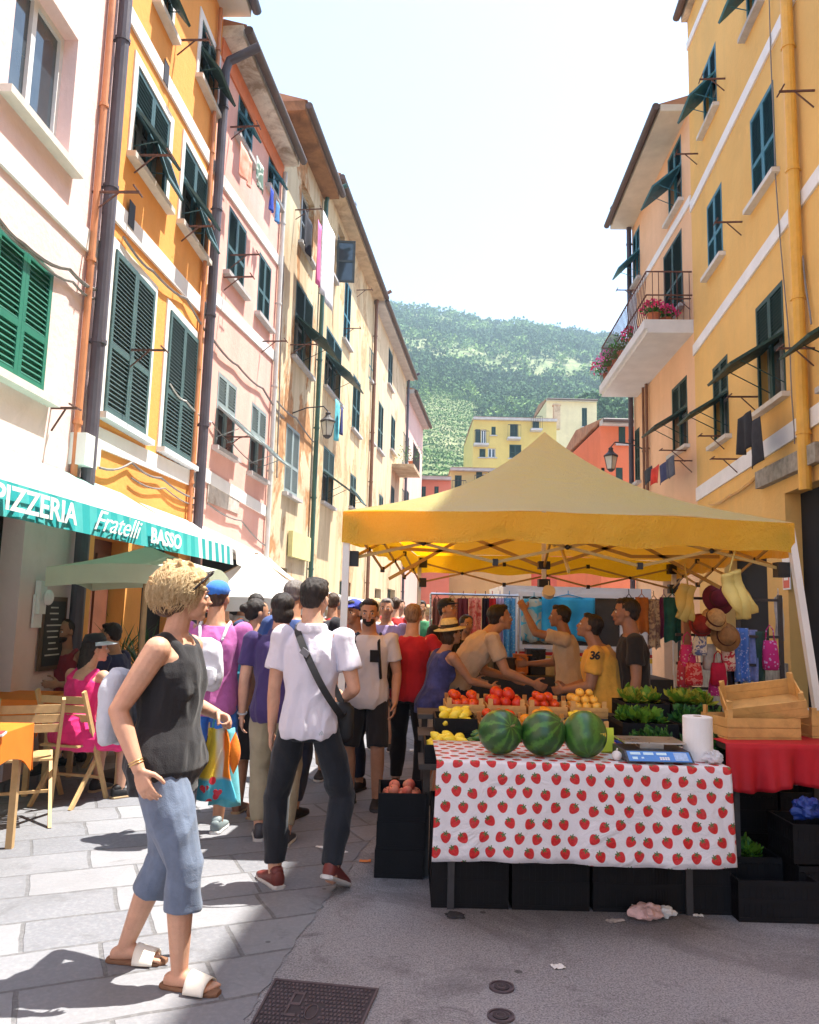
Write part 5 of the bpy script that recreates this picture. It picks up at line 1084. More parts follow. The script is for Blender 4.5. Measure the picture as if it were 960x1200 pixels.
laundry(R2,741,345,400,9,.75,cmat('sheet_white2',(.70,.72,.76)),'white cloth hanging at the far end of the balcony','sheet','sheet')
# geraniums and pots on the balcony
def plantpot(F,u,n,z,cols,label,r=.18,h=.2,seed=1,name='potted_plant',potm=None,cat='plant',spread=1.0,fl=60):
    rr=random.Random(seed); t=empty(name,F.w(u,n,z) if F else u,F.rz if F else 0,label,cat); q=MB(); q.lathe([(.001,0),(.085,0),(.12,h*.9),(.132,h*.9),(.132,h),(.112,h),(.105,h*.85),(.001,h*.85)],n=18); q.build('pot',potm or M('terracotta',(.50,.16,.07),.8,.15),t)
    q=MB()
    for k in range(150): 
        d=Vector((rr.gauss(0,1),rr.gauss(0,1),abs(rr.gauss(0,1))+.1)).normalized()*r*rr.uniform(.3,1.1)*spread; c=d+Vector((0,0,h)); a=Vector((rr.uniform(-1,1),rr.uniform(-1,1),rr.uniform(-.2,1))).normalized(); s_=a.orthogonal().normalized()*.028; b=a.cross(s_)
        q.faces([c+s_,c+b+a*.008,c-s_,c-b-a*.004],[(0,1,2),(0,2,3)])
    for k in range(8): a=rr.uniform(0,6.28); q.tube([(0,0,h*.8),(math.cos(a)*r*.5,math.sin(a)*r*.5,h+r*.6)],.004,4)
    q.build('leaves',LG[1],t,fix=False)
    if cols:
        q=MB()
        for k in range(fl*3): 
            d=Vector((rr.gauss(0,1),rr.gauss(0,1),abs(rr.gauss(0,1))+.2)).normalized()*r*rr.uniform(.9,1.25)*spread; c=d+Vector((0,0,h)); a=Vector((rr.uniform(-1,1),rr.uniform(-1,1),rr.uniform(-.3,1))).normalized(); s_=a.orthogonal().normalized()*rr.uniform(.02,.034); b=a.cross(s_); q.faces([c+s_,c+b+a*.01,c-s_,c-b+a*.01],[(0,1,2,3)])
        q.build('flowers',cols,t)
Fb,ub0,ub1,zb,bo2=BALC
red=cmat('geranium',(.75,.03,.12),(.8,.08,.25)); pkf=cmat('geranium_pink',(.75,.12,.4),(.8,.3,.55))
for k,(u,nn,lab) in enumerate(((ub0+.3,bo2-.2,'red geranium in a terracotta pot at the near corner of the balcony'),(ub0+.55,bo2-.5,'red geranium by the balcony door, second from the near corner'),(ub0+1.7,bo2-.15,'red flowering pot midway along the balcony rail'))): plantpot(Fb,u,nn,zb+.001,red,lab,.24,.22,k+3)
for k,(u,lab) in enumerate(((ub0+2.5,'green trailing plant past the middle of the balcony'),(ub0+3.1,'leafy green pot on the far half of the balcony'),(ub0+3.6,'pink flowered pot near the far end of the balcony'),(ub1-.3,'red flowered pot at the far end of the balcony'))): plantpot(Fb,u,bo2-.1,zb+.001,[None,None,pkf,red][k],lab,.33,.22,k+11,spread=1.15)
plantpot(Fh['F'],6.0,.7,7.551,None,'bushy green plant on the far left balcony',.6,.25,21,spread=1.3)
# street lamp on a bracket over the far right corner
def lantern(F,px,py,n,label):
    u,z=F.hit(px,py,n); t=empty('wall_lantern',F.w(u,n,z),F.rz,label,'street lamp'); s=F.s
    q=MB(); I=Matrix.Identity(3); q.loft([(Vector((0,0,zz)),r,r,I) for zz,r in((-.2,.09),(.1,.15))],4,2); q.build('glass',M('lamp_glass',(.6,.6,.52),.25,.05),t)
    q=MB(); q.loft([(Vector((0,0,zz)),r,r,I) for zz,r in((.101,.17),(.125,.17),(.2,.08),(.26,.05),(.3,.06),(.34,.01))],12); q.loft([(Vector((0,0,zz)),r,r,I) for zz,r in((-.26,.04),(-.201,.10))],8); q.tube([(0,0,-.25),(0,0,.31)],.006,4); q.build('cap',M('iron'),t)
    q=MB()
    for a in range(4): th=a*math.pi/2; q.bar((.09*math.cos(th),.09*math.sin(th),-.2),(.15*math.cos(th),.15*math.sin(th),.1),.014,.014)
    q.tube([(0,0,.33),(0,-s*.1,.45),(0,-s*n*.6,.42),(0,-s*n,.3)],.016,6); q.build('bracket',M('iron'),t)
lantern(R2['F'],716,540,.75,'black iron street lantern on the right just above the canopy slope'); lantern(Eh['F'],384,500,.8,'grey street lantern on the left row below the propped teal shutter')
# television aerials on the roofs
for Bf,u in ((C,1.0),(C,2.6),(Eh,3.2),(Eh,6.4),(Fh,3)):
    F=Bf['F']; n=-1.2; z0=Bf['H']+.16+(1.2+.6)*.3; o=F.w(u,n,z0-.05); t=empty('roof_aerial',o,F.rz,{id(C):{1.0:'television aerial on the pink house roof nearer the viewer',2.6:'television aerial at the far end of the pink house roof'}}.get(id(Bf),{}).get(u,{3.2:'television aerial on the near half of the ochre house roof',6.4:'television aerial on the far half of the ochre house roof',3:'television aerial on the sand coloured house roof'}.get(u)),'aerial')
    q=MB(); q.tube([(0,0,0),(0,0,1.9)],.018,6); q.build('mast',M('steel'),t); q=MB(); q.tube([(-.5,0,1.8),(.5,0,1.8)],.01,5)
    for k in range(7): q.tube([(-.45+k*.15,-.25,1.8),(-.45+k*.15,.25,1.8)],.006,4)
    q.build('antenna',M('steel'),t)
# ================================================================ LEFT: RESTAURANT
AF=A['F']
def awning(P0,P1,back_off,zfront0,zfront1,zback,F,mat_top,label,vh=.2,stripes=None,val_mat=None,name='awning'):
    """P0,P1 front edge ground points"""
    t=empty(name,Vector((P0[0],P0[1],0)).lerp(Vector((P1[0],P1[1],0)),.5),0,label,'awning'); B_=t.location
    a=Vector((P0[0],P0[1],zfront0));b=Vector((P1[0],P1[1],zfront1)); d=(b-a); d.z=0; L=d.length; d.normalize(); nn=Vector((-d.y,d.x,0)) # towards the wall (left)
    def wallp(p): k=(p-F.p0).dot(F.n)-.03; return p-F.n*k
    q=MB(); q.surf(lambda u,v:((lambda e:(lambda w:Vector((e.x+(w.x-e.x)*v,e.y+(w.y-e.y)*v,e.z+(zback-e.z)*v-.05*math.sin(math.pi*v))))(wallp(e)))(a.lerp(b,u)))-B_,20,10,.003); q.build('awning_cloth',mat_top,t,smooth=True)
    val=MB(); n=int(L/.11); 
    def vp(u,v): e=a.lerp(b,u); return Vector((e.x,e.y,e.z-.004-vh*v))-B_-nn*(.004*math.sin(u*n*1.1)*v+.02*v)
    for k in range(n):
        val.mi=(k%2 if k/n>.78 or len(val_mat or [])<3 else (0 if k%2 else 2)); val.surf(lambda u,v,k=k:vp((k+u)/n,v),2,4,.003)
    vo=val.build('valance',val_mat or [mat_top,mat_top],t,smooth=False)
    q=MB(); q.tube([a-B_+nn*.03,b-B_+nn*.03],.02,8); q.build('front_bar',M('white_tube'),t)
    for u in (.12,.5,.88):
        e=a.lerp(b,u); w=wallp(e); q=MB(); m=Vector(((e.x+w.x)/2,(e.y+w.y)/2+.35,(e.z+zback)/2-.22)); q.bar(Vector((w.x,w.y,zback-.15))-B_,m-B_,.03,.04); q.bar(m-B_,e-B_+Vector((0,0,-.03)),.03,.04); q.build('folding_arm',M('white_tube'),t)
    return t,vo,a,b,B_,nn,d,L
mint=M('mint_canvas',(.44,.70,.64),.8,.06,3,trans=.35); vt=M('turquoise_stripe',(.02,.36,.37),.8,.08,8,trans=.15); vw=M('white_stripe',(.66,.74,.73),.8,.05,8,trans=.2)
f0=D(-60,545,3.7);f1=D(272,642,8.75)
pa=D(0,561,4.15); pb=D(272,641,8.75); dd=(pb-pa); pa2=pa-dd*.25
tw,vo,a_,b_,Bw,nn,dA,LA=awning((pa2.x,pa2.y),(pb.x,pb.y),1.3,pa2.z,pb.z,2.78,AF,mint,'long mint canvas awning with a turquoise striped lettered valance over the restaurant',.195,val_mat=[vt,vw,M('pale_teal_stripe',(.07,.45,.45),.8,.08,8,trans=.15)])
def letter(txt,pxc,size,shear,spacing,bold,Yfrac=None,sx=1.0):
    # where this word is centred along the valance
    best=min((abs(((lambda e:_proj(e))(a_.lerp(b_,k/200)))-pxc),k/200) for k in range(201))[1]; e=a_.lerp(b_,best); me=text_mesh(txt,size,.0015,shear,spacing,bold)
    me.transform(Matrix.Diagonal((sx,1,1,1)))
    o=bpy.data.objects.new('lettering',me); COL.objects.link(o); me.materials.append(M('white_lettering',(.80,.82,.80),.6,.02))
    X=dA.normalized(); X=(b_-a_).normalized(); N=-nn; Z=N.cross(X)*-1; Z=X.cross(N); Z=-Z if Z.z<0 else Z; N2=X.cross(Z)
    Mx=Matrix((( X.x,Z.x,N2.x,0),(X.y,Z.y,N2.y,0),(X.z,Z.z,N2.z,0),(0,0,0,1)))
    o.parent=vo; pos=e-Bw+N*.042; pos.z-=.004+.155; o.matrix_local=Matrix.Translation(pos)@Mx
def _proj(p):
    d=p-CAMP; return 480+FP*d.dot(_Rt)/d.dot(_F)
def _proj2(p):
    d=Vector(p)-CAMP; return 480+FP*d.dot(_Rt)/d.dot(_F), 600-FP*d.dot(_Up)/d.dot(_F)
letter('PIZZERIA',40,.185,0,1.0,.004,sx=1.25); letter('Fratelli',132,.20,.45,.95,.0,sx=1.5); letter('BASSO',191,.165,0,1.0,.005,sx=1.5)
# white awning further on, in front of the orange and pink houses
p0=D(276,645,9.3);p1=D(366,694,15.5)
awning((p0.x,p0.y),(p1.x,p1.y),1,p0.z,p1.z,2.75,B['F'],M('white_canvas',(.76,.75,.72),.8,.04,3,trans=.3),'plain white canvas awning beyond the striped one',.16)
def parasol(px,py_edge,py_top,Y,w,label,mat,d=None,drop=.16,sides=4):
    c=D(px,py_edge,Y); ap=D(px,py_top,Y).z; t=empty('market_umbrella',(c.x,Y,0),R_(6),label,'umbrella'); q=MB(); h=w/2; ze=c.z
    cs=[Vector((x*h,y*h,ze)) for x,y in((-1,-1),(1,-1),(1,1),(-1,1))]
    for i in range(4):
        a,b=cs[i],cs[(i+1)%4]
        q.surf(lambda u,v,a=a,b=b:(lambda e:Vector((e.x*(1-v),e.y*(1-v),e.z+.05*math.sin(math.pi*u)*(1-v)+(ap-e.z)*(.7*v+.3*v*v))))(a.lerp(b,u)),12,10)
        q.surf(lambda u,v,a=a,b=b:(lambda e:Vector((e.x,e.y,e.z+.05*math.sin(math.pi*u)-drop*v)))(a.lerp(b,u)),12,3)
    q.build('canopy',mat,t,smooth=True,fix=False); q=MB(); q.tube([(0,0,0),(0,0,ap)],.025,10); q.build('pole',M('wood_pole',(.45,.3,.16),.6),t); q=MB(); q.lathe([(.001,.0),(.28,.0),(.28,.05),(.05,.08),(.05,.25),(.027,.25)],n=20); q.build('base',M('iron'),t)
    for c_ in cs: q=MB(); q.tube([Vector((0,0,ap-.05)),c_*.99+Vector((0,0,.01))],.009,5); q.build('rib',M('wood_pole'),t)
parasol(172,672,640,7.2,1.32,'sage green parasol under the striped awning behind the blonde woman',M('sage_canvas',(.56,.62,.48),.8,.06,3,trans=.3))
parasol(298,706,648,9.8,1.75,'white peaked parasol in front of the pink house, above the crowd',M('white_canvas'))
parasol(350,705,684,13.0,2.3,'small white parasol farther along the left side of the street',M('white_canvas'))
# wall things by the restaurant door
q=MB(); F=AF
def plate(F,px,py,w,h,th,mats,label,cat,name,extra=None):
    u,z=F.hit(px,py,.03); q=MB(); t=F.s; y0,y1=yn(F,.0,th); q.box(-w/2,w/2,y0,y1,-h/2,h/2)
    if extra: extra(q,F)
    o=q.build(name,mats); o.location=F.w(u,.012,z); o.rotation_euler=(0,0,F.rz); tag(o,label,cat)
def chalk(q,F):
    s=F.s; q.mi=1; q.box(-.19,.19,min(s*.026,s*.03),max(s*.026,s*.03),-.30,.30); q.mi=2
    rr=random.Random(4)
    for k in range(9): z=.24-k*.055; w=rr.uniform(.08,.16); q.box(-w,w*rr.uniform(.4,1),min(s*.0302,s*.032),max(s*.0302,s*.032),z-.007,z+.006)
plate(AF,62,742,.46,.68,.025,[M('frame_wood',(.12,.07,.04),.6),M('slate_black',(.03,.03,.03),.7),M('chalk',(.55,.55,.5),.9)],'chalkboard menu on the restaurant wall','chalkboard','menu_board',chalk)
def lampx(q,F): s=F.s; q.mi=0; q.ell((0,s*.10,.0),(.045,.045,.07))
plate(AF,47,700,.12,.3,.05,[M('white_plastic')],'white wall lamp beside the chalkboard menu','lamp','wall_lamp',lampx); plate(AF,48,716,.24,.3,.02,[M('white_paper')],'white notice pinned under the wall lamp','notice','notice')
q=MB()
# orange cloth table with chairs
def folding_chair(x,y,rz,label,mat):
    t=empty('folding_chair',(x,y,0),R_(rz),label,'chair','wooden folding chairs outside the restaurant')
    for s in(-1,1): q=MB(); q.bar((s*.2,-.02,0),(s*.2,-.30,.0),.001,.001) if False else q.bar((s*.2,.2,.0),(s*.2,-.2,.86),.022,.036); q.build('leg',mat,t); q=MB(); q.bar((s*.172,-.22,0),(s*.172,.17,.45),.022,.032); q.build('leg',mat,t)
    q=MB()
    for k in range(7): y0=-.17+k*.053; q.box(-.16,.16,y0,y0+.042,.440,.455)
    q.build('seat',mat,t); q=MB()
    for z0,yy in ((.62,-.088),(.69,-.121),(.76,-.154)): q.box(-.188,.188,yy-.008,yy+.006,z0,z0+.055)
    q.build('backrest',mat,t); q=MB(); q.bar((-.188,.12,.18),(.188,.12,.18),.02,.02); q.build('stretcher',mat,t)
lw=M('light_wood',(.55,.36,.17),.55,.2,8)
c=G(66,948); folding_chair(c.x+.0,c.y+.2,-12,'wooden folding chair the woman in pink sits on',lw); CHA=(c.x,c.y+.2)
c=G(14,972); folding_chair(c.x-.02,c.y+.15,28,'wooden folding chair at the left frame edge beside the orange table',lw)
def ctable(x,y,w,d,label,clab):
    t=empty('cafe_table',(x,y,0),R_(4),label,'table'); q=MB(); q.box(-w/2+.01,w/2-.01,-d/2+.01,d/2-.01,.72,.745); q.build('table_top',lw,t)
    for sx in(-1,1):
        for sy in(-1,1): q=MB(); q.bar((sx*(w/2-.06),sy*(d/2-.06),0),(sx*(w/2-.06),sy*(d/2-.06),.719),.04,.04,(0,1,0)); q.build('leg',lw,t)
    q=MB(); q.box(-w/2,w/2,-d/2,d/2,.747,.751)
    for (A0,A1) in (((-w/2,-d/2),(w/2,-d/2)),((w/2,-d/2),(w/2,d/2)),((w/2,d/2),(-w/2,d/2)),((-w/2,d/2),(-w/2,-d/2))):
        q.surf(lambda u,v,A0=A0,A1=A1:(A0[0]+(A1[0]-A0[0])*u*1.0+(A0[0]*.03)*v,A0[1]+(A1[1]-A0[1])*u+(A0[1]*.03)*v+.012*math.sin(u*18)*v,.750-(.16+.13*abs(2*u-1)**2)*v),16,6,.003)
    o=q.build('orange_tablecloth',M('orange_cloth',(.85,.22,.02),.75,.08,5,trans=.15)); o.location=(x,y,0); o.rotation_euler=(0,0,R_(4)); tag(o,clab,'tablecloth')
c=D(-8,862,4.55); ctable(c.x-.40,4.75,.75,.75,'small square cafe table at the left edge of the street','orange tablecloth on the cafe table at the left edge')
c=D(118,850,7.0); ctable(c.x+.0,6.9,.7,.7,'small cafe table in front of the woman in pink','orange tablecloth on the table before the woman in pink')
c=D(12,825,6.6); ctable(c.x-.05,6.7,.7,.7,'small cafe table deep in the shade by the dark doorway','orange tablecloth on the table by the dark doorway')
q=MB(); q.box(-.09,.09,-.065,.065,0,.012); q.mi=1; q.box(-.085,.085,-.06,.06,.0122,.016); o=q.build('menu_card',[M('menu_white',(.75,.74,.7)),M('menu_print',(.35,.05,.05),.5,.4,60)]); o.location=(D(-4,868,4.55).x-.08,4.6,.7565); o.rotation_euler=(0,0,.3); tag(o,'white menu card lying on the orange table at the left edge','menu')
# spiky potted plant and climbing pots by the orange wall
def spiky(x,y,label,seed,n=46,L=.62,h=.42):
    rr=random.Random(seed); t=empty('spiky_plant',(x,y,0),0,label,'plant'); q=MB(); q.lathe([(.001,0),(.15,0),(.2,h*.9),(.215,h*.9),(.215,h),(.19,h),(.18,h*.9),(.001,h*.9)],n=20); q.build('pot',M('terracotta',(.50,.16,.07),.8,.15),t); q=MB()
    for k in range(n):
        th=rr.uniform(0,6.28); el=rr.uniform(.35,1.45); l=L*rr.uniform(.7,1.1); d=Vector((math.cos(th)*math.cos(el),math.sin(th)*math.cos(el),math.sin(el))); s_=Vector((-math.sin(th),math.cos(th),0)); b=Vector((0,0,h+.25))
        q.faces([b-s_*.014,b+s_*.014,b+d*l*.5+s_*.012+Vector((0,0,.03)),b+d*l-Vector((0,0,.05)),b+d*l*.5-s_*.012+Vector((0,0,.03))],[(0,1,2,4),(4,2,3)])
    q.tube([(0,0,h*.8),(0,0,h+.3)],.03,8); q.build('leaves',LD[0],t,fix=False)
c=D(166,800,8.3); spiky(c.x,8.3,'dark spiky leaved plant in a pot by the orange wall',3,h=.55); c=D(152,760,9.4); spiky(c.x-.1,9.4,'second spiky plant farther along the orange wall',7,L=.8,h=.6)
# ================================================================ PEOPLE
def skinm(name,c): 
    if name in _mc: return _mc[name]
    n=NT(name); f=n.noise(18,5,.6); col=n.mix(n.ramp(f,.3,.7),sc(c,.88),sc(c,1.08)); col=n.mix(n.ramp(n.noise(5,3),.45,.7,0,.35),col,(c[0]*1.02,c[1]*.78,c[2]*.7)); col=n.mix(n.ramp(n.noise(70,4,.7),.56,.7,0,.3),col,sc(c,.62)); n.bump(n.math('ADD',n.noise(160,3),n.noise(420,2)),.25,.003)
    n.b.inputs['Subsurface Weight'].default_value=.12; n.b.inputs['Subsurface Radius'].default_value=(.02,.008,.004); n.b.inputs['Subsurface Scale'].default_value=.4; m=n.out(col,.5,.4); _mc[name]=m; return m
SK={'fair':skinm('skin_fair',(.60,.34,.23)),'tan':skinm('skin_tan',(.48,.25,.15)),'dark':skinm('skin_dark',(.34,.17,.10))}
def fabric(name,c,var=.12,rough=.85,bs=90):
    if name in _mc: return _mc[name]
    n=NT(name); f=n.noise(9,5,.6); w=n.noise(260,2); n.bump(n.math('ADD',w,n.math('MULTIPLY',n.noise(16,4,.6,dist=.8),2.2)),.35,.006); n.b.inputs['Sheen Weight'].default_value=.15; m=n.out(n.mix(n.ramp(f,.3,.7),sc(c,1-var),sc(c,1+var)),rough,.25); _mc[name]=m; return m
def hairmat(name,a,b):
    if name in _mc: return _mc[name]
    n=NT(name); f=n.noise(30,6,.7,n.map((3,3,.6)),.8); n.bump(n.noise(90,5,.7,n.map((3,3,.5))),.9,.006); m=n.out(n.mix(n.ramp(f,.35,.65),a,b),.45,.35); _mc[name]=m; return m
HB=hairmat('hair_black',(.010,.008,.008),(.035,.026,.022)); HBR=hairmat('hair_brown',(.03,.016,.010),(.09,.05,.03)); HGR=hairmat('hair_grey',(.10,.085,.08),(.26,.23,.21)); HBL=hairmat('hair_blond',(.30,.17,.07),(.74,.52,.26)); HDR=hairmat('hair_darkroot',(.05,.03,.02),(.16,.09,.045))
def frame(r,f,u): return Matrix((r,f,u)).transposed()
def limb(mb,pts,rs,n=12,ends=True,sub=3):
    P=[];Q=[]
    for i in range(len(pts)-1):
        for k in range(sub): t=k/sub; P.append(pts[i].lerp(pts[i+1],t)); Q.append(rs[i]+(rs[i+1]-rs[i])*t)
    P.append(pts[-1]);Q.append(rs[-1]); mb.tube(P,Q,n)
    for p,r in zip(pts if ends else pts[1:-1],rs if ends else rs[1:-1]): mb.ell(p,(r,r,r),None,12,8)
def ik(a,t,l1,l2,pole):
    d=t-a; L=min(max(d.length,.05),l1+l2-.002); dn=d.normalized(); t2=a+dn*L
    x=(l1*l1-l2*l2+L*L)/(2*L); h=math.sqrt(max(0,l1*l1-x*x)); p=(pole-dn*pole.dot(dn)); p=p.normalized() if p.length>1e-6 else Vector((0,-1,0)); return a+dn*x+p*h,t2
def folds(amp,fr=9,seed=0,zs=.5):
    def f(c,n):
        v=Vector((c.x*fr+seed,c.y*fr,c.z*fr*zs)); a=mnoise.noise(v); b=mnoise.noise(v*2.3+Vector((5,2,seed))); return max(-.0012,amp*((1-2*abs(a))*.9+.5*b-.35))
    return f
def mkhand(mb,w,d,pn,S,side,curl=22,spread=1,thumb=1,grip=0):
    """w wrist, d hand direction, pn palm normal, S scale"""
    d=d.normalized(); pn=(pn-d*pn.dot(d)).normalized(); x=d.cross(pn)*side  # towards the thumb
    I=frame(x,pn,d)
    mb.loft([(w+d*(-.02*S),.021*S,.017*S,I),(w+d*.005*S,.024*S,.016*S,I),(w+d*.035*S,.036*S,.016*S,I),(w+d*.07*S,.041*S,.0145*S,I),(w+d*.093*S,.038*S,.012*S,I)],14,2.6)
    for k,(off,L,r) in enumerate(((.030,.068,.0088),(.010,.077,.0092),(-.010,.071,.0088),(-.029,.054,.0078))):
        b=w+d*.085*S+x*off*S; a=R_(curl*(1+.15*k)); p=[b]; ang=a*.6; fx=(x*off*1.6*spread)
        for seg in (.45,.32,.23):
            dd=(d*math.cos(ang)+pn*math.sin(ang)+fx*3*(1-min(1,curl/60))).normalized(); p.append(p[-1]+dd*L*seg*S*1.08); ang+=a
        limb(mb,p,[r*S,r*.97*S,r*.9*S,r*.78*S],10,True,2)
    b=w+d*.022*S+x*.026*S; p=[b]; 
    for seg,(cx,cd,cp) in zip((.042,.032,.026),((.75,.62,.25),(.42,.85,.35),(.15,.9,.45)) if not grip else ((.6,.6,.6),(.1,.75,.75),(-.4,.5,.8))): p.append(p[-1]+(x*cx+d*cd+pn*cp).normalized()*seg*S)
    limb(mb,p,[.0145*S,.0115*S,.0105*S,.0088*S],10,True,2)
def shoe(parent,a,yaw,mat,sole,S,name='shoe',lift=0,kind='sneaker',mirror=1):
    T=Matrix.Translation((a.x,a.y,max(0,a.z-.068*S*1.0)))@Matrix.Rotation(yaw,4,'Z')@Matrix.Translation((0,.10*S,0))@Matrix.Rotation(-lift,4,'X')@Matrix.Translation((0,-.10*S,0))
    I=frame(Vector((1,0,0)),Vector((0,0,1)),Vector((0,-1,0)))
    def L(q,secs,p): q.T=T; q.loft([(Vector((cx*mirror*S,y*S,z*S)),rx*S,rz*S,I) for y,cx,z,rx,rz in secs],18,p)
    if kind=='slide':
        q=MB(); L(q,[(-.075,0,.011,.02,.009),(-.06,0,.011,.032,.011),(.02,.004,.011,.036,.011),(.10,.004,.011,.046,.011),(.15,0,.011,.038,.011),(.178,-.004,.011,.02,.009)],3.2); s=q.build('sandal_sole',sole,parent)
        q=MB(); q.T=T; 
        def st(u,v):
            th=math.pi*(u); y=.05+.085*v; return (math.cos(th)*.053*S,(y)*S,.012*S+math.sin(th)*(.062-.022*v)*S)
        q.surf(st,16,6,.005*S); q.build('sandal_strap',mat,parent,smooth=True); return T
    q=MB(); L(q,[(-.072,0,.045,.018,.03),(-.062,0,.048,.033,.04),(-.03,0,.052,.036,.045),(.02,0,.045,.037,.04),(.07,0,.036,.042,.03),(.12,0,.028,.046,.022),(.165,-.003,.023,.036,.016),(.188,-.006,.021,.014,.009)],2.4)
    L(q,[(-.058,0,.08,.028,.02),(-.03,0,.09,.034,.025),(.01,0,.082,.032,.022),(.03,0,.07,.024,.018)],2.2); s=q.build(name,mat,parent,smooth=True)
    q=MB(); L(q,[(-.078,0,.011,.022,.010),(-.066,0,.011,.038,.0125),(.02,0,.011,.040,.0125),(.10,0,.011,.050,.0125),(.16,-.002,.011,.042,.0125),(.196,-.006,.012,.018,.010)],3.0); q.build('sole',sole,s,smooth=False)
    return T
PALLETS={}
def person(label,x,y,H,head,**k):
    g=lambda a,b=None:k.get(a,b)
    root=empty('person',(x,y,0),R_(head),label,'person',g('group')); fem=g('fem',0); wf=g('wf',1.0); vox=g('vox',.008); skin=SK[g('skin','tan')]; V=Vector; S=H/1.72
    lean=R_(g('lean',2)); ty=R_(g('tyaw',0)); hipz=g('hipz',None); hy=g('hipy',0.0)
    up=V((math.sin(R_(g('side',0))),math.sin(lean),math.cos(lean))).normalized(); rt=Matrix.Rotation(ty,3,'Z')@V((1,0,0)); rt=(rt-up*rt.dot(up)).normalized(); fw=up.cross(rt).normalized()
    feet=g('feet',((-.09,0,0),(.09,0,0))); l1,l2=.245*H,.246*H; ah=.042*H
    FT=[]
    for i,f in enumerate(feet): FT.append(V((f[0],f[1],ah+(f[3] if len(f)>3 else 0))))
    if hipz is None:
        hipz=.525*H
        for i,f in enumerate(FT):
            hx=(-1,1)[i]*.052*H; d2=(f.x-hx)**2+(f.y-hy)**2; m=(l1+l2-.004)**2-d2; hipz=min(hipz,f.z+math.sqrt(max(.01,m)))
    hip=V((0,hy,hipz)); hips=[hip+V((s*.052*H,0,-.005*H)) for s in(-1,1)]
    knees=[];ank=[]
    for i in(0,1):
        yaw=R_(feet[i][2]); kp=g('kneepole',None) or V((-math.sin(yaw)+(-.1,.1)[i],math.cos(yaw),.1)); kn,an=ik(hips[i],FT[i],l1,l2,V(kp)); knees.append(kn);ank.append(an)
    sh=.100 if fem else .112; 
    def at(dh,dx=0,dy=0): return hip+up*(dh*H)+rt*(dx*H)+fw*(dy*H)
    shs=[at(.282,-sh*wf**.5),at(.282,sh*wf**.5)]
    hands=g('hands',(None,None)); poles=g('poles',(None,None)); elb=[];wr=[]; ua,fa=.168*H,.150*H
    for i,s in enumerate((-1,1)):
        t=hands[i]; t=V(t) if t is not None else shs[i]+V((s*.035*H,.05*H,-.300*H)); p=V(poles[i]) if poles[i] else V((s*.35,-1,-.1)); e,w=ik(shs[i],t,ua,fa,p); elb.append(e);wr.append(w)
    # sections of the trunk: distance up the spine, half width, half depth
    if fem: TS=[(-.05,.078,.058),(-.01,.101,.072),(.04,.094,.066),(.10,.070,.053),(.16,.075,.057),(.21,.084,.062),(.26,.086,.052),(.288,.070,.041),(.312,.036,.034)]
    else: TS=[(-.05,.076,.056),(-.01,.094,.068),(.04,.089,.064),(.10,.081,.058),(.16,.087,.061),(.22,.096,.066),(.262,.099,.058),(.290,.080,.046),(.314,.038,.038)]
    TS=[(a,b*wf,c*wf) for a,b,c in TS]; TF=frame(rt,fw,up)
    def tw(d):
        for (a,b,c),(a2,b2,c2) in zip(TS,TS[1:]):
            if a<=d<=a2: t=(d-a)/(a2-a); return b+(b2-b)*t,c+(c2-c)*t
        return (TS[0][1:] if d<a else TS[-1][1:])
    def trunk(mb,d0,d1,ease,n=24,steps=14,flare=0):
        secs=[]
        for j in range(steps+1): d=d0+(d1-d0)*j/steps; b,c=tw(d); e=ease+flare*(1-j/steps); secs.append((at(d),b*H+e,c*H+e,TF))
        mb.loft(secs,n,2.25)
    # ---- head
    nb=at(.305); hyaw=R_(g('hyaw',0)); hpit=R_(g('hpitch',0)); htil=R_(g('htilt',0)); nk=(up*.6+V((0,0,1))*.4+fw*.22).normalized(); hc=nb+nk*.112*H
    HM=Matrix.Rotation(hyaw+ty,3,'Z')@Matrix.Rotation(htil,3,'Y')@Matrix.Rotation(-hpit+lean*.3*-1,3,'X'); hh=.131*H
    hp=lambda a,b,c:hc+HM@V((a*hh,b*hh,c*hh))
    def he(mb,c,r,n=18,m=12,rot=None): mb.ell(hp(*c),[q_*hh for q_ in r],HM@(rot or Matrix.Identity(3)),n,m)
    B=MB(); trunk(B,-.05,.314,0)
    limb(B,[at(.28,0,-.008),hc+HM@V((0,-.12*hh,-.25*hh))],[.040*H*(.88 if fem else 1),.034*H*(.85 if fem else 1)])
    he(B,(0,-.06,.13),(.335,.42,.375)); he(B,(0,.12,-.05),(.275,.27,.32)); he(B,(0,.12,-.24),(.225,.26,.22)); he(B,(0,.26,-.40),(.105,.10,.085)); he(B,(0,.315,.09),(.20,.06,.045)); 
    he(B,(0,.39,-.06),(.04,.06,.10)); he(B,(0,.43,-.125),(.058,.065,.045)); he(B,(0,.355,-.235),(.10,.05,.035)); he(B,(.15,.26,-.12),(.09,.10,.08)); he(B,(-.15,.26,-.12),(.09,.10,.08))
    for s in(-1,1): he(B,(s*.345,-.04,-.06),(.035,.085,.125),12,8,Matrix.Rotation(s*.25,3,'Z'))
    ar=(.030,.0235,.0155) if not fem else (.0275,.0215,.0140); ar=[a*wf**.6 for a in ar]
    grips=g('grip',(0,0)); pns=g('palm',(None,None)); hdir=g('hdir',(None,None))
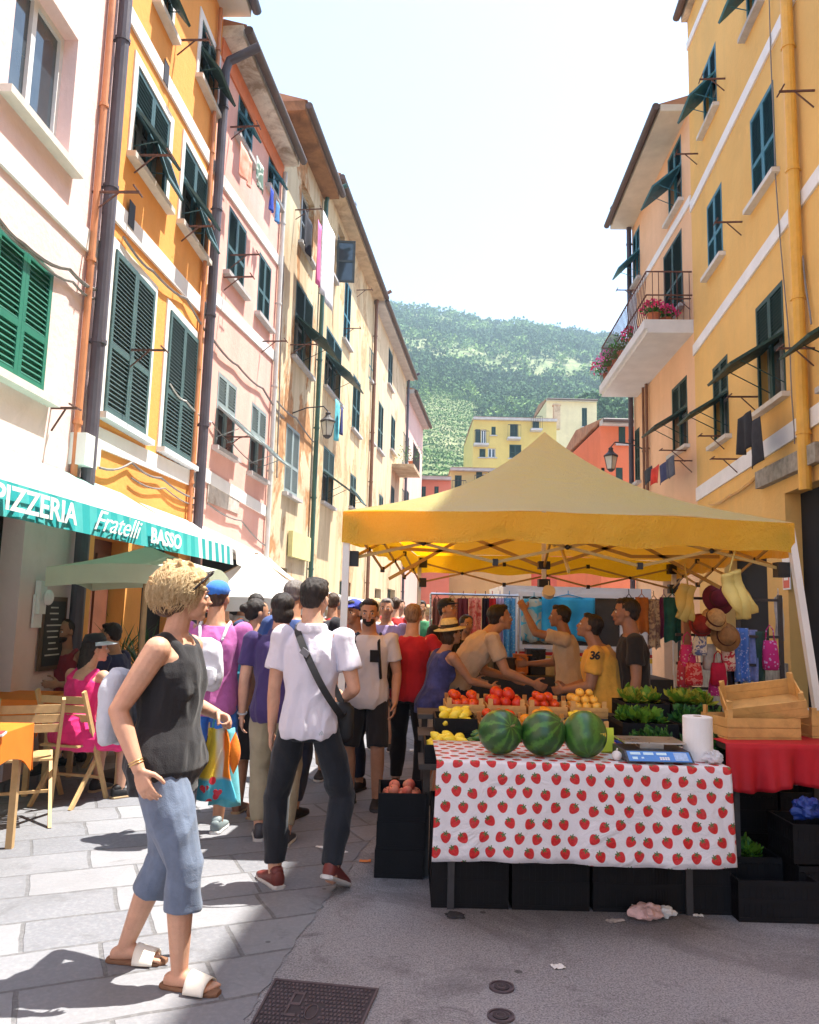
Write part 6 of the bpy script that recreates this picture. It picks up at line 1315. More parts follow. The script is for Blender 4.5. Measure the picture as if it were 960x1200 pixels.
    for i,s in enumerate((-1,1)):
        B.ell(shs[i]-rt*s*.010*H,(.0335*H*(.88 if fem else 1),)*3)
        limb(B,[shs[i],shs[i].lerp(elb[i],.45),elb[i],elb[i].lerp(wr[i],.3),wr[i]],[ar[0]*H*1.1,ar[0]*H,ar[1]*H,ar[1]*1.03*H,ar[2]*H])
        fd=(wr[i]-elb[i]).normalized(); fd=V(hdir[i]).normalized() if hdir[i] else fd; pn=V(pns[i]) if pns[i] else V((-s,.25,0))
        mkhand(B,wr[i],fd,pn,S*(.92 if fem else 1.0),s*(1 if True else 1),62 if grips[i] else 22,1,1,grips[i])
    lr=(.052,.034,.034,.0215) if not fem else (.054,.0345,.0345,.020)
    for i in(0,1):
        c=knees[i].lerp(ank[i],.3)-V((0,.008*H,0)); limb(B,[hips[i],hips[i].lerp(knees[i],.5),knees[i],c,ank[i]],[lr[0]*wf*H,lr[0]*.86*wf*H,lr[1]*H,lr[2]*H,lr[3]*H])
        yaw=R_(feet[i][2]); f=V((-math.sin(yaw),math.cos(yaw),0)); z=ank[i].z; lf=R_(feet[i][4]) if len(feet[i])>4 else 0
        if g('bare'):
            I=frame(V((f.y,-f.x,0)),V((0,0,1)),-f); P=ank[i]
            B.loft([(P-f*.062*S+V((0,0,-.038*S)),.024*S,.022*S,I),(P-f*.03*S+V((0,0,-.03*S)),.032*S,.032*S,I),(P+f*.04*S+V((0,0,-.024*S)),.035*S,.030*S,I),(P+f*.10*S+V((0,0,-.036*S)),.042*S,.019*S,I),(P+f*.135*S+V((0,0,-.041*S)),.040*S,.013*S,I)],14,2.3)
            for t_ in range(5): o_=(t_-2)*.0165; L_=.165-.007*t_*(1 if True else 1); sd=(-1,1)[i]; b=P+V((f.y,-f.x,0))*(-sd*(-o_))*S; limb(B,[b+f*.125*S+V((0,0,-.041*S)),b+f*L_*S+V((0,0,-.046*S))],[.0095*S,.0085*S if t_ else .010*S])
        else: B.ell(ank[i]+f*.03*S+V((0,0,-.02*S)),(.03*S,.04*S,.03*S))
    if fem:
        for s in(-1,1): B.ell(at(.192,s*.036,.036),(.040*H,.033*H,.040*H))
    body=blobobj(B,vox,'body',skin,root,smooth_it=2)
    # ---- face
    if g('face',1):
        for s in(-1,1):
            q=MB(); q.ell(hp(s*.145,.335,.005),[.058*hh,.05*hh,.036*hh],HM,12,8); q.mi=1; q.ell(hp(s*.145+g('gaze',0),.372,.005),[.028*hh,.018*hh,.032*hh],HM,10,8); q.build('eye',[M('eye_white',(.62,.58,.55),.3,.03),M('iris_dark',(.03,.018,.012),.2)],root,smooth=True)
            q=MB(); q.tube([hp(s*.07,.375,.085),hp(s*.14,.385,.115),hp(s*.22,.335,.095)],[.014*hh,.02*hh,.009*hh],7); q.build('eyebrow',g('browm') or HBR,root,smooth=True)
        q=MB(); q.ell(hp(0,.385,-.255),[.095*hh,.03*hh,.018*hh],HM,12,8); q.ell(hp(0,.383,-.285),[.080*hh,.03*hh,.020*hh],HM,12,8); q.build('lips',M('lips',(.42,.14,.12),.45,.1),root,smooth=True)
        if g('beard'):
            q=MB(); he(q,(0,.135,-.26),(.235,.255,.205)); he(q,(0,.27,-.40),(.12,.105,.095)); q.build('beard',HB,root,smooth=True)
    # ---- hair
    hk=g('hair','short'); hm=g('hairm',HB)
    if hk:
        q=MB(); vx=max(.006,vox)
        if hk=='short': he(q,(0,-.13,.18),(.365,.42,.375)); he(q,(0,-.27,-.04),(.30,.24,.26)); he(q,(0,.12,.40),(.25,.22,.13))
        if hk=='buzz': he(q,(0,-.11,.165),(.35,.41,.365)); he(q,(0,-.26,-.04),(.29,.235,.24))
        if hk=='bob': he(q,(0,-.13,.18),(.39,.44,.38)); he(q,(0,-.25,-.15),(.36,.30,.36))
        if hk in('bun','pony','long'): he(q,(0,-.12,.17),(.37,.43,.38)); he(q,(0,-.26,-.02),(.33,.27,.30))
        if hk=='bun': he(q,(0,-.56,.16),(.17,.17,.17))
        if hk=='pony': limb(q,[hp(0,-.50,.12),hp(0,-.72,-.1),hp(0,-.68,-.6)],[.09*hh,.11*hh,.04*hh])
        if hk=='long': limb(q,[hp(0,-.30,.0),hp(.0,-.42,-.55),hp(.06,-.46,-1.15),hp(.1,-.44,-1.5)],[.30*hh,.30*hh,.22*hh,.06*hh])
        if hk=='curly':
            he(q,(0,-.12,.22),(.40,.46,.38)); he(q,(0,-.36,-.04),(.36,.30,.32)); he(q,(0,-.28,.30),(.43,.42,.38)); he(q,(0,.12,.40),(.30,.26,.18)); rr=random.Random(5)
            for j in range(90):
                th=rr.uniform(0,6.28); ph=rr.uniform(0,1.9); d=V((math.sin(ph)*math.cos(th),math.sin(ph)*math.sin(th),math.cos(ph))); c=V((0,-.19,.19))+V((d.x*.41,d.y*.45,d.z*.42))
                if c.y>.16 and c.z<.38: continue
                t1=V((rr.uniform(-1,1),rr.uniform(-1,1),rr.uniform(-1,1))).normalized(); limb(q,[hp(*c),hp(*(c+d*.03+t1*.09)),hp(*(c-d*.01+t1*.20))],[.07*hh,.055*hh,.03*hh],8)
        fr=60/hh*.13
        me=blobobj(q,vx,'hair',hm,root,disp=lambda c,n:(.0055 if hk!='curly' else .005)*S*(mnoise.noise(V((c.x*75,c.y*75,c.z*22)))+.5*mnoise.noise(V((c.x*30,c.y*30,c.z*30+4)))),smooth_it=1)
        if hk=='curly':
            q=MB(); rr=random.Random(9)
            for j in range(2300):
                th=rr.uniform(0,6.28); ph=rr.uniform(0,1.95); d=V((math.sin(ph)*math.cos(th),math.sin(ph)*math.sin(th),math.cos(ph))); c=V((0,-.19,.19))+V((d.x*.42,d.y*.46,d.z*.43))
                if c.y>.20 and c.z<.34: continue
                t1=(d.cross(V((rr.uniform(-1,1),rr.uniform(-1,1),rr.uniform(-1,1)))).normalized()*.75+V((0,-.7,-.55))); t1=(t1-d*t1.dot(d)).normalized(); t2=d.cross(t1); P=[]
                for m_ in range(8): a=m_/7; P.append(hp(*(c+d*(.02+.045*math.sin(a*3.0))+t1*.30*a+V((0,-.06*a,-.10*a*a))+t2*.05*math.sin(a*7+j))))
                q.tube(P,[.0015*(1-.5*m_/7) for m_ in range(8)],4)
            q.build('curls',hairmat('hair_blond_light',(.50,.32,.14),(.88,.70,.42)),me,smooth=True)
            q=MB(); he(q,(0,-.40,-.20),(.28,.26,.20)); he(q,(.0,-.25,-.20),(.34,.22,.14)); q.build('nape_hair',HDR,me,smooth=True)
    hat_=g('hat')
    if hat_:
        kind,hmat=hat_[0],hat_[1]
        if kind=='cap':
            q=MB(); he(q,(0,-.10,.27),(.385,.45,.32)); q.loft([(hp(0,.28,.27),.30*hh,.05*hh,HM@frame(V((1,0,0)),V((0,0,1)),V((0,-1,0)))),(hp(0,.45,.24),.27*hh,.03*hh,HM@frame(V((1,0,0)),V((0,0,1)),V((0,-1,0)))),(hp(0,.66,.19),.15*hh,.015*hh,HM@frame(V((1,0,0)),V((0,0,1)),V((0,-1,0))))],16); blobobj(q,max(.006,vox*.8),'cap',hmat,root,smooth_it=2)
        if kind=='beanie': q=MB(); he(q,(0,-.12,.27),(.39,.45,.32)); blobobj(q,max(.006,vox*.8),'cap',hmat,root)
        if kind=='straw':
            q=MB(); q.T=(Matrix.Translation(hp(0,-.06,.30))@HM.to_4x4()); w_=hh; q.lathe([(.001,.42*w_),(.30*w_,.40*w_),(.37*w_,.30*w_),(.41*w_,.02*w_),(.72*w_,-.06*w_),(.72*w_,-.09*w_),(.40*w_,-.02*w_),(.001,.0)],n=28); q.mi=1; q.lathe([(.415*w_,.02*w_),(.395*w_,.16*w_),(.39*w_,.16*w_),(.40*w_,.02*w_)],n=28); q.build('straw_hat',[hmat,M('hat_band_black',(.02,.02,.02))],root,smooth=True)
        if kind=='brim':
            q=MB(); q.T=(Matrix.Translation(hp(0,-.06,.30))@HM.to_4x4()); w_=hh; q.lathe([(.001,.34*w_),(.33*w_,.30*w_),(.42*w_,.12*w_),(.44*w_,.0*w_),(.42*w_,.0),(.001,.02)],n=28); q.mi=1
            q.surf(lambda u,v:(math.sin((u-.5)*3.4)*(.42+.42*v*math.cos((u-.5)*2.2))*w_,math.cos((u-.5)*3.4)*(.42+.42*v*math.cos((u-.5)*2.2))*w_,-.12*w_*v),20,5,.004); q.build('sun_visor',[hmat,M('pale_brim',(.50,.55,.66),.7)],root,smooth=True)
    if g('sunglasses'):
        q=MB(); 
        for s in(-1,1): q.ell(hp(s*.17,.42,.46),[.13*hh,.035*hh,.09*hh],HM@Matrix.Rotation(-.7,3,'X'),14,8); q.tube([hp(s*.28,.38,.44),hp(s*.43,.16,.24),hp(s*.44,-.08,.02)],[.03*hh,.026*hh,.02*hh],6)
        q.tube([hp(-.07,.44,.47),hp(.07,.44,.47)],.02*hh,6); q.build('sunglasses',M('black_gloss',(.02,.015,.015),.15,.1),root,smooth=True)
    # ---- clothes
    tk=g('top'); sd=int(abs(x*97+y*31))%50
    if tk:
        kind,tm=tk[0],tk[1]; q=MB(); e=.012*S
        if kind in('tee','polo','loose'):
            hem=tk[2] if len(tk)>2 else -.045; fl=.017*S if kind!='loose' else .045*S; trunk(q,hem,.302,e+(.006 if kind=='loose' else 0),flare=fl)
            for i,s in enumerate((-1,1)):
                t=.62; q.ell(shs[i]-rt*s*.001*H,(.0395*H,)*3); limb(q,[shs[i]-rt*s*.003*H,shs[i].lerp(elb[i],.3),shs[i].lerp(elb[i],t)],[.0385*H,.0385*H*wf**.5,.0375*H+(.005 if kind!='tee' else .002)],14,False)
            if kind=='polo': q.loft([(at(.300,0,-.006),.052*H,.046*H,TF),(at(.326,0,-.010),.044*H,.040*H,TF)],16)
            if fem:
                for s in(-1,1): q.ell(at(.195,s*.040,.047),(.041*H,.036*H,.040*H))
        elif kind=='tank':
            hem=tk[2] if len(tk)>2 else -.06; trunk(q,hem,.215,e*1.1,flare=.010); q.loft([(at(d_),tw(d_)[0]*H*k_+e*.8,tw(d_)[1]*H+e*1.3,TF) for d_,k_ in ((.20,1.02),(.225,1.0),(.25,.92),(.27,.80),(.288,.70))],24,2.3)
            for s in(-1,1):
                q.ell(at(.188,s*.036,.036),(.050*H,.038*H,.050*H)) if fem else None
                P=[at(.25,s*.052,.040),at(.285,s*.055,.022),at(.303,s*.056,-.004),at(.288,s*.052,-.030),at(.25,s*.05,-.042)]; limb(q,P,[.019*H]*5,10)
        elif kind=='dress':
            trunk(q,-.05,.25,e); 
            for s in(-1,1):
                q.ell(at(.190,s*.041,.045),(.042*H,.037*H,.042*H)); P=[at(.22,s*.055,.048),at(.285,s*.06,.02),at(.302,s*.06,-.01),at(.26,s*.058,-.05)]; limb(q,P,[.018*H]*4,10)
            for i in(0,1): limb(q,[hips[i],hips[i].lerp(knees[i],.8)],[.074*H,.066*H],14)
            m0=hips[0].lerp(hips[1],.5); q.ell(m0,(.11*H,.085*H,.07*H)); limb(q,[hips[0].lerp(knees[0],.5),hips[1].lerp(knees[1],.5)],[.06*H,.06*H])
        blobobj(q,vox,'top' if kind not in('dress','polo','tee') else {'dress':'dress','polo':'polo_shirt','tee':'t_shirt'}[kind],tm,root,disp=folds(.0150*S,9,sd,.5),smooth_it=3)
    bk=g('bottom')
    if bk:
        kind,bm_=bk[0],bk[1]; q=MB(); e=.008*S
        ff=folds(.0135*S,7.5 if kind!='capri' else 9,sd+3,.5); top_=.07 if kind!='skirt' else .085; trunk(q,-.05,top_,e*.6,steps=6)
        if kind in('trousers','shorts','capri'):
            T_={'trousers':1.86,'shorts':.86,'capri':1.42}[kind]; ee=.012*S
            if len(bk)>2: T_=bk[2]
            for i in(0,1):
                P=[hips[i],hips[i].lerp(knees[i],.5)]; Rr=[lr[0]*wf*H+ee*.4,lr[0]*.90*wf*H+ee]
                if T_>1: P+=[knees[i],knees[i].lerp(ank[i],.4)-V((0,.006*H,0)) ,knees[i].lerp(ank[i],min(1,T_-1+.0))]; Rr+=[lr[1]*H+ee*1.2,lr[2]*H+ee*1.0,(lr[3]*H+ee*1.5 if kind=='trousers' else lr[2]*H+ee*1.3)]
                else: P+=[hips[i].lerp(knees[i],T_)]; Rr+=[lr[1]*H*1.25+ee*1.6]
                if T_>1 and T_<1.5: P[-2]=knees[i].lerp(ank[i],(T_-1)*.5)
                limb(q,P,Rr,16,False)
        if kind=='skirt':
            mk=knees[0].lerp(knees[1],.5); h0=hip-V((0,0,.03*H)); I=Matrix.Identity(3); bot=h0.lerp(mk,1.12); q.loft([(h0+V((0,0,.04*H)),.100*H,.074*H,I),(h0,.106*H,.08*H,I),(h0.lerp(bot,.5),.108*H,.085*H,I),(bot,.112*H,.09*H,I)],22,2.2)
        blobobj(q,vox,{'trousers':'trousers','shorts':'shorts','capri':'capri_trousers','skirt':'skirt'}[kind],bm_,root,disp=lambda c,n:ff(c,n)*min(1,max(0,(hip.z-.02-c.z)/.12)),smooth_it=3)
    if g('shoes'):
        sm,so_=g('shoes')[:2]; kd=g('shoes')[2] if len(g('shoes'))>2 else 'sneaker'
        for i in(0,1): shoe(root,ank[i]+V((0,0,0)),R_(feet[i][2]),sm,so_,S*1.05,lift=R_(feet[i][4]) if len(feet[i])>4 else 0,kind=kd,mirror=(1,-1)[i])
    # ---- straps that lie on the body
    if g('straps'):
        for s in(-1,1): q=MB(); P=[at(.10,s*.075,.058*wf),at(.20,s*.068,.074*wf),at(.27,s*.060,.058),at(.312,s*.058,.0),at(.28,s*.055,-.058),at(.2,s*.055,-.078)]; limb(q,P,[.013*S]*6,8); q.build('shoulder_strap',g('straps'),root,smooth=True)
    root['_']=0; del root['_']
    return dict(root=root,at=at,hp=hp,wr=wr,elb=elb,shs=shs,ank=ank,knees=knees,H=H,TF=TF,rt=rt,fw=fw,up=up,W=lambda v:Matrix.Translation(root.location)@Matrix.Rotation(R_(head),4,'Z')@V(v),rz=R_(head))
def backpack(p,mat,label,w=.14,d=.075,h=.22,c=(.17,0,-.115),name='backpack',pocket=True,extra=None,straps=True,tilt=0):
    """a bag worn on the back: a thing of its own at the wearer's back"""
    pos=p['at'](*c); o=empty(name,p['W'](pos),p['rz'],label,'backpack' if name=='backpack' else 'bag'); q=MB(); F=frame(p['rt'],p['fw'],p['up']) ; 
    if tilt: F=Matrix.Rotation(R_(tilt),3,'Y')@F
    I=F; q.loft([(F@Vector((0,0,z*h)),w*a,d*b,I) for z,a,b in((-1,.55,.4),(-.93,.85,.8),(-.5,1,1),(0,1,1),(.5,.95,.92),(.85,.75,.7),(1,.35,.3))],20,2.6)
    me=blob(q,.010,folds(.013,11,3),2,None,[mat],'bag_body'); b=bpy.data.objects.new('bag_body',me); COL.objects.link(b); b.parent=o
    if pocket: q=MB(); q.loft([(F@Vector((0,-d*.9,z*h)),w*.75*a,d*.35,I) for z,a in((-.8,.7),(-.7,1),(-.2,1),(-.1,.7))],16,3); q.build('front_pocket',mat if not extra else extra,o,smooth=True)
    if straps:
        for s in(-1,1): q=MB(); pts=[(.085,.07,.03),(.15,.082,.062),(.22,.072,.078),(.285,.062,.052),(.318,.058,.0),(.30,.055,-.05),(.25,.045,-.09)]; limb(q,[p['at'](a,s*b_,c_)-pos for a,b_,c_ in pts],[.011]*7,8); q.build('strap',extra or mat,o,smooth=True)
    return o
fb=lambda n,c,**k:fabric('fabric_'+n,c,**k)
SB=M('shoe_black',(.02,.02,.022),.6); SW=M('shoe_white_sole',(.55,.54,.52),.6,.1); 
# ---- the woman in front
gp=G(170,1144)
W1=person('blonde curly haired woman in black tank top and blue grey cropped trousers',gp.x+.03,gp.y,1.66,-97,fem=1,wf=1.13,vox=.0058,skin='fair',lean=1,
  feet=((-.10,-.17,4),(.09,.15,-8)),hands=((-.22,.13,1.03),(.245,-.005,.865)),poles=((-.4,-.2,-1),(.15,-1,0)),hyaw=30,hpitch=-2,hair='curly',hairm=HBL,sunglasses=1,bare=1,browm=HDR,
  top=('tank',fb('black_top',(.022,.021,.024)),-.075),bottom=('capri',fb('blue_linen',(.15,.19,.27),var=.2)),shoes=(M('cream_leather',(.80,.76,.66),.5,.06),M('cork_sole',(.22,.11,.06),.8,.2),'slide'),grip=(1,0),palm=((.6,.1,-.6),(-.9,.2,-.2)))
p=W1; q=MB()
for k in range(2): 
    w=p['wr'][1].lerp(p['elb'][1],.10+.04*k); d=(p['wr'][1]-p['elb'][1]).normalized(); a=d.orthogonal().normalized(); b=d.cross(a); q.tube([w+(a*math.cos(t*.524)+b*math.sin(t*.524))*.028 for t in range(12)],.0028,5,closed=True)
    if k==0: q.build('bracelet',M('gold',(.7,.5,.2),.3,.1,metal=.9),p['root'],smooth=True); q=MB()
q.build('bracelet',M('gold'),p['root'],smooth=True)
q=MB(); q.loft([(p['at'](-.02+.012,0,0),.116*1.7,.088*1.7,p['TF'])],3) if False else None
backpack(W1,fb('pale_grey_canvas',(.50,.52,.58)),'pale grey drawstring bag on the blonde woman\'s back',w=.115,d=.055,h=.15,c=(.135,.06,-.115),name='drawstring_bag',pocket=False,extra=None,straps=False,tilt=0)
# beach bag she holds in her far hand
hw_=W1['W'](W1['wr'][0]); t=empty('beach_bag',(hw_.x+.01,hw_.y+.0,hw_.z-.06),0,'yellow, orange and turquoise beach bag with red hearts in the blonde woman\'s far hand','bag')
q=MB(); q.surf(lambda u,v:((u-.5)*(.10+.16*v)+.01*math.sin(v*8),.03*math.sin(u*9+v*2)-.02,-.40*v),12,16,.008)
def towelmat():
    n=NT('beach_towel_print'); sp=n.n('ShaderNodeSeparateXYZ'); n.l(n.tc.outputs['Object'],sp.inputs[0]); z=sp.outputs[2]; x=n.math('ADD',sp.outputs[0],n.math('MULTIPLY',n.math('SUBTRACT',n.noise(6,2),.5),.03))
    c=n.mix(n.ramp(x,-.0,.02),(.86,.60,.06),(.72,.72,.62)); c=n.mix(n.ramp(x,.035,.045),c,(.85,.22,.02)); c=n.mix(n.ramp(z,-.29,-.27,1,0),c,(.10,.48,.60)); c=n.mix(n.ramp(n.vor(10),.20,.24,1,0),c,n.mix(n.ramp(z,-.25,-.2,1,0),c,(.70,.05,.07))); n.bump(n.noise(120,3),.3,.01); return n.out(c,.85,.2)
q.build('bag_front',towelmat(),t,smooth=True); q=MB(); q.surf(lambda u,v:(.04+(u-.5)*(.06+.12*v),.07+.03*math.sin(u*7),-.01-.44*v),10,14,.008); q.build('bag_back',fb('aqua_towel',(.12,.45,.52)),t,smooth=True)
q=MB(); q.surf(lambda u,v:(.10+.035*math.cos(u*6.28)*math.sin(v*3.14),.0+.03*math.sin(u*6.28)*math.sin(v*3.14),-.02-.24*v),14,12); q.build('orange_flap',fb('orange_towel',(.85,.22,.02)),t,smooth=True)
for k,(x_,z_) in enumerate(((-.045,-.33),(.03,-.35))): q=MB(); q.T=Matrix.Translation((x_,-.055,z_)); q.prism([(math.copysign(1,math.sin(a*.4))*0+.0016*16*math.sin(a*.3927)**3,.0016*(13*math.cos(a*.3927)-5*math.cos(2*a*.3927)-2*math.cos(3*a*.3927)-math.cos(4*a*.3927))) for a in range(16)],-.002,.002); [v.__setitem__(slice(0,3),v[:]) for v in []]; q.v=[Vector((v.x,v.z-z_+ -.055,(v.y+.055)+z_)) for v in q.v]; q.build('heart',M('heart_red',(.65,.04,.06),.6),t)
q=MB(); q.tube([(-.03,0,0),(-.02,0,.06),(.01,.0,.07),(.03,0,.06),(.04,0,0)],.007,6); q.build('handle',fb('aqua_towel',(.12,.45,.52)),t); t.scale=(.8,.8,.78)
# ---- man in the white polo shirt
gp=G(374,1040); wpm=fb('white_polo',(.70,.67,.76),var=.04)
W2=person('man in a white polo shirt, navy trousers and dark red shoes seen from behind',gp.x-.085,4.47,1.68,-6,wf=.86,vox=.0065,skin='fair',lean=1,feet=((-.17,.06,38),(.165,-.05,-16,.035,24)),hands=((-.235,.08,.745),(.15,.20,1.0)),poles=((-.35,-1,0),(.55,-.9,-.2)),
  hyaw=-16,htilt=4,hair='short',hairm=HB,top=('polo',wpm,-.04),bottom=('trousers',fb('navy_trousers',(.016,.019,.026))),shoes=(M('oxblood_leather',(.16,.035,.03),.5),SW))
p=W2; q=MB(); 
P=[p['at'](.31,-.048,-.012),p['at'](.29,-.035,-.052),p['at'](.22,.005,-.080),p['at'](.13,.055,-.079),p['at'](.06,.098,-.05),p['at'](.03,.112,.0),p['at'](.06,.10,.05),p['at'](.16,.04,.082),p['at'](.25,-.03,.075),p['at'](.31,-.05,.03)]
def flatstrap(name,P,w,th,mat,parent,nrm):
    q=MB(); pts=[];fs=[]
    for i,a in enumerate(P):
        d=(P[min(i+1,len(P)-1)]-P[max(i-1,0)]).normalized(); n=nrm(a); n=(n-d*n.dot(d)).normalized(); s_=d.cross(n); pts+=[a+s_*w/2,a-s_*w/2,a-s_*w/2+n*th,a+s_*w/2+n*th]
    for i in range(len(P)-1):
        for k in range(4): fs.append((i*4+k,i*4+(k+1)%4,(i+1)*4+(k+1)%4,(i+1)*4+k))
    fs+=[(0,1,2,3),((len(P)-1)*4+3,(len(P)-1)*4+2,(len(P)-1)*4+1,(len(P)-1)*4)]; q.faces(pts,fs); return q.build(name,mat,parent,smooth=False)
def densify(P,k=5):
    out=[]
    for i in range(len(P)-1):
        a=P[max(i-1,0)];b=P[i];c=P[i+1];d=P[min(i+2,len(P)-1)]
        for j in range(k): t=j/k; out.append(.5*((2*b)+(c-a)*t+(2*a-5*b+4*c-d)*t*t+(3*b-a-3*c+d)*t**3))
    return out+[P[-1]]
o=empty('sling_strap',W2['W']((0,0,0))+Vector((0,0,0)),W2['rz'],'black sling bag strap running across the white polo shirt','strap'); ctrp=p['at'](.17,0,0)
flatstrap('strap_webbing',densify(P),.038,.006,M('black_webbing',(.02,.02,.022),.6,.1,30),o,lambda a:(a-ctrp)); q=MB(); q.obox(p['at'](.235,-.004,-.083),(.05,.014,.035),(0,.6,0)); q.build('buckle',M('buckle_grey',(.2,.2,.22),.35),o)
q=MB(); q.loft([(p['at'](-.01+z*1.0,.10,.05),.07*a,.04*a,p['TF']) for z,a in((-.05,.6),(-.03,1),(.06,1),(.08,.6))],16,3); q.build('bag_body',M('black_webbing'),o,smooth=True)
q=MB(); c_=p['at'](-.02,.06,-.078)
for j in range(3): q.obox(c_+Vector((.008*(j-1),-.0065,.004*j)),(.006,.003,.012+.006*j),(0,-.5,0))
q.build('trefoil_patch',M('patch_grey',(.35,.4,.45),.6),p['root'])
# ---- magenta shirt with white drawstring bag
W3=person('man in magenta t-shirt, blue cap and blue shorts',D(243,900,5.45).x,5.45,1.68,4,wf=1.0,skin='tan',feet=((-.15,-.12,5),(.07,.12,-5)),hands=((-.24,.12,.82),(.225,.12,.86)),poles=((-.6,-1,0),(.9,-.8,0)),hyaw=-12,hpitch=-4,hair='buzz',hairm=HBR,hat=('cap',fb('blue_cap',(.04,.18,.62))),
  top=('tee',fb('magenta_tee',(.44,.12,.34),var=.18),-.05),bottom=('shorts',fb('bright_blue',(.04,.18,.60),var=.3),.84),shoes=(M('grey_trainer',(.22,.27,.28),.6,.2),SW))
backpack(W3,fb('white_nylon',(.62,.62,.68)),'white drawstring gym bag on the back of the man in magenta',w=.13,d=.06,h=.17,c=(.15,-.02,-.11),name='drawstring_bag',pocket=True,extra=None,straps=True)
# ---- navy top, black skirt, teal backpack
W4=person('dark haired woman in navy top and long black skirt with a bun',D(291,900,6.1).x,6.1,1.58,-8,fem=1,skin='tan',feet=((-.06,.0,0),(.10,-.12,-4)),hyaw=-55,hair='bun',hairm=HB,top=('tee',fb('navy_tee',(.03,.06,.16)),-.03),bottom=('skirt',fb('black_skirt',(.016,.016,.02))),shoes=(M('brown_sandal',(.25,.13,.08),.7),M('tan_sole',(.4,.28,.16),.8)),hands=((-.2,.1,.8),(.12,.22,1.05)))
backpack(W4,fb('teal_nylon',(.03,.30,.42)),'teal backpack worn by the woman in the black skirt',w=.12,d=.085,h=.21,c=(.15,.02,-.12),extra=fb('teal_dark',(.02,.18,.26)))
# ---- purple shirt and khaki trousers
W5=person('dark haired man in dark purple polo shirt and khaki trousers',D(321,900,5.4).x,5.4,1.61,6,skin='fair',feet=((-.08,.04,4),(.10,-.10,-10)),hyaw=12,hair='bob',hairm=HB,top=('polo',fb('dark_purple',(.055,.035,.13)),-.05),bottom=('trousers',fb('khaki',(.33,.29,.20))),shoes=(M('black_white_trainer',(.05,.05,.06),.5),SW),hands=((-.235,.09,.80),(.22,.2,1.0)),poles=((-.5,-1,0),(.8,-.7,0)))
q=MB(); d=(W5['wr'][0]-W5['elb'][0]).normalized(); a=d.orthogonal().normalized(); b=d.cross(a); w=W5['wr'][0]-d*.01; q.tube([w+(a*math.cos(t*.524)+b*math.sin(t*.524))*.030 for t in range(12)],.006,6,closed=True); q.build('wristwatch',M('watch_white',(.6,.6,.6),.3),W5['root'],smooth=True)
W6=person('grey haired man in blue shirt behind the khaki trousered man',D(338,800,6.0).x,6.0,1.73,-20,skin='tan',hair='buzz',hairm=HGR,top=('tee',fb('denim_blue',(.05,.09,.25)),-.05),bottom=('trousers',fb('dark_jeans',(.02,.03,.06))),shoes=(SB,SB),hyaw=-8,straps=fb('strap_grey',(.1,.1,.12)),vox=.009)
# ---- man facing the camera
W7=person('bearded man in off white t-shirt with black chest pocket and black shorts facing the camera',D(431,800,6.4).x,6.4,1.60,172,skin='tan',beard=1,browm=HB,feet=((-.10,.02,8),(.12,-.02,-10)),hair='short',hairm=HB,top=('tee',fb('offwhite_tee',(.62,.56,.54),var=.05),-.05),bottom=('shorts',fb('black_shorts',(.018,.018,.02)),.95),shoes=(SB,M('dark_sole',(.05,.05,.05))),hpitch=4,hyaw=8,straps=fb('black_strap',(.015,.015,.018)),vox=.0068,lean=0)
q=MB(); c_=W7['at'](.205,-.045,.076); q.obox(c_,(.075,.008,.095),(-.12,0,0)); q.build('chest_pocket',fb('black_shorts',(.018,.018,.02)),W7['root'])
backpack(W7,fb('black_strap',(.015,.015,.018)),'black backpack worn by the man facing the camera',c=(.16,.0,-.125),straps=False)
W8=person('person in blue cap and navy shirt half hidden behind the man facing the camera',D(415,800,7.0).x,7.0,1.60,150,skin='tan',hair='short',hairm=HB,hat=('cap',fb('royal_cap',(.04,.06,.38))),top=('tee',fb('navy_dark',(.03,.035,.10)),-.05),bottom=('trousers',fb('dark_jeans',(.02,.03,.06))),shoes=(SB,SB),vox=.0095)
W9=person('fair haired person in red t-shirt and black trousers by the canopy pole',D(481,800,6.9).x,6.9,1.58,-14,skin='fair',hair='short',hairm=hairmat('hair_sandy',(.14,.08,.05),(.38,.25,.16)),top=('tee',fb('red_tee',(.50,.02,.03)),-.04),bottom=('trousers',fb('black_shorts',(.018,.018,.02))),shoes=(SB,SW),hands=((-.22,.05,.8),(.17,.10,1.02)),poles=((-.6,-1,0),(1,-.6,0)),feet=((-.12,.05,5),(.10,-.05,-5)),vox=.0085)
backpack(W9,fb('black_strap',(.015,.015,.018)),'black backpack slung on the red shirted person\'s left shoulder',w=.11,d=.08,h=.2,c=(.15,-.10,-.11),straps=False)
W10=person('shopper in straw hat and navy sleeveless top reaching over the fruit',D(507,800,6.35).x,6.6,1.46,-62,fem=1,skin='tan',lean=16,hair='bob',hairm=HBR,hat=('straw',M('straw',(.68,.55,.25),.8,.2,40)),top=('tank',fb('navy_print',(.05,.06,.2),var=.5)),bottom=('shorts',fb('beige_shorts',(.45,.33,.22)),.95),shoes=(SB,SB),hands=((-.14,.52,.95),(.16,.48,.92)),poles=((-.2,-.3,-1),(.2,-.3,-1)),hpitch=-14,vox=.0085)
W11=person('man in pale beige shirt bending over the stall with an outstretched arm',D(536,800,7.0).x,7.0,1.74,-78,skin='tan',lean=38,hipy=-.05,hair='short',hairm=HB,top=('tee',fb('beige_shirt',(.55,.42,.30)),-.04),bottom=('trousers',fb('dark_jeans',(.02,.03,.06))),shoes=(SB,SB),hands=((-.15,.55,.95),(.25,.60,.94)),poles=((-.2,-.3,-1),(.3,-.3,-1)),hpitch=-20,vox=.0085)
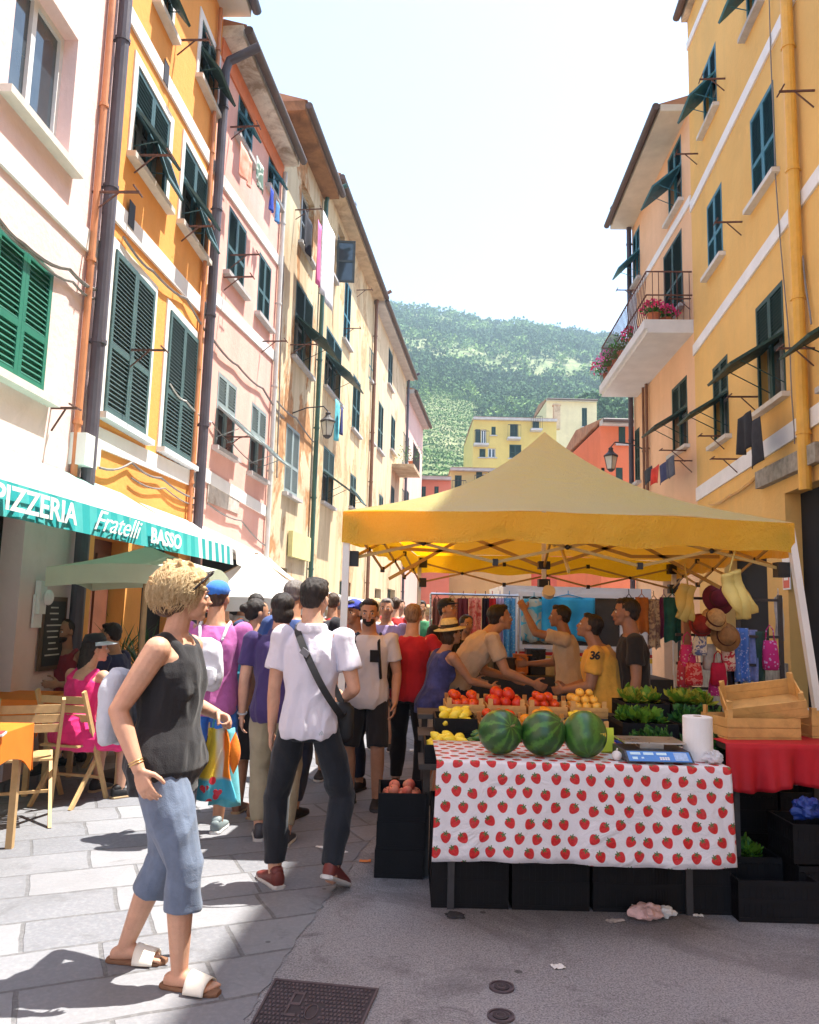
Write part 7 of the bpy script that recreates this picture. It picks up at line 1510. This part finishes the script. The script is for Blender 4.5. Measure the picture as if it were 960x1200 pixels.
W12=person('man in black cap and black t-shirt standing behind the straw hatted shopper',D(519,760,8.2).x,8.2,1.66,-130,skin='tan',hair='short',hairm=HB,hat=('cap',fb('black_cap',(.02,.02,.025))),top=('tee',fb('black_tee2',(.02,.02,.024)),-.04),bottom=('trousers',fb('dark_jeans',(.02,.03,.06))),shoes=(SB,SB),vox=.009,hpitch=-12)
me=text_mesh('NY',.045,.001,0,.8,.002); me.transform(Matrix.Rotation(R_(90),4,'X')); me.transform(Matrix.Rotation(R_(180),4,'Z')); o=bpy.data.objects.new('cap_lettering',me); COL.objects.link(o); me.materials.append(M('white_lettering')); o.parent=W12['root']; o.location=W12['hp'](0,.37,.36)
# ---- the three vendors
W13=person('vendor in pale t-shirt raising his arm to the canopy, before the van window',D(668,760,7.6).x,7.6,1.62,78,skin='dark',lean=6,hair='short',hairm=HB,top=('tee',fb('pale_tee',(.55,.42,.30)),-.04),bottom=('trousers',fb('dark_jeans',(.02,.03,.06))),shoes=(SB,SB),hands=((-.12,.42,1.56),(.16,.40,1.05)),poles=((-.5,0,-1),(.4,-.3,-1)),hpitch=-6,vox=.008)
W14=person('vendor in mustard yellow shirt bending over the fruit crates',D(714,760,6.35).x,6.35,1.55,74,skin='dark',wf=1.25,lean=12,hair='short',hairm=HB,top=('loose',fb('mustard_shirt',(.72,.38,.06),var=.2),-.07),bottom=('trousers',fb('dark_jeans',(.02,.03,.06))),shoes=(SB,SB),hands=((-.12,.34,.94),(.12,.34,.94)),poles=((-.5,-.5,-1),(.5,-.4,-.8)),hpitch=-22,vox=.0075)
me=text_mesh('36',.085,.001,.15,.9,.003); me.transform(Matrix.Rotation(R_(90),4,'X')); o=bpy.data.objects.new('shirt_number',me); COL.objects.link(o); me.materials.append(M('black_print',(.02,.02,.02))); o.parent=W14['root']
e_=W14['shs'][0].lerp(W14['elb'][0],.25); vl=Matrix.Rotation(-W14['rz'],3,'Z')@Vector((-.25,-1,0.25)).normalized(); o.location=e_+vl*.082; o.rotation_euler=(R_(-8),0,-W14['rz'])
W15=person('vendor in black t-shirt standing in profile at the right of the stall',D(744,760,6.25).x,6.25,1.66,82,skin='dark',lean=3,hair='short',hairm=HB,top=('tee',fb('black_tee',(.022,.020,.02)),-.07),bottom=('trousers',fb('dark_jeans',(.02,.03,.06))),shoes=(SB,SB),hands=((-.22,.06,.80),(.2,.1,.82)),hpitch=-4,vox=.0075,browm=HB)
# ---- seated guests
cx_,cy_=CHA
W16=person('seated woman in bright pink dress and dark sun hat on a wooden chair',cx_+.0,cy_-.02,1.60,-24,fem=1,skin='fair',wf=1.1,hipz=.515,hipy=-.0,lean=14,feet=((-.10,.40,5),(.22,.32,-20)),kneepole=(0.1,.4,1),hair='long',hairm=HB,hat=('brim',fb('black_hat',(.02,.02,.025))),top=('dress',fb('hot_pink',(.78,.03,.20),var=.2)),bottom=None,shoes=(SB,M('tan_sole')),hands=((-.15,.40,.78),(.27,.38,.80)),hpitch=-10,hyaw=-35,vox=.0072)
def stool_chair(x,y,rz,lab): folding_chair(x,y,rz,lab,lw)
c=D(76,800,7.75); stool_chair(c.x,7.8,170,'wooden chair deep in the shade under the chalkboard'); 
W17=person('seated bearded man in dark red vest facing the street in the shade',c.x,7.78,1.74,165,skin='dark',beard=1,hipz=.53,lean=4,feet=((-.14,.40,8),(.14,.42,-8)),kneepole=(0,.4,1),hair='buzz',hairm=HB,top=('tank',fb('dark_red_vest',(.22,.02,.03))),bottom=('shorts',fb('black_shorts'  ,(.02,.02,.02)),.85),shoes=(SB,SB),hands=((-.22,.38,.78),(.22,.38,.78)),vox=.009)
c=D(138,800,7.7); stool_chair(c.x,7.75,88,'wooden chair beside the orange wall, partly hidden by the blonde woman')
W18=person('seated dark haired guest in dark shirt just left of the blonde woman',c.x,7.73,1.70,82,skin='tan',hipz=.53,lean=8,feet=((-.12,.40,8),(.12,.42,-8)),kneepole=(0,.4,1),hair='short',hairm=HB,top=('tee',fb('navy_dark',(.03,.035,.10))),bottom=('shorts',fb('black_shorts',(.02,.02,.02)),.85),shoes=(SB,SB),hands=((-.2,.36,.80),(.2,.36,.80)),vox=.009)
# ---- the crowd further up the street
cols={'white':(.62,.60,.60),'red':(.5,.03,.03),'black':(.02,.02,.025),'sky blue':(.15,.35,.62),'orange':(.7,.22,.05),'grey':(.22,.22,.24),'green':(.05,.22,.1),'beige':(.45,.36,.26),'navy':(.03,.05,.14),'yellow':(.65,.5,.08),'pink':(.62,.2,.3),'lilac':(.35,.28,.5)}
CR=[(262,9.0,1.66,0,'orange',HB,0,'right beside the blue cap'),(300,8.2,1.66,40,'navy',HB,1,'looking right under the white parasol'),(354,9.2,1.7,170,'beige',HBR,0,'between the grey haired and white polo men'),(371,7.4,1.72,178,'black',HB,0,'in the gap right of the white polo man\'s head'),(389,9.5,1.72,10,'red',HBR,0,'just left of the front canopy pole'),(398,11.0,1.7,0,'white',HGR,0,'behind the front canopy pole'),
 (441,10.2,1.68,5,'white',HBL,1,'above the shoulder of the man facing the camera'),(453,9.0,1.66,180,'lilac',HGR,0,'between the cap and the red shirt'),(462,12.0,1.74,0,'red',HBR,0,'far behind left of the fair haired person'),(447,15.5,1.72,0,'sky blue',HB,0,'far off left of the red group'),(469,15.0,1.76,180,'grey',HBR,0,'far off above the red shirt'),(472,19.0,1.7,0,'white',HB,1,'very far in the sunlit street'),
 (484,17.0,1.72,0,'navy',HBR,0,'far off right of the back pole'),(494,12.0,1.70,170,'green',HB,0,'beside the back left canopy pole'),(501,15.0,1.68,0,'pink',HBL,1,'far off by the brown dresses'),(505,20.0,1.7,0,'beige',HGR,0,'very far off by the brown dresses'),(456,23.0,1.7,0,'yellow',HB,0,'at the very end of the visible street'),(430,20.0,1.72,0,'black',HB,0,'very far off on the left of the street'),
 (545,8.6,1.5,-150,'black',HB,1,'crouching forward behind the bending man'),(282,12.5,1.7,0,'white',HB,0,'far under the white awnings')]
for k,(px,Y,H,hd,cn,hm,fem,where) in enumerate(CR):
    rr=random.Random(k); person(f'{"woman" if fem else "man"} in {cn} top {where}',D(px,730,Y).x,Y,H,hd+rr.uniform(-15,15),fem=fem,skin=rr.choice(['tan','fair','tan']),hair='bob' if fem else 'short',hairm=hm,top=('tee',fb('crowd_'+cn.replace(' ','_'),cols[cn]),-.04),
      bottom=(rr.choice(['trousers','shorts']),fb('dark_jeans',(.02,.03,.06)) if k%3 else fb('beige_shorts',(.45,.33,.22))),shoes=(SB,SW),feet=((-.1,rr.uniform(-.1,.1),4),(.1,rr.uniform(-.1,.1),-4)),vox=.012 if Y<13 else .015,group='people in the crowd up the street',hat=('cap',fb('orange_cap',(.75,.25,.06))) if px==371 else None)
# ================================================================ the air between here and the hills
n=bpy.data.materials.new('haze_air'); n.use_nodes=True; t=n.node_tree
for x in list(t.nodes):
    if x.type=='BSDF_PRINCIPLED': t.nodes.remove(x)
pv=t.nodes.new('ShaderNodeVolumePrincipled'); pv.inputs['Color'].default_value=(.66,.86,1,1); pv.inputs['Density'].default_value=.00075; pv.inputs['Anisotropy'].default_value=.2
t.links.new(pv.outputs[0],t.nodes['Material Output'].inputs['Volume'])
q=MB(); q.box(-1600,1600,-500,2600,-2.5,330); tag(q.build('haze',n),kind='stuff')
